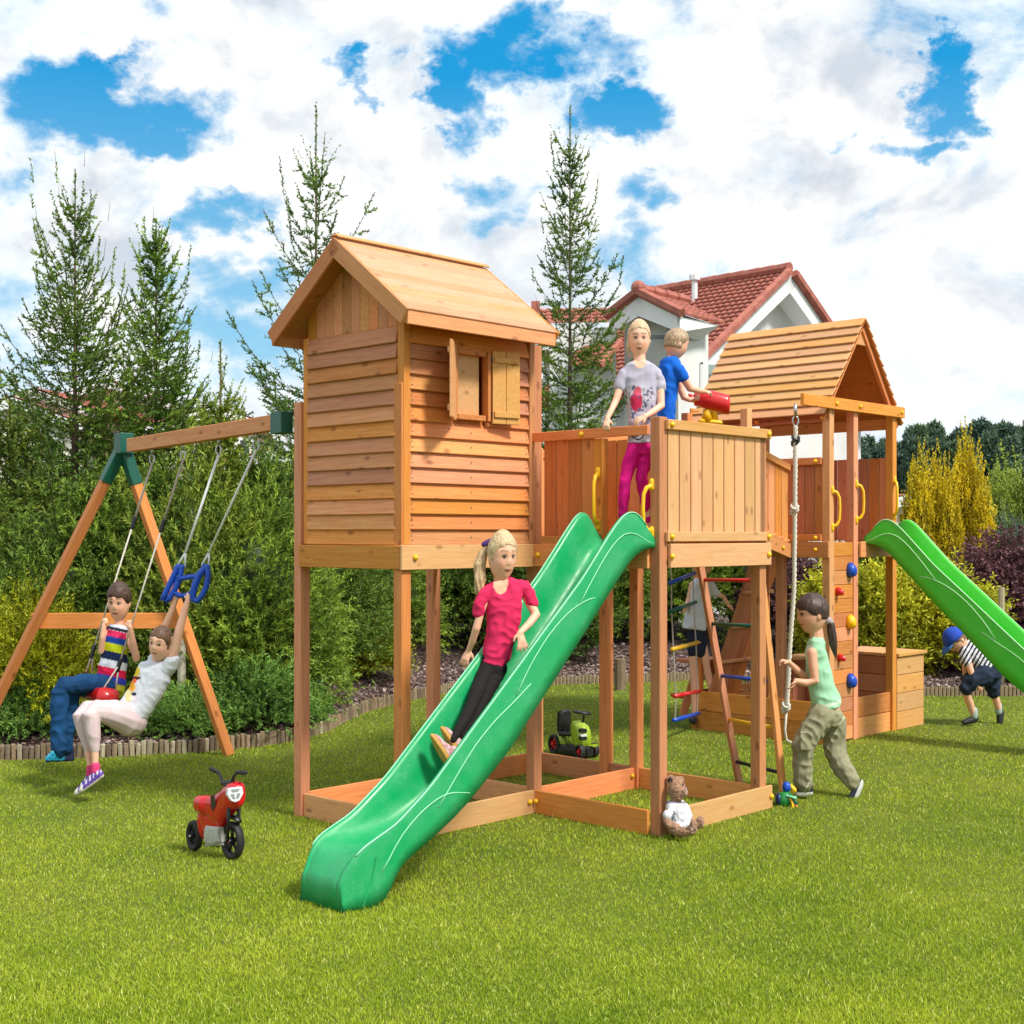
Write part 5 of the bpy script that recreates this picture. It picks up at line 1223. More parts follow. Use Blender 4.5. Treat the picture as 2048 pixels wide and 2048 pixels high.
class Head:
    def __init__(s, c, a, b, d, face, up=(0, 0, 1)):
        s.c = Vector(c); s.F = Vector(face).normalized(); u = Vector(up); s.U = (u-s.F*u.dot(s.F)).normalized(); s.X = s.F.cross(s.U); s.a, s.b, s.d = a, b, d
    def pt(s, x, y, z): return s.c+s.X*(x*s.a)+s.F*(y*s.d)+s.U*(z*s.b)
    def loc(s, co):
        q = co-np.array(s.c); return q@np.array(s.X)/s.a, q@np.array(s.F)/s.d, q@np.array(s.U)/s.b
    def shape(s, x, y, z):
        g = lambda cx, cz, sx, sz: math.exp(-((x-cx)/sx)**2-((z-cz)/sz)**2)
        fx = x*(1-.13*max(0, -z)**2.0*(1 if y > -.2 else .6)); fy = y*(1-.12*max(0, -z)**2); wz = 1+.09*math.sin(math.pi*max(z, 0)); fx *= wz; fy *= wz
        if y > 0:
            fy += .17*g(0, -.17, .11, .15)+.06*g(0, .0, .09, .2)-.07*(g(.36, .05, .17, .12)+g(-.36, .05, .17, .12))+.05*g(0, -.47, .2, .09)-.02*g(0, -.60, .2, .06)+.07*g(0, -.82, .22, .14)+.04*(g(.5, -.25, .22, .2)+g(-.5, -.25, .22, .2))+.03*g(0, .26, .5, .08)
        elif z < -.2: fy *= 1-.35*(-z-.2)
        return fx, fy, z
    def add(s, mb, neck=None):
        n, k = 26, 30; rings = []
        for i in range(1, n):
            th = math.pi*i/n; r = []
            for j in range(k):
                ph = 2*math.pi*j/k; r.append(tuple(s.pt(*s.shape(math.sin(th)*math.cos(ph), math.sin(th)*math.sin(ph), math.cos(th)))))
            rings.append(np.array(r))
        mb.ring_loft(rings)
        for sg in (-1, 1): mb.ball(s.pt(sg*.99, -.10, -.08), (s.a*.13, s.d*.16, s.b*.19), 8, M=Matrix((s.X, s.F, s.U)).transposed())
    def paint(s, co, c, skin, brow, eye=(.03, .02, .015), lips=(.50, .13, .11), look=0.):
        x, y, z = s.loc(co); f = (y > .35) & (np.abs(x) < 1) & (np.abs(z) < 1)
        skin = np.array(skin)
        def put(m, col, k=1.): c[f & m] = c[f & m]*(1-k)+np.array(col)*k
        for sg in (-1, 1):
            ex = x-sg*.37; ez = z-.02
            put(((ex/.27)**2+((ez-.0)/.13)**2) < 1, skin*np.array([.72, .58, .52]), .6)
            put(((ex/.165)**2+(ez/.045)**2) < 1, (.42, .38, .35)); put((((ex-look*.05)/.095)**2+(ez/.058)**2) < 1, eye)
            put((np.abs(ex) < .19) & (np.abs(ez-.062-.015*np.cos(ex*8)) < .026), (.07, .04, .03), .85)
            put((np.abs(ex-sg*.02) < .25) & (np.abs(z-.27+.12*ex*sg*sg*np.sign(sg)*sg*np.sign(ex)*0+.25*(ex)**2) < .04), brow, .7)
            put(((x-sg*.5)/.25)**2+((z+.3)/.18)**2 < 1, skin*np.array([1.05, .72, .72]), .35)
            put(((x-sg*.09)/.05)**2+((z+.27)/.04)**2 < 1, skin*.35, .7)
        zc = z+.50-.35*x*x; put(((x/.30)**2+(zc/.065)**2) < 1, lips, .8); put((np.abs(x) < .28) & (np.abs(zc) < .018), np.array(lips)*.35, .8)
        return c
    def hair(s, mb, line=.52, side=.12, down=-.30, thick=.10, bangs=None, r=None, fringe_x=1.):
        """shell of hair: line = front hairline height, side = how far forward of the ear, down = nape"""
        n, k = 34, 44; rings = []
        sm = lambda e0, e1, v: (lambda t: t*t*(3-2*t))(min(max((v-e0)/(e1-e0), 0), 1))
        for i in range(1, n):
            th = math.pi*i/n; rr = []
            for j in range(k):
                ph = 2*math.pi*j/k; x, y, z = math.sin(th)*math.cos(ph), math.sin(th)*math.sin(ph), math.cos(th)
                hl = line+.06*math.sin(x*9+1)*.5 if y > side else None
                if y > side:
                    lim = hl-(abs(x)**2.2)*(line+.05)*1.0*(1-sm(.3, .9, y)*.6); m = sm(lim-.05, lim+.05, z); tf = sm(0, .42, z-lim)
                    m = max(m, sm(side+.14, side, y)*sm(down-.05, down+.1, z) if abs(x) > .5 else 0)
                else: m = sm(down-.06, down+.08, z); tf = sm(-.02, .30, z-down)
                q = 1.012+thick*(.12+.88*tf)*(.75+.5*mn.noise(Vector((x*7+s.c.x*9, y*7, z*2.5))))+thick*.12*max(0, z) if m > 0 else 1
                q = .80+(q-.80)*m
                wz = 1+.09*math.sin(math.pi*max(z, 0)); fx, fy, fz = (x*wz, y*wz, z) if m > .5 else s.shape(x, y, z); 
                if y > 0 and m > .5: fy += .05
                rr.append(tuple(s.pt(fx*q, fy*q, fz*q)))
            rings.append(np.array(rr))
        mb.ring_loft(rings)
def strands(head, base, dark):
    def f(co, nr):
        x, y, z = head.loc(co); n = np.array([mn.noise(Vector((a*13, b*13, c*3.))) for a, b, c in zip(x, y, z)]); t = np.clip(.5+n*1.1, 0, 1)[:, None]
        return np.array(base)*t+np.array(dark)*(1-t)
    return f
def hand(mb, w, d, n, thumb, size=.115, curl=(.5, .5, .5), spread=.10, flat_=.9, fcurl=None):
    """w wrist, d finger direction, n palm normal (fingers curl towards n), thumb: side vector"""
    w, d, n = Vector(w), Vector(d).normalized(), Vector(n); n = (n-d*n.dot(d)).normalized(); t = Vector(thumb); t = (t-d*t.dot(d)-n*t.dot(n)).normalized()
    pl = size*.52; pw = size*.22; th = size*.105
    mb.sections([(w-d*size*.10, t*pw*.55, n*th*1.05), (w, t*pw*.62, n*th), (w+d*pl*.4, t*pw*.95, n*th*1.1), (w+d*pl*.85, t*pw*1.05, n*th*.95), (w+d*pl, t*pw*.98, n*th*.7)], 12)
    r = size*.066
    for i, (o, ln) in enumerate(((.78, .42), (.27, .48), (-.26, .45), (-.76, .36))):
        p = w+d*pl*.9+t*pw*o; dd = (d+t*spread*(1.2*o)).normalized(); pts = [p-dd*.01, p]; a = 0; cl = fcurl[i] if fcurl else curl
        for q, f in zip(cl, (.44, .32, .26)):
            a += q; v = dd*math.cos(a)+n*math.sin(a); p = p+v*(ln*size*f); pts.append(p)
        mb.tube(pts, [r*1.05, r*1.05, r, r*.92, r*.8], 7, round_=True)
    p = w+d*pl*.15+t*pw*.75; v1 = (d*.55+t*.8+n*.25).normalized(); v2 = (d*.85+t*.35+n*.35).normalized()
    mb.tube([p-v1*.008, p+v1*size*.17, p+v1*size*.17+v2*size*.2], [r*1.35, r*1.2, r*.95], 7, round_=True)
class Fig:
    def __init__(s, Y, name_label, loc=None): s.Y = Y; s.k = Y/FPX; s.T = thing('person', name_label, 'person', loc or P(1024, 1069, Y)); s.body = MB()
    def q(s, x, y, dy=0.): return P(x, y, s.Y+dy)
    def limb(s, mb, pts, k=12):                 # (x, y, dy, r_px)
        mb.tube([s.q(*p[:3]) for p in pts], [p[3]*s.k for p in pts], k, round_=True)
    def trunk(s, mb, secs, wdir=(1, 0, 0), k=20, power=2.4):  # (x, y, dy, hw_px, hd_px)
        c = [s.q(*p[:3]) for p in secs]; wd = Vector(wdir).normalized(); out = []
        for i, p in enumerate(secs):
            sp = (c[min(i+1, len(c)-1)]-c[max(i-1, 0)]).normalized(); a = (wd-sp*wd.dot(sp)).normalized(); b = sp.cross(a); out.append((c[i], a*p[3]*s.k, b*p[4]*s.k))
        mb.sections(out, k, power=power)
    def finish_body(s, voxel, skin, head=None, brow=(.15, .08, .04), paint=None, eye=(.03, .02, .015), look=0.):
        def f(co, nr):
            c = np.tile(np.array(skin, float), (len(co), 1)); n = np.array([mn.noise(Vector(p*6)) for p in co]); c *= (1+.06*n)[:, None]; c[:, 1:] *= (1-.05*n)[:, None]
            if head: head.paint(co, c, skin, brow, eye, look=look)
            if paint: paint(co, c)
            return c
        return remesh(s.body, voxel, 'body', SKIN, s.T, f, 2)
SK1 = (.88, .50, .355); SK2 = (.84, .455, .31); SK3 = (.70, .375, .24)

def boy_swing():
    f = Fig(11.95, 'boy in a rainbow striped vest and blue jeans sitting on the red swing', P(205, 1420, 11.95))
    H = Head(f.q(238, 1205, -.02), 21*f.k, 39*f.k, 23*f.k, (-.12, -1, -.10), (.06, 0, 1)); B = f.body; H.add(B)
    f.limb(B, [(239, 1236, 0, 9), (237, 1256, 0, 9.5)])
    f.trunk(B, [(236, 1250, 0, 16, 10), (234, 1268, 0, 21, 14), (229, 1310, 0, 22, 15), (222, 1352, 0, 24, 17), (218, 1376, 0, 22, 18)], (1, -.3, 0))
    f.limb(B, [(216, 1264, 0, 8.5), (205, 1288, -.03, 7.5), (202, 1304, -.06, 6.5), (205, 1275, -.10, 5.6), (208, 1250, -.10, 4.6)])
    f.limb(B, [(253, 1268, 0, 9), (266, 1297, -.03, 8.5), (273, 1318, -.06, 7.8), (266, 1285, -.12, 6.6), (260, 1254, -.16, 5.2)])
    hand(B, f.q(208, 1250, -.10), (.0, 0, 1), (.6, 1, .1), (1, 0, 0), .105, (1.1, 1.4, 1.0)); hand(B, f.q(260, 1254, -.16), (-.1, 0, 1), (-.5, 1, .1), (-1, 0, 0), .105, (1.1, 1.4, 1.0))
    f.limb(B, [(212, 1370, -.05, 15), (165, 1366, -.28, 13), (125, 1372, -.42, 12), (120, 1440, -.42, 10), (120, 1500, -.40, 7)]); f.limb(B, [(222, 1376, 0, 15), (180, 1374, -.10, 13), (140, 1380, -.2, 12), (134, 1440, -.22, 10), (132, 1498, -.22, 7)])
    f.finish_body(0.0078, SK2, H, (.06, .03, .02))
    h = MB(); H.hair(h, .34, .10, -.12, .13); remesh(h, 0.0075, 'hair', HAIRM, f.T, strands(H, (.11, .055, .035), (.03, .014, .01)), 1)
    v = MB(); f.trunk(v, [(236, 1249, 0, 15, 11), (235, 1256, 0, 23, 15), (233, 1275, 0, 25, 18), (229, 1310, 0, 27, 19), (222, 1352, 0, 31, 22), (220, 1374, 0, 31, 23), (221, 1388, .03, 26, 20)], (1, -.3, 0))
    st_ = [(1258, (.62, .66, .74)), (1271, (.70, .03, .12)), (1284, (.015, .07, .42)), (1301, (.55, .62, .015)), (1318, (.010, .02, .075)), (1334, (.68, .72, .80)), (1350, (.72, .015, .07)), (1364, (.03, .05, .42)), (1400, (.60, .60, .05))]
    def col(co, nr):
        x, y = pix(co); t = y-.22*(x-232)-4; c = np.zeros((len(co), 3)); last = -1e9
        for e, q in st_: c[(t >= last) & (t < e)] = q; last = e
        c[t >= last] = st_[-1][1]; c[(np.abs(t-1254) < 3)] = (.03, .03, .05); return c
    remesh(v, 0.0069, 'vest', CLOTH, f.T, col, 2, .006, 12)
    j = MB(); f.trunk(j, [(222, 1360, .0, 25, 20), (218, 1378, -.02, 27, 22), (212, 1392, -.03, 22, 20)], (1, -.3, 0))
    f.limb(j, [(214, 1372, -.08, 20), (165, 1366, -.30, 18.5), (128, 1372, -.44, 18), (119, 1385, -.45, 17), (118, 1440, -.43, 17), (119, 1499, -.41, 16)]); f.limb(j, [(224, 1378, 0, 20), (180, 1376, -.12, 18), (146, 1384, -.24, 17), (136, 1440, -.26, 15), (131, 1497, -.26, 14)])
    remesh(j, 0.0081, 'jeans', CLOTH, f.T, lambda co, nr: np.array([.010, .060, .17])*(1+.45*np.array([mn.noise(Vector((p*5)[:])) for p in co]))[:, None], 5, .008, 11)
    for x, dy, c1 in ((112, -.42, (.01, .30, .42)), (131, -.25, (.03, .03, .05))):
        s_ = MB(); s_.sections([(f.q(x-20, 1520, dy-.08), (0, .035, 0), (0, 0, .012)), (f.q(x-17, 1517, dy-.07), (0, .045, 0), (0, 0, .032)), (f.q(x-5, 1511, dy-.03), (0, .045, 0), (0, 0, .052)), (f.q(x+10, 1506, dy+.02), (0, .04, 0), (0, 0, .075)), (f.q(x+17, 1508, dy+.05), (0, .03, 0), (0, 0, .06))], 12, power=3)
        remesh(s_, 0.0075, 'shoe', SHOEM, f.T, lambda co, nr, c1=c1: np.where((np.sin(pix(co)[0]*.55)*np.sin(pix(co)[1]*.6) > .45)[:, None], np.array((.02, .03, .25)), np.where((pix(co)[1] > 1521)[:, None], np.array((.02, .02, .02)), np.array(c1))), 1)
boy_swing()

def girl_hanging():
    f = Fig(11.2, 'girl in white printed shirt hanging from the blue trapeze with knees drawn up', P(260, 1500, 11.2))
    H = Head(f.q(321, 1287, -.05), 21*f.k, 35*f.k, 23*f.k, (-.30, -1, -.05), (.20, 0, 1)); B = f.body; H.add(B)
    f.limb(B, [(314, 1312, 0, 9), (312, 1330, .02, 10)])
    f.trunk(B, [(313, 1325, 0, 20, 12), (309, 1348, 0, 30, 16), (294, 1376, 0, 28, 16), (276, 1408, 0, 27, 18), (262, 1432, 0, 28, 22), (252, 1448, 0, 24, 22)], (1, -.25, .35))
    f.limb(B, [(302, 1332, .05, 9), (318, 1290, .08, 8.5), (331, 1252, .07, 7.5), (343, 1222, .04, 6.2), (352, 1198, .02, 5)])
    f.limb(B, [(340, 1330, -.02, 11), (350, 1296, -.05, 10), (358, 1262, -.07, 9), (368, 1226, -.08, 7.2), (376, 1200, -.09, 5.4)])
    hand(B, f.q(353, 1198, .02), (.15, 0, 1), (.1, 1, .2), (1, 0, 0), .10, (1.0, 1.3, 1.0)); hand(B, f.q(377, 1200, -.10), (.1, 0, 1), (-.1, 1, .2), (-1, 0, 0), .10, (1.0, 1.3, 1.0))
    lg1 = [(262, 1440, -.02, 33), (225, 1426, -.14, 27), (190, 1420, -.24, 20), (181, 1428, -.28, 18), (186, 1465, -.28, 15), (190, 1500, -.27, 9), (191, 1536, -.27, 6.5)]
    lg2 = [(262, 1436, .10, 30), (210, 1424, -.02, 24), (170, 1420, -.14, 18), (162, 1430, -.18, 17), (168, 1465, -.18, 13), (176, 1500, -.18, 8), (181, 1538, -.18, 6)]
    for l in (lg1, lg2): f.limb(B, [(x, y, d, r*.88) for x, y, d, r in l])
    f.finish_body(0.0072, SK1, H, (.20, .11, .06), look=-.5)
    h = MB(); H.hair(h, .44, .25, -.30, .07); h.ball(H.pt(.3, -1.05, .5), 9*f.k, 8); remesh(h, 0.0075, 'hair', HAIRM, f.T, strands(H, (.24, .13, .075), (.09, .045, .028)), 1)
    s = MB(); f.trunk(s, [(313, 1322, 0, 17, 12), (312, 1330, 0, 33, 16), (308, 1350, 0, 38, 20), (295, 1376, 0, 36, 20), (277, 1406, 0, 34, 22), (263, 1426, 0, 33, 25), (258, 1434, 0, 31, 24)], (1, -.25, .35))
    f.limb(s, [(335, 1338, -.02, 17), (345, 1322, -.04, 15)]); f.limb(s, [(304, 1334, .05, 13), (309, 1316, .06, 12)])
    def col(co, nr):
        x, y = pix(co); c = np.tile(np.array((.68, .70, .78)), (len(co), 1)); fr = nr[:, 1] < .2
        def blob(cx, cy, rx, ry, q): c[fr & (((x-cx)/rx)**2+((y-cy)/ry)**2 < 1)] = q
        blob(272, 1342, 8, 11, (.75, .55, .05)); blob(272, 1356, 9, 3.5, (.12, .01, .01)); blob(267, 1362, 7, 5, (.70, .14, .06)); blob(263, 1374, 8, 10, (.78, .36, .04)); blob(257, 1392, 7, 13, (.75, .66, .35)); blob(268, 1388, 5, 3.5, (.02, .02, .03)); blob(240, 1410, 6, 3, (.02, .03, .12)); blob(270, 1397, 5, 4, (.80, .62, .66)); return c
    remesh(s, 0.0069, 'shirt', CLOTH, f.T, col, 2, .006, 12)
    l = MB(); [f.limb(l, x[:-1]) for x in (lg1, lg2)]; f.trunk(l, [(272, 1418, .02, 28, 22), (262, 1438, .02, 34, 26), (254, 1454, .02, 30, 26)], (1, -.25, .35))
    remesh(l, 0.0075, 'leggings', CLOTH, f.T, flat((.66, .52, .54)), 5, .004, 9)
    for x, y, dy in ((191, 1540, -.27), (181, 1546, -.18)):
        k = MB(); f.limb(k, [(x, y-10, dy, 8.5), (x, y+2, dy, 9)]); remesh(k, 0.0075, 'sock', CLOTH, f.T, flat((.70, .06, .20)), 1)
        sh = MB(); dd = Vector((-.80, -.05, -.60)).normalized(); nn = Vector((-.60, 0, .80)); wv = Vector((0, .038, 0))
        c0 = f.q(x+6, y+9, dy); sh.sections([(c0-dd*.035, wv*.6, nn*.025), (c0-dd*.02, wv, nn*.042), (c0+dd*.03, wv, nn*.048-dd*.01), (c0+dd*.08-nn*.006, wv, nn*.040), (c0+dd*.13-nn*.014, wv*1.1, nn*.030), (c0+dd*.175-nn*.018, wv*1.05, nn*.026), (c0+dd*.20-nn*.02, wv*.7, nn*.016)], 14, power=2.6)
        def c2(co, nr, x=x, y=y):
            px_, py_ = pix(co); e = ((px_-(x+6))*.60*1+(py_-(y+9))*.80); c = np.tile(np.array((.11, .05, .32)), (len(co), 1)); c[e > 6] = (.70, .66, .56); c[px_ < x-26] = (.70, .66, .56); c[(np.abs(np.sin((px_-x)*.42)) > .85) & (e < 0)] = (.7, .7, .75); return c
        remesh(sh, 0.0063, 'shoe', SHOEM, f.T, c2, 1)
girl_hanging()

def girl_slide():
    f = Fig(9.12, 'blonde girl in pink shirt and black leggings sliding down the green slide', P(985, 1330, 9.1))
    H = Head(f.q(1004, 1113, -.02), 27*f.k, 51*f.k, 29*f.k, (.62, -1, -.10), (-.02, 0, 1)); B = f.body; H.add(B)
    f.limb(B, [(1001, 1152, .0, 14), (1002, 1184, .02, 16)])
    f.trunk(B, [(1001, 1166, 0, 20, 13), (1005, 1178, 0, 34, 17), (1007, 1230, 0, 31, 19), (1002, 1272, 0, 27, 18), (992, 1310, 0, 22, 17), (986, 1336, 0, 22, 17)], (1, .25, .1))
    f.limb(B, [(1042, 1170, .05, 11), (1062, 1210, .05, 10), (1072, 1230, .02, 9.5), (1058, 1248, -.06, 8), (1040, 1266, -.12, 6.2)])
    f.limb(B, [(972, 1190, -.05, 8.5), (960, 1230, -.06, 7.8), (953, 1256, -.06, 8), (945, 1282, -.02, 7), (937, 1302, .02, 5.6)])
    hand(B, f.q(1040, 1266, -.12), (.22, -.25, -1), (-.3, .9, -.2), (-1, -.2, .1), .135, (.15, .2, .2), .32)
    hand(B, f.q(937, 1302, .02), (-.40, -.1, -1), (.3, 1., -.1), (.8, -.4, .3), .13, (.3, .4, .3), .2)
    l1 = [(975, 1335, -.02, 17), (950, 1395, -.22, 13.5), (934, 1432, -.32, 11.5), (916, 1462, -.42, 8.5), (906, 1480, -.46, 7)]
    l2 = [(998, 1338, .02, 17), (968, 1395, -.16, 13.5), (952, 1432, -.26, 11.5), (934, 1460, -.36, 8.5), (926, 1476, -.40, 7)]
    for l in (l1, l2): f.limb(B, [(x, y, d, r*.9) for x, y, d, r in l])
    f.finish_body(0.0062, SK2, H, (.30, .19, .10), look=.4)
    h = MB(); H.hair(h, .46, .30, -.22, .06); rb = H.pt(-1.0, -.45, .36)
    remesh(h, 0.0069, 'hair', HAIRM, f.T, strands(H, (.78, .58, .34), (.42, .28, .15)), 1)
    p = MB(); c0 = f.q(975, 1089, .03)
    for k_ in range(9):
        a = k_*.7; o = lambda e: Vector((math.cos(a)*e, math.sin(a)*e*.7, 0)); p.tube([c0, f.q(966, 1105, .02)+o(.018), f.q(959, 1130, .0)+o(.028), f.q(957+k_ % 3*3, 1160, -.02)+o(.028), f.q(953+(k_ % 4)*5, 1178+k_*3, -.03)+o(.016)], [.010, .016, .018, .014, .003], 6)
    remesh(p, 0.0069, 'ponytail', HAIRM, f.T, strands(H, (.66, .46, .25), (.28, .17, .08)), 1)
    bd = MB(); bd.tube([c0+Vector((.02, 0, .02)), c0-Vector((.02, 0, .0))], .022, 8, round_=True); bd.build('hair_band', plain('purple_band', (.07, .02, .16), .7), f.T, smooth=True)
    s = MB(); f.trunk(s, [(1002, 1160, 0, 22, 15), (1004, 1168, 0, 33, 18), (1006, 1182, 0, 39, 21), (1007, 1208, 0, 37, 22), (1008, 1232, 0, 35, 23), (1005, 1262, 0, 33, 22), (998, 1292, 0, 30, 23), (990, 1318, 0, 28, 24), (987, 1328, 0, 27, 24)], (1, .25, .1))
    f.limb(s, [(1034, 1172, .03, 14), (1047, 1174, .05, 14.5), (1058, 1190, .05, 13.5), (1065, 1207, .05, 12.5)]); f.limb(s, [(978, 1180, -.03, 13), (967, 1192, -.05, 13), (960, 1208, -.06, 12), (957, 1224, -.06, 11.5)])
    def col(co, nr):
        x, y = pix(co); c = np.tile(np.array((.66, .025, .105)), (len(co), 1)); fr = nr[:, 1] < 0; k = fr & (((x-1001)/15)**2+((y-1164)/24)**2 < 1); c[k] = SK2; return c
    remesh(s, 0.0063, 'shirt', CLOTH, f.T, col, 2, .0075, 13)
    l = MB(); [f.limb(l, [(x, y, d, r*1.05) for x, y, d, r in q_[:-1]]+[q_[-1][:3]+(7.5,)]) for q_ in (l1, l2)]; f.trunk(l, [(990, 1312, 0, 25, 20), (986, 1336, -.01, 27, 22), (984, 1350, -.03, 22, 19)], (1, .25, .1))
    remesh(l, 0.0069, 'leggings', CLOTH, f.T, flat((.016, .013, .014)), 5, .003, 12)
    for x, y, dy in ((884, 1503, -.52), (904, 1488, -.44)):
        c = f.q(x, y, dy); u_ = Vector((.62*40, 0, -40*1.0)).normalized(); u_ = (f.q(20+x, y+34, dy)-f.q(x-20, y-34, dy)).normalized(); n_ = Vector((-.72, -.55, -.25)).normalized(); n_ = (n_-u_*n_.dot(u_)).normalized(); w_ = u_.cross(n_)
        L_ = 39*f.k; m = MB(); 
        def ring(off, sc): return [(c+n_*off+u_*(L_*math.cos(a)*sc)+w_*(.036*sc*math.sin(a)*(1+.18*math.cos(a)))) for a in np.linspace(0, 6.283, 21)[:-1]]
        m.ring_loft([np.array([tuple(p) for p in ring(o_, s_)]) for o_, s_ in ((.016, .93), (.012, 1.0), (-.006, 1.0), (-.010, .96))]); so_ = m.build('shoe_sole', plain('tan_sole', (.50, .26, .05), .7, var=.15, scale=60), f.T, bevel=None)
        up = MB(); up.sections([(c-n_*.008, u_*L_*.96, w_*.036), (c-n_*.03+u_*.005, u_*L_*.9, w_*.036), (c-n_*.05+u_*.035, u_*L_*.62, w_*.032), (c-n_*.075+u_*.05, u_*L_*.38, w_*.026), (c-n_*.10+u_*.05, u_*L_*.3, w_*.024)], 14)
        remesh(up, 0.0063, 'shoe', SHOEM, f.T, lambda co, nr: np.where((np.array([mn.noise(Vector(q_*45)) for q_ in co]) > .05)[:, None], np.array((.62, .40, .40)), np.array((.45, .22, .24))), 1)
girl_slide()

def girl_deck():
    f = Fig(9.98, 'girl in grey printed T-shirt and magenta trousers standing above the green slide', P(1280, 1069, 10.))
    H = Head(f.q(1278, 679, 0), 21*f.k, 39*f.k, 23*f.k, (-.04, -1, -.05)); B = f.body; H.add(B)
    f.limb(B, [(1279, 705, 0, 11), (1280, 736, .0, 13)])
    f.trunk(B, [(1280, 722, 0, 16, 10), (1280, 736, 0, 32, 14), (1282, 772, 0, 27, 15), (1284, 815, 0, 24, 14), (1285, 860, 0, 25, 16), (1285, 893, 0, 26, 17)])
    f.limb(B, [(1250, 745, 0, 9), (1238, 782, -.02, 8), (1231, 803, -.04, 7), (1222, 822, -.09, 6), (1214, 838, -.12, 5)])
    f.limb(B, [(1313, 746, 0, 9), (1321, 788, -.02, 8.5), (1322, 812, -.04, 8), (1305, 824, -.10, 6.6), (1290, 833, -.14, 5.2)])
    hand(B, f.q(1214, 838, -.12), (-.15, -.3, -1), (.2, 1, -.2), (1, 0, .1), .115, (.5, .7, .5), .25); hand(B, f.q(1290, 833, -.14), (-1, -.1, -.45), (-.2, .8, -.8), (-.2, .2, -.5), .115, (.4, .5, .4), .15)
    l1 = [(1270, 895, 0, 15), (1258, 930, -.03, 13), (1250, 962, -.05, 11.5), (1247, 1000, -.03, 10.5), (1246, 1035, 0, 8.5), (1246, 1062, 0, 7)]
    l2 = [(1297, 895, .02, 15), (1288, 930, .0, 13), (1283, 958, -.03, 11.5), (1291, 1000, .0, 10.5), (1300, 1040, .03, 8.5), (1303, 1062, .04, 7)]
    for l in (l1, l2): f.limb(B, [(x, y, d, r*.88) for x, y, d, r in l])
    f.finish_body(0.0066, SK1, H, (.26, .16, .09))
    h = MB(); H.hair(h, .50, .28, -.50, .06)
    for k_ in range(3): h.tube([H.pt(.9, .15-.15*k_, .2), H.pt(1.08, .12-.15*k_, -.3), H.pt(1.0, .1-.15*k_, -.8), f.q(1296+k_*2, 728, .0)], [.008, .010, .008, .003], 6)
    remesh(h, 0.0069, 'hair', HAIRM, f.T, strands(H, (.78, .58, .36), (.44, .30, .17)), 1)
    s = MB(); f.trunk(s, [(1280, 722, 0, 18, 12), (1280, 729, 0, 29, 14), (1280, 740, 0, 37, 16), (1281, 758, 0, 34, 18), (1283, 785, 0, 31, 19), (1285, 820, 0, 29, 18), (1286, 860, 0, 29, 19), (1286, 886, 0, 30, 20)])
    f.limb(s, [(1257, 741, 0, 11), (1249, 748, 0, 12.5), (1243, 760, 0, 12), (1239, 774, -.01, 11.5)]); f.limb(s, [(1304, 741, 0, 11), (1312, 748, 0, 12.5), (1318, 760, 0, 12), (1321, 775, -.01, 11.5)])
    def col(co, nr):
        x, y = pix(co); c = np.tile(np.array((.46, .43, .54)), (len(co), 1)); fr = nr[:, 1] < 0
        n1 = np.array([mn.noise(Vector((a*.16, b*.13, 1))) for a, b in zip(x, y)]); n2 = np.array([mn.noise(Vector((a*.2, b*.17, 5))) for a, b in zip(x, y)])
        zone = fr & (y > 772) & (y < 842) & (np.abs(x-1283) < 24); c[zone & (n1 > .12)] = (.13, .12, .22); c[zone & (n2 < -.2)] = (.62, .60, .66)
        red = fr & (((x-1273)/12)**2+((y-802)/22)**2 < 1); c[red & (n1 < .35)] = (.55, .03, .09); c[fr & (((x-1276)/7)**2+((y-782)/9)**2 < 1)] = (.75, .12, .20)
        c[fr & (((x-1273)/4)**2+((y-868)/5)**2 < 1)] = (.04, .02, .03); c[fr & (np.abs(((x-1276)/12)**2+((y-866)/13)**2-1) < .25) & (y > 870)] = (.03, .03, .05); c[fr & (((x-1280)/12)**2+((y-724)/13)**2 < 1)] = SK1; return c
    remesh(s, 0.0069, 'shirt', CLOTH, f.T, col, 2, .006, 12)
    l = MB(); [f.limb(l, [(x, y, d, r*1.08) for x, y, d, r in q_[:-1]]) for q_ in (l1, l2)]; f.trunk(l, [(1285, 872, 0, 26, 17), (1285, 898, 0, 30, 18), (1284, 910, 0, 26, 16)])
    remesh(l, 0.0075, 'trousers', CLOTH, f.T, flat((.66, .008, .21)), 5, .006, 12)
    for x, dy in ((1245, 0), (1303, .04)):
        sh = MB(); sh.sections([(f.q(x, 1078, dy-.16), (.03, 0, 0), (0, 0, .012)), (f.q(x, 1074, dy-.13), (.04, 0, 0), (0, 0, .032)), (f.q(x, 1068, dy-.03), (.04, 0, 0), (0, 0, .05)), (f.q(x, 1066, dy+.04), (.032, 0, 0), (0, 0, .055))], 12, power=3); remesh(sh, 0.0075, 'shoe', SHOEM, f.T, flat((.5, .02, .04)), 1)
girl_deck()

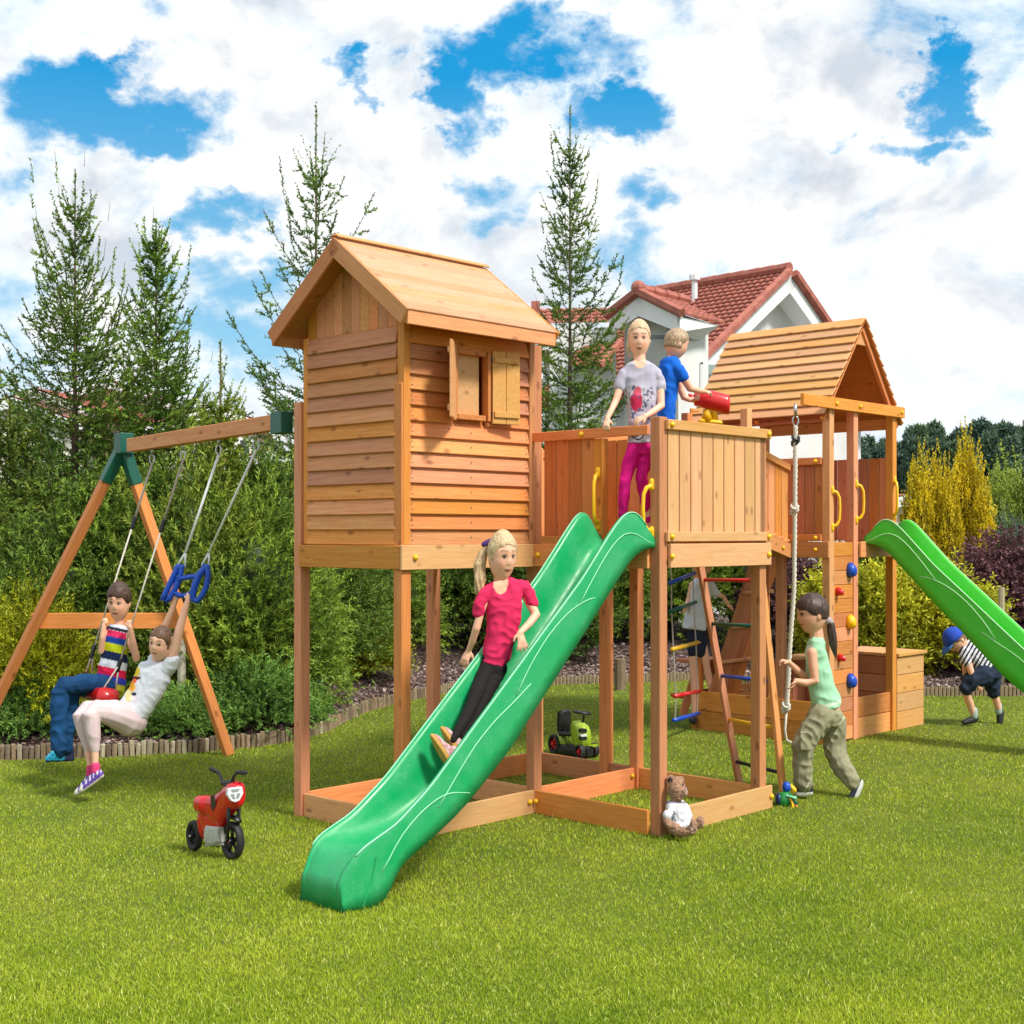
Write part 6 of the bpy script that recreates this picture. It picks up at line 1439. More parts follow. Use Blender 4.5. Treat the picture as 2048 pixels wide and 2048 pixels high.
def boy_blue():
    f = Fig(11.05, 'boy in a blue T-shirt seen from behind, looking through the red telescope', P(1333, 1069, 11.05))
    H = Head(f.q(1352, 688, 0), 21*f.k, 31*f.k, 24*f.k, (.85, .35, -.2), (.08, 0, 1)); B = f.body; H.add(B)
    f.limb(B, [(1347, 708, .0, 10), (1342, 726, .0, 10)])
    f.trunk(B, [(1342, 718, 0, 14, 18), (1340, 738, 0, 18, 24), (1336, 765, 0, 16, 22), (1332, 805, 0, 14, 20), (1330, 850, 0, 15, 22), (1330, 900, 0, 16, 22)], (1, .3, 0))
    f.limb(B, [(1354, 738, -.08, 10), (1367, 756, -.08, 8.5), (1380, 777, -.04, 7.5), (1396, 781, .06, 6), (1410, 783, .16, 5)])
    f.limb(B, [(1348, 742, .12, 9), (1360, 775, .18, 7.5), (1368, 795, .18, 7), (1380, 800, .18, 5.5), (1388, 799, .2, 5)])
    hand(B, f.q(1410, 783, .16), (1, .25, -.1), (0, .4, -1), (-.2, -1, .2), .10, (.7, .9, .6)); hand(B, f.q(1388, 799, .15), (.9, .3, .2), (0, .6, .6), (0, -.5, 1), .10, (.8, 1., .6))
    for dy in (-.06, .08): f.limb(B, [(1329, 895, dy, 12), (1330, 980, dy, 10), (1331, 1050, dy, 7)])
    f.finish_body(0.0072, SK2, H, (.2, .12, .07))
    h = MB(); H.hair(h, .42, .12, -.42, .07); remesh(h, 0.0069, 'hair', HAIRM, f.T, strands(H, (.50, .36, .22), (.22, .14, .08)), 1)
    s = MB(); f.trunk(s, [(1342, 714, 0, 12, 16), (1341, 724, 0, 19, 24), (1339, 742, 0, 22, 28), (1336, 765, 0, 20, 26), (1333, 800, 0, 17, 24), (1331, 840, 0, 17, 24), (1330, 862, 0, 17, 24)], (1, .3, 0))
    f.limb(s, [(1350, 735, -.07, 13), (1358, 742, -.08, 13), (1366, 754, -.08, 11.5)]); f.limb(s, [(1346, 738, .11, 12), (1352, 756, .15, 11)])
    remesh(s, 0.0069, 'shirt', CLOTH, f.T, flat((.008, .125, .62)), 2, .006, 12)
    l = MB(); f.trunk(l, [(1331, 850, 0, 16, 23), (1330, 880, 0, 18, 26), (1330, 900, 0, 17, 25)], (1, .3, 0)); [f.limb(l, [(1329, 895, dy, 15), (1330, 960, dy, 13)]) for dy in (-.06, .08)]
    remesh(l, 0.0088, 'shorts', CLOTH, f.T, flat((.10, .10, .13)), 5, .005, 12)
boy_blue()

def girl_rope():
    f = Fig(11.25, 'dark haired girl in mint top and khaki trousers pushing the climbing rope', G(1640, 1590))
    H = Head(f.q(1625, 1229, 0), 26*f.k, 40*f.k, 30*f.k, (-1, -.18, -.02), (-.05, 0, 1)); B = f.body; H.add(B)
    f.limb(B, [(1632, 1256, 0, 13), (1634, 1282, .0, 15)])
    f.trunk(B, [(1634, 1278, 0, 13, 20), (1632, 1300, 0, 18, 26), (1637, 1340, 0, 20, 24), (1646, 1380, 0, 24, 26), (1652, 1412, 0, 27, 28), (1652, 1435, 0, 26, 28)], (1, -.15, .2))
    f.limb(B, [(1624, 1305, -.12, 10), (1627, 1335, -.14, 9.5), (1630, 1362, -.15, 9), (1610, 1366, -.16, 8), (1592, 1362, -.17, 6)])
    f.limb(B, [(1622, 1305, .08, 9), (1624, 1340, .05, 8.5), (1612, 1356, .0, 8.5), (1594, 1340, -.08, 7), (1577, 1324, -.12, 5.2)])
    hand(B, f.q(1577, 1324, -.12), (-1, 0, .25), (-.1, .1, -1), (0, -1, 0), .125, (1.0, .7, .4), .15); hand(B, f.q(1592, 1362, -.17), (-.55, 0, -1), (-.8, .3, .1), (-.5, -1, .2), .12, (.5, .5, .4), .12)
    l1 = [(1642, 1432, -.08, 24), (1616, 1468, -.12, 19), (1604, 1495, -.14, 16), (1605, 1535, -.13, 13), (1607, 1574, -.12, 9)]
    l2 = [(1664, 1440, .08, 24), (1664, 1475, .08, 20), (1667, 1510, .06, 17), (1684, 1540, .0, 13), (1704, 1568, -.05, 9)]
    for l in (l1, l2): f.limb(B, [(x, y, d, r*.8) for x, y, d, r in l])
    f.finish_body(0.0070, SK3, H, (.05, .03, .02))
    h = MB(); H.hair(h, .28, -.02, -.30, .11); remesh(h, 0.0069, 'hair', HAIRM, f.T, strands(H, (.085, .042, .032), (.018, .009, .008)), 1)
    p = MB()
    for k_ in range(8): a = k_*.8; o = lambda e: Vector((math.cos(a)*e*.7, math.sin(a)*e, 0)); p.tube([f.q(1652, 1238, 0), f.q(1661, 1248, 0)+o(.022), f.q(1664, 1270, 0)+o(.03), f.q(1667, 1292, 0)+o(.026), f.q(1670+(k_ % 3)*2, 1306+k_*2, 0)+o(.008)], [.018, .020, .020, .016, .004], 6)
    remesh(p, 0.0075, 'ponytail', HAIRM, f.T, strands(H, (.07, .035, .025), (.015, .008, .007)), 1)
    bd = MB(); bd.tube([f.q(1654, 1240, 0), f.q(1659, 1244, 0)], .035, 8, round_=True); bd.build('hair_band', plain('grey_band', (.35, .30, .30), .7), f.T, smooth=True)
    s = MB(); f.trunk(s, [(1635, 1274, 0, 11, 18), (1634, 1282, 0, 16, 26), (1631, 1300, 0, 21, 31), (1635, 1330, 0, 23, 30), (1642, 1365, 0, 26, 30), (1650, 1398, 0, 30, 32), (1652, 1414, 0, 31, 33)], (1, -.15, .2))
    def col(co, nr):
        x, y = pix(co); c = np.tile(np.array((.34, .64, .42)), (len(co), 1)); c[np.abs(y-(1412+(1650-x)*.25)) < 3] = (.62, .74, .60); c[(((x-1620)/9)**2+((y-1305)/15)**2 < 1) & (nr[:, 1] < 0)] = (.60, .72, .58); return c
    remesh(s, 0.0069, 'top', CLOTH, f.T, col, 2, .008, 10)
    l = MB(); f.trunk(l, [(1652, 1408, 0, 28, 29), (1653, 1430, 0, 31, 32), (1652, 1450, 0, 27, 30)], (1, -.15, .2))
    f.limb(l, [(1644, 1432, -.08, 27), (1620, 1466, -.12, 25), (1606, 1493, -.14, 22), (1604, 1535, -.13, 20), (1607, 1566, -.12, 19)]); f.limb(l, [(1664, 1440, .08, 27), (1668, 1475, .08, 24), (1672, 1510, .06, 22), (1686, 1538, .0, 20), (1703, 1562, -.05, 18)])
    l.box(f.q(1612, 1482, -.25), (.05, .02, .075)); 
    def ck(co, nr):
        n = np.array([mn.noise(Vector(q_*5)) for q_ in co]); x, y = pix(co); c = np.array((.26, .25, .155))*(1+.35*n)[:, None]; sm_ = (np.abs((y-1430)-(1690-x)*1.9) < 2.2) & (nr[:, 1] < .1); c[sm_] = (.5, .48, .36); return c
    remesh(l, 0.0069, 'trousers', CLOTH, f.T, ck, 5, .010, 13)
    sh = MB(); g = G(1605, 1590); z0 = .0
    sh.sections([(f.q(1590, 1586, -.12), (0, .03, 0), (0, 0, .02)), (f.q(1594, 1584, -.12), (0, .045, 0), (0, 0, .035)), (f.q(1606, 1580, -.12), (0, .045, 0), (0, 0, .055)), (f.q(1620, 1577, -.12), (0, .042, 0), (0, 0, .06)), (f.q(1625, 1578, -.12), (0, .03, 0), (0, 0, .05))], 12, power=3)
    remesh(sh, 0.0069, 'shoe', SHOEM, f.T, lambda co, nr: np.where((pix(co)[1] > 1584)[:, None], np.array((.65, .65, .60)), np.array((.02, .02, .035))), 1)
    sh = MB(); sh.sections([(f.q(1700, 1608, -.07), (.02, .03, 0), (0, 0, .012)), (f.q(1703, 1600, -.07), (.042, .03, 0), (0, .01, .03)), (f.q(1711, 1585, -.06), (.05, .03, 0), (0, .02, .03)), (f.q(1718, 1570, -.05), (.045, .03, 0), (0, .02, .03)), (f.q(1721, 1562, -.05), (.03, .02, 0), (0, .01, .015))], 12, power=2.5)
    remesh(sh, 0.0069, 'shoe', SHOEM, f.T, lambda co, nr: np.where(((pix(co)[0]-1700)-(1608-pix(co)[1])*.42 > 3)[:, None], np.array((.60, .60, .56)), np.array((.015, .018, .05))), 1)
girl_rope()

def boy_cap():
    f = Fig(15.4, 'small boy in blue cap and striped shirt bending forward beside the far slide', G(1965, 1448))
    H = Head(f.q(1912, 1281, 0), 20*f.k, 26*f.k, 21*f.k, (-.80, -.25, -.75), (-.55, 0, .85)); B = f.body; H.add(B)
    f.limb(B, [(1922, 1290, 0, 9), (1930, 1296, 0, 10)])
    f.trunk(B, [(1928, 1296, 0, 16, 12), (1940, 1303, 0, 20, 15), (1957, 1318, 0, 20, 17), (1970, 1330, 0, 18, 15), (1976, 1340, 0, 17, 15)], (.6, .2, .8))
    f.limb(B, [(1932, 1312, -.1, 8), (1941, 1340, -.14, 6.5), (1948, 1360, -.16, 5.5), (1954, 1370, -.17, 4.5)]); f.limb(B, [(1930, 1306, .12, 8), (1930, 1340, .14, 6), (1934, 1366, .12, 4.5)])
    hand(B, f.q(1954, 1370, -.17), (.6, -.1, -.8), (.3, .9, 0), (-.7, 0, -.5), .10, (.2, .3, .2), .2); hand(B, f.q(1934, 1366, .12), (0, -.1, -1), (0, 1, 0), (1, 0, 0), .09, (.4, .3, .3))
    l1 = [(1965, 1348, -.08, 20), (1938, 1362, -.12, 15), (1930, 1378, -.12, 10), (1938, 1402, -.08, 9), (1947, 1430, -.05, 6)]
    l2 = [(1980, 1350, .08, 20), (1985, 1370, .08, 14), (1987, 1385, .08, 9.5), (1993, 1402, .1, 8), (1999, 1425, .12, 6)]
    for l in (l1, l2): f.limb(B, [(a, b, c_, e*(.72 if i < 3 else .95)) for i, (a, b, c_, e) in enumerate(l)])
    f.finish_body(0.0078, SK2, H, (.2, .12, .07))
    h = MB(); H.hair(h, .5, .0, -.35, .05); remesh(h, 0.0088, 'hair', HAIRM, f.T, strands(H, (.25, .14, .07), (.12, .06, .03)), 1)
    c = MB(); rings = []
    for i in range(0, 8):
        th = math.pi*.5*(i+.4)/8.; rings.append(np.array([tuple(H.pt(1.13*math.sin(th)*math.cos(a), 1.13*math.sin(th)*math.sin(a), .10+1.05*math.cos(th))) for a in np.linspace(0, 6.283, 25)[:-1]]))
    c.ring_loft(rings); c.build('cap', plain('blue_cap', (.01, .06, .45), .8, var=.08), f.T, smooth=True)
    b = MB(); b.sections([(H.pt(0, .9, .16), H.X*H.a*.9, H.U*.012), (H.pt(0, 1.35, .10), H.X*H.a*.85, H.U*.012), (H.pt(0, 1.75, -.02), H.X*H.a*.6, H.U*.010), (H.pt(0, 1.9, -.06), H.X*H.a*.2, H.U*.006)], 14); b.build('cap_brim', plain('cap_brim', (.03, .12, .35), .8), f.T, smooth=True)
    s = MB(); f.trunk(s, [(1926, 1294, 0, 14, 12), (1931, 1297, 0, 21, 17), (1943, 1303, 0, 24, 19), (1958, 1316, 0, 24, 20), (1970, 1328, 0, 25, 21), (1975, 1334, 0, 24, 21)], (.6, .2, .8))
    f.limb(s, [(1930, 1304, -.09, 12), (1929, 1314, -.11, 11), (1933, 1324, -.12, 10)]); f.limb(s, [(1930, 1302, .11, 12), (1929, 1322, .13, 10)])
    remesh(s, 0.0075, 'striped_shirt', CLOTH, f.T, lambda co, nr: np.where((np.sin((pix(co)[0]*.72+pix(co)[1]*.42)*.95) > -.1)[:, None], np.array((.70, .70, .74)), np.array((.012, .014, .045))), 2, .004, 12)
    l = MB(); f.trunk(l, [(1973, 1334, 0, 22, 21), (1979, 1344, 0, 25, 23), (1978, 1354, 0, 22, 22)], (.6, .2, .8)); f.limb(l, [(1966, 1350, -.08, 22), (1942, 1362, -.12, 18), (1932, 1376, -.12, 14)]); f.limb(l, [(1980, 1352, .08, 23), (1985, 1368, .08, 18), (1987, 1383, .08, 14)])
    remesh(l, 0.0075, 'shorts', CLOTH, f.T, flat((.018, .028, .055)), 5, .010, 12)
    for cx_, cy_, dx_, dy_ in ((1940, 1441, -1, .28), (2000, 1436, -.12, 1)):
        d = Vector((dx_, -.1, -dy_)).normalized(); c0 = f.q(cx_, cy_, -.05 if dx_ == -1 else .12); n_ = d.cross(Vector((0, 1, 0))).normalized(); sh = MB()
        sh.sections([(c0-d*.10, Vector((0, .025, 0)), n_*.025), (c0-d*.07, Vector((0, .035, 0)), n_*.045), (c0, Vector((0, .038, 0)), n_*.042), (c0+d*.08, Vector((0, .038, 0)), n_*.03), (c0+d*.10, Vector((0, .02, 0)), n_*.015)], 12)
        remesh(sh, 0.0075, 'shoe', SHOEM, f.T, flat((.02, .022, .025)), 1)
        k = MB(); kk = (1948, 1426) if dx_ == -1 else (1997, 1417); k.tube([f.q(kk[0], kk[1]-5, -.05 if dx_ == -1 else .12), f.q(kk[0], kk[1]+6, -.05 if dx_ == -1 else .12)], 7.5*f.k, 8, round_=True); k.build('sock', plain('grey_sock', (.35, .45, .42), .9), f.T, smooth=True)
boy_cap()

def child_behind():
    f = Fig(15.1, 'child in white blouse and dark shorts half hidden behind the ladder', G(1405, 1452))
    H = Head(f.q(1408, 1122, 0), 19*f.k, 28*f.k, 20*f.k, (.5, .6, 0)); B = f.body; H.add(B)
    f.limb(B, [(1406, 1145, 0, 8), (1404, 1162, 0, 8)])
    f.trunk(B, [(1404, 1160, 0, 18, 11), (1402, 1180, 0, 22, 13), (1396, 1225, 0, 18, 12), (1394, 1262, 0, 18, 13), (1394, 1285, 0, 17, 13)])
    f.limb(B, [(1422, 1170, 0, 8), (1434, 1190, 0, 6), (1446, 1192, 0, 4.5), (1458, 1212, 0, 4)]); f.limb(B, [(1386, 1170, 0, 8), (1378, 1200, 0, 6), (1372, 1215, -.1, 5)])
    for x0, x1 in ((1386, 1388), (1403, 1424)): f.limb(B, [(x0, 1278, 0, 10), ((x0+x1)/2, 1335, 0, 7.5), (x1, 1385, 0, 6.5), (x1, 1430, 0, 5)])
    hand(B, f.q(1458, 1212, 0), (.6, 0, -.6), (0, 1, 0), (1, 0, 0), .09, (.5, .5, .5)); hand(B, f.q(1372, 1215, -.1), (-.5, 0, -.8), (0, 1, 0), (1, 0, 0), .09, (.5, .5, .5))
    f.finish_body(0.0096, SK2, H); h = MB(); H.hair(h, .4, .1, -.5, .1); remesh(h, 0.0100, 'hair', HAIRM, f.T, strands(H, (.10, .06, .03), (.03, .02, .01)), 1)
    s = MB(); f.trunk(s, [(1404, 1156, 0, 14, 11), (1404, 1168, 0, 23, 15), (1399, 1200, 0, 22, 16), (1392, 1235, 0, 23, 18), (1389, 1258, 0, 24, 20)]); f.limb(s, [(1420, 1170, 0, 10), (1433, 1188, 0, 8)])
    remesh(s, 0.0100, 'blouse', CLOTH, f.T, flat((.62, .64, .72)), 2, .01, 8)
    l = MB(); f.trunk(l, [(1393, 1258, 0, 19, 15), (1394, 1282, 0, 19, 15)]); [f.limb(l, [(x, 1280, 0, 12), (x, 1305, 0, 11)]) for x in (1386, 1403)]; remesh(l, 0.0100, 'shorts', CLOTH, f.T, flat((.02, .025, .05)), 2)
    for x in (1386, 1426): sh = MB(); sh.ball(f.q(x, 1440, -.03), (.05, .09, .045), 10); sh.build('shoe', plain('dark_shoe', (.03, .03, .04), .6), f.T, smooth=True)
child_behind()
# ------------------------------------------------------------------ toys on the lawn
def wheel(parent, c, ax, rh, rv, w, spokes=5, rim=BLKP, hubm=None, name='wheel'):
    """tyre with rim; ax = axle direction, rh/rv radii across and up"""
    c = Vector(c); ax = Vector(ax).normalized(); h = ZV.cross(ax).normalized(); rings = []
    prof = [(.0, .62), (.35, .66), (.5, .80), (.48, .93), (.3, .99), (0, 1.0), (-.3, .99), (-.48, .93), (-.5, .80), (-.35, .66)]
    n = 28
    for i in range(n):
        a = 2*math.pi*i/n; d = h*(rh*math.cos(a))+ZV*(rv*math.sin(a)); rings.append(np.array([tuple(c+d*q*(1 if not (q > .97 and i % 2) else .985)+ax*(w*p)) for p, q in prof]))
    m = MB(); m.ring_loft(rings, cap=False, closed=True); T = m.build(name, BLKRUB, parent, smooth=True)
    r = MB()
    for i in range(spokes):
        a = 2*math.pi*i/spokes+.4; d = h*(rh*math.cos(a))+ZV*(rv*math.sin(a)); r.tube([c+d*.12, c+d*.66], w*.22, 6)
    r.tube([c-ax*w*.52, c+ax*w*.52], min(rh, rv)*.2, 10, round_=True); r.build('rim', rim, T, smooth=True)
    if hubm: q = MB(); q.tube([c+ax*w*.5, c+ax*w*.62], rh*.16, 8, round_=True); q.tube([c-ax*w*.5, c-ax*w*.62], rh*.16, 8, round_=True); q.build('hub', hubm, T, smooth=True)
    return T
def motorbike():
    Y = 9.12; k = Y/FPX; T = thing('toy_motorbike', 'red ride-on toy motorbike with black wheels standing on the lawn', 'toy motorbike', G(430, 1712))
    q = lambda x, y, dy=0.: P(x, y, Y+dy)
    fd = Vector((.80, -.60, 0)).normalized(); sd_ = Vector((fd.y, -fd.x, 0)); bd = Vector((.70, -.71, 0)); bs = Vector((-bd.y, bd.x, 0))
    fw = G(465, 1719); fw = Vector((fw.x, fw.y, .128)); wheel(T, fw, sd_, .098, .130, .055, 5, BLKP, REDP, 'front_wheel')
    rw = G(389, 1702); rw = Vector((rw.x, rw.y, .108)); wheel(T, rw, bs, .078, .106, .05, 6, BLKP, STEEL, 'rear_wheel')
    rw2 = rw+bs*.17; wheel(T, rw2, bs, .078, .106, .05, 6, BLKP, STEEL, 'rear_wheel')
    ax = MB(); ax.tube([rw, rw2], .012, 8); ax.build('axle', STEEL, T)
    b = MB()
    s = lambda x, y, dy, w, h: (q(x, y, dy), bs*w*k, ZV*h*k)
    b.sections([s(394, 1604, .12, 8, 10), s(399, 1607, .10, 15, 17), s(412, 1610, .05, 17, 20), s(422, 1612, .02, 14, 21), s(434, 1618, -.03, 13, 30), s(446, 1616, -.07, 14, 38), s(456, 1602, -.10, 17, 34), s(468, 1592, -.14, 20, 31), s(477, 1590, -.18, 17, 26), s(480, 1590, -.20, 12, 19)], 18, power=2.4)
    b.sections([s(405, 1625, .08, 9, 14), s(412, 1640, .06, 11, 24), s(420, 1650, .03, 11, 28), s(436, 1645, -.02, 11, 28), s(446, 1636, -.06, 9, 22)], 14, power=2.6)
    b.sections([s(398, 1640, .10, 6, 20), s(404, 1650, .09, 9, 26), s(412, 1660, .07, 8, 22)], 10)
    remesh(b, .006, 'body', plain('red_shiny', (.58, .004, .014), .2, coat=.5), T, None, 4)
    hl = MB(); c = q(471, 1588, -.26); nrm = Vector((.45, -.85, .12)).normalized(); r_ = nrm.cross(ZV).normalized()*-1; u_ = r_.cross(nrm).normalized(); u_ = u_ if u_.z > 0 else -u_
    poly = [(-14, 12), (14, 13), (16, 0), (8, -13), (0, -16), (-8, -13), (-16, -1)]
    hl.prism([c+r_*x*k+u_*y*k for x, y in poly], nrm*-.05); hl.build('headlight', plain('headlight_white', (.70, .72, .74), .3), T, bevel=.004)
    for pl_ in ([(-9, 9), (9, 10), (6, 5), (-6, 4)], [(-10, 0), (-3, 1), (-1, -9), (-6, -8)], [(10, 1), (3, 1), (1, -9), (6, -8)]):
        m = MB(); m.prism([c+nrm*.004+r_*x*k+u_*y*k for x, y in pl_], nrm*-.006); m.build('headlight_stripe', plain('grey_print', (.25, .27, .28), .4), T)
    e = MB(); e.sections([s(417, 1668, .03, 11, 15), s(420, 1668, .02, 13, 20), s(432, 1670, -.02, 13, 20), s(445, 1668, -.07, 11, 16)], 12, power=4); e.tube([q(412, 1690, .04), q(446, 1688, -.08)], .010, 6)
    e.build('engine', plain('grey_engine', (.45, .45, .42), .45, var=.15, scale=30), T)
    st_ = MB(); st_.prism([q(421, 1592, -.09), q(428, 1590, -.10), q(432, 1610, -.10), q(425, 1622, -.08), q(421, 1612, -.08)], Vector((0, .01, 0))); st_.build('side_emblem', plain('dark_print', (.05, .03, .03), .4), T)
    f_ = MB(); 
    for sg in (-1, 1): f_.tube([q(468, 1612, -.14)+sd_*sg*.045+ZV*.0, fw+sd_*sg*.045], [.014, .010], 8)
    f_.build('fork', BLKP, T, smooth=True)
    md = MB(); md.sections([(fw+ZV*.15-fd*.06, sd_*.02, ZV*.014), (fw+ZV*.162-fd*.02, sd_*.035, ZV*.016), (fw+ZV*.158+fd*.04, sd_*.035, ZV*.016), (fw+ZV*.14+fd*.075, sd_*.02, ZV*.012)], 10); md.build('mudguard', BLKP, T, smooth=True)
    hb = MB(); hb.tube([q(422, 1538, .0), q(436, 1544, -.02), q(441, 1552, -.05), q(446, 1568, -.10), q(456, 1572, -.14)], [.012, .012, .011, .012, .022], 8, round_=True); hb.tube([q(491, 1545, -.22), q(474, 1545, -.20), q(468, 1552, -.18), q(463, 1566, -.16), q(456, 1572, -.14)], [.012, .012, .011, .012, .022], 8, round_=True); hb.tube([q(447, 1566, -.1), q(464, 1566, -.16)], .02, 8, round_=True)
    hb.build('handlebar', BLKP, T, smooth=True)
    for a, c2 in ((q(422, 1538, .0), q(434, 1543, -.02)), (q(491, 1545, -.22), q(476, 1545, -.20))): g = MB(); g.tube([a, c2], .015, 8, round_=True); g.build('grip', BLKRUB, T, smooth=True)
motorbike()
def tractor():
    Y = 13.3; k = Y/FPX; T = thing('toy_tractor', 'lime green ride-on toy tractor with black seat beyond the ground frame', 'toy tractor', G(1150, 1512))
    q = lambda x, y, dy=0.: P(x, y, Y+dy)
    LIME = plain('lime_plastic', (.32, .46, .03), .35, coat=.2)
    fd = Vector((.62, -.78, 0)); sd_ = Vector((.78, .62, 0)); s = lambda x, y, dy, w, h: (q(x, y, dy), sd_*w*k, ZV*h*k)
    for c, r1, r2, w in ((q(1109, 1490, .10), .075, .10, .06), (q(1135, 1490, .32), .075, .10, .06), (q(1188, 1506, -.12), .055, .072, .055), (q(1160, 1506, -.22), .055, .072, .055)):
        wheel(T, Vector((c.x, c.y, r2)), sd_, r1, r2, w, 5, REDP, None)
    ch = MB(); ch.sections([s(1118, 1500, .12, 9, 8), s(1122, 1498, .1, 14, 12), s(1150, 1500, -.04, 14, 12), s(1178, 1504, -.18, 12, 12), s(1181, 1504, -.2, 8, 8)], 12, power=4); ch.build('chassis', BLKP, T)
    hd = MB(); hd.sections([s(1146, 1452, 0, 5, 8), s(1149, 1462, -.02, 11, 20), s(1158, 1468, -.08, 13, 27), s(1170, 1474, -.14, 13, 24), s(1175, 1478, -.17, 10, 19)], 14, power=3.5); hd.build('hood', LIME, T, smooth=True, bevel=None)
    n = Vector((.45, -.9, 0)).normalized()
    for y, h, m in ((1462, 4.5, BLKP), (1471, 2.3, WHT), (1477, 4, BLKP)): g = MB(); g.sections([(q(1168, y, -.27), Vector((.9, .45, 0))*7*k, ZV*h*k), (q(1168, y, -.27)-n*.05, Vector((.9, .45, 0))*7*k, ZV*h*k)], 8, power=4); g.build('grille', m, T)
    fn = MB()
    for x, dy in ((1119, .10), (1140, .30)): fn.sections([s(x-10, 1484, dy+.08, 6, 8), s(x-5, 1478, dy+.04, 9, 9), s(x+5, 1480, dy-.02, 9, 12), s(x+14, 1488, dy-.08, 6, 8)], 10, power=3)
    fn.build('fender', LIME, T, smooth=True)
    ff = MB(); ff.sections([s(1180, 1492, -.14, 8, 3), s(1190, 1491, -.18, 8, 3)], 8); ff.build('fender', LIME, T)
    se = MB(); se.sections([s(1122, 1462, .08, 6, 6), s(1124, 1444, .10, 14, 24), s(1131, 1442, .05, 15, 24), s(1134, 1442, .04, 12, 20)], 12, power=4); se.sections([s(1126, 1466, .06, 13, 6), s(1148, 1468, -.03, 11, 5)], 10, power=4); se.build('seat', BLKP, T, smooth=False, bevel=.004)
    st_ = MB(); c = q(1164, 1425, -.1); st_.tube([c+Vector((math.cos(a)*.085, math.sin(a)*.06, -.012*math.cos(a))) for a in np.linspace(0, 6.283, 14)], .011, 6); st_.tube([c, q(1168, 1432, -.1), q(1164, 1452, -.08)], .012, 6); st_.tube([c-Vector((.08, 0, 0)), c+Vector((.08, 0, 0))], .008, 6); st_.build('steering_wheel', BLKP, T, smooth=True)
    d = MB(); d.sections([s(1150, 1450, -.02, 9, 6), s(1158, 1448, -.06, 9, 7)], 8); d.build('dashboard', plain('pale_dash', (.5, .55, .45), .5), T)
tractor()
def ball_toy():
    Y = 10.86; k = Y/FPX; c = G(1570, 1619)+ZV*.08; T = thing('pull_toy', 'small green round pull toy with blue head by the ladder foot', 'toy', (c.x, c.y, 0)); c = P(1570, 1600, Y)
    b = MB(); b.ball(c, (17*k, 15*k, 19*k), 12); b.build('body', plain('toy_green', (.01, .22, .045), .25, coat=.4), T, smooth=True)
    n = MB(); n.ball(c-Vector((13*k, 0, -1*k)), (7*k, 11*k, 13*k), 10); n.build('side_disc', plain('toy_navy', (.012, .03, .14), .3), T, smooth=True)
    h = MB(); h.ball(P(1573, 1574, Y), (9*k, 9*k, 11*k), 10); h.build('head', BLUP, T, smooth=True)
    y = MB(); y.sections([(P(1580, 1570, Y), (.012, 0, .01), (0, .02, 0)), (P(1588, 1580, Y), (.018, 0, .014), (0, .03, 0)), (P(1592, 1584, Y), (.006, 0, .006), (0, .01, 0))], 8); y.build('bow', YEL, T, smooth=True)
    for x0, y0, x1, y1, m in ((1578, 1590, 1592, 1606, GRNP), (1580, 1596, 1586, 1618, YEL), (1584, 1600, 1594, 1616, plain('toy_orange', (.6, .2, .04), .5)), (1574, 1592, 1590, 1596, plain('toy_mint', (.2, .6, .35), .4))):
        l = MB(); l.tube([P(x0, y0, Y-.05), P((x0+x1)/2+2, (y0+y1)/2, Y-.08), P(x1, y1, Y-.08)], [.012, .010, .016], 6, round_=True); l.build('leg', m, T, smooth=True)
ball_toy()
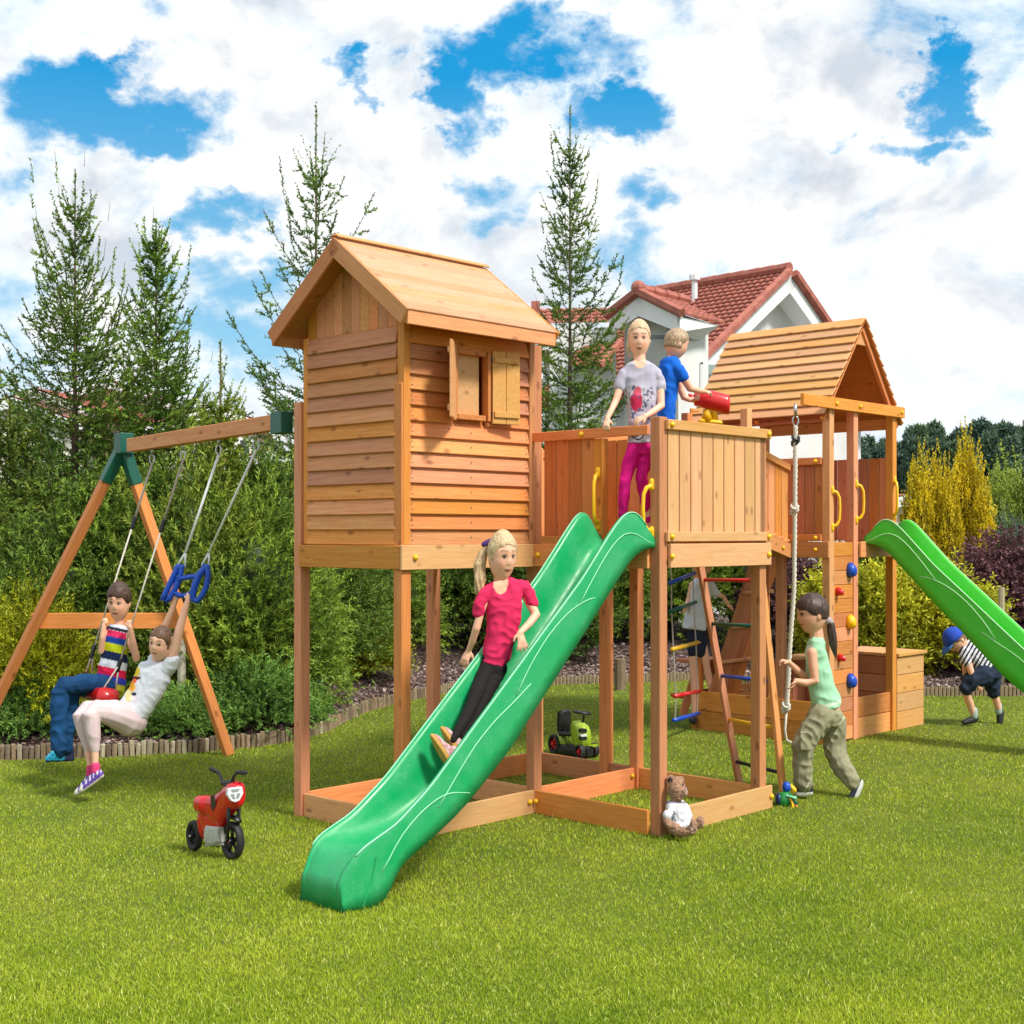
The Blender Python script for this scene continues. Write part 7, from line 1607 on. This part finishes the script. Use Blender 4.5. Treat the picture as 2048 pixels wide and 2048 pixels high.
def teddy():
    Y = 9.72; k = Y/FPX; T = thing('teddy_bear', 'brown teddy bear in white shirt leaning on the front platform post', 'teddy bear', G(1365, 1668)); q = lambda x, y, dy=0.: P(x, y, Y+dy)
    b = MB(); b.ball(q(1353, 1578), (18*k, 18*k, 25*k), 16); b.sections([(q(1360, 1590, -.04), Vector((.03, 0, 0)), Vector((0, .03, .035))), (q(1371, 1585, -.06), Vector((.0, .028, 0)), Vector((.01, 0, .036))), (q(1375, 1583, -.06), Vector((0, .015, 0)), Vector((.0, 0, .02)))], 12)
    b.ball(q(1341, 1559, .03), (9*k, 5*k, 10*k), 10); b.ball(q(1361, 1560, .09), (8*k, 5*k, 9*k), 10)
    b.sections([(q(1352, 1602), (17*k, 0, 0), (0, 14*k, 0)), (q(1354, 1625), (23*k, 0, 0), (0, 18*k, 0)), (q(1357, 1650), (25*k, 0, 0), (0, 20*k, 0)), (q(1360, 1664), (18*k, 0, 0), (0, 16*k, 0))], 14)
    b.tube([q(1345, 1652, -.05), q(1356, 1663, -.12), q(1374, 1664, -.17), q(1384, 1659, -.19)], [12*k, 11*k, 10*k, 10*k], 10, round_=True)
    b.tube([q(1372, 1650, .02), q(1384, 1652, .0), q(1398, 1647, -.02)], [11*k, 10*k, 10*k], 10, round_=True)
    b.ball(q(1387, 1652, -.20), (8*k, 8*k, 13*k), 10); b.ball(q(1401, 1643, -.03), (8*k, 8*k, 13*k), 10)
    b.tube([q(1340, 1618, -.06), q(1333, 1638, -.10), q(1338, 1650, -.14)], [8*k, 8*k, 7*k], 8, round_=True); b.tube([q(1368, 1616, .02), q(1378, 1640, .0)], [8*k, 8*k], 8, round_=True)
    def col(co, nr):
        x, y = pix(co); n = np.array([mn.noise(Vector(p*60)) for p in co]); c = np.array((.34, .19, .12))*(1+.45*n)[:, None]; c[((x-1341)/5)**2+((y-1560)/6)**2 < 1] = (.05, .025, .02); c[((x-1385)/4)**2+((y-1656)/5)**2 < 1] = (.55, .36, .32); c[((x-1373)/5)**2+((y-1582)/7)**2 < 1] = (.45, .30, .24)
        c[((x-1376)/2.5)**2+((y-1578)/3)**2 < 1] = (.02, .015, .015); c[((x-1366)/2)**2+((y-1569)/2.5)**2 < 1] = (.02, .015, .015); return c
    remesh(b, .005, 'body', painted('plush', .95, .1, 0, .12, 150, .6, sheen=.3), T, col, 1, .004, 40)
    s = MB(); s.sections([(q(1352, 1601), (15*k, 0, 0), (0, 13*k, 0)), (q(1352, 1608), (20*k, 0, 0), (0, 17*k, 0)), (q(1354, 1625), (25*k, 0, 0), (0, 20*k, 0)), (q(1357, 1645), (27*k, 0, 0), (0, 22*k, 0)), (q(1358, 1654), (26*k, 0, 0), (0, 21*k, 0))], 16)
    s.tube([q(1343, 1614, -.05), q(1336, 1630, -.09)], [10*k, 10*k], 8, round_=True); s.tube([q(1368, 1614, .02), q(1376, 1632, .0)], [10*k, 10*k], 8, round_=True)
    def c2(co, nr):
        x, y = pix(co); c = np.tile(np.array((.66, .67, .72)), (len(co), 1)); c[np.abs(y-1605) < 2] = (.22, .24, .36); fr = nr[:, 1] < 0
        for dx_, dy_ in ((0, 0), (-3, 5), (3, -6), (1, 8)): c[fr & (np.abs(x-(1347+dx_)-(y-1632)*.3) < 1.5) & (np.abs(y-(1632+dy_)) < 4)] = (.10, .12, .18)
        return c
    remesh(s, .005, 'shirt', CLOTH, T, c2, 1, .006, 16)
teddy()
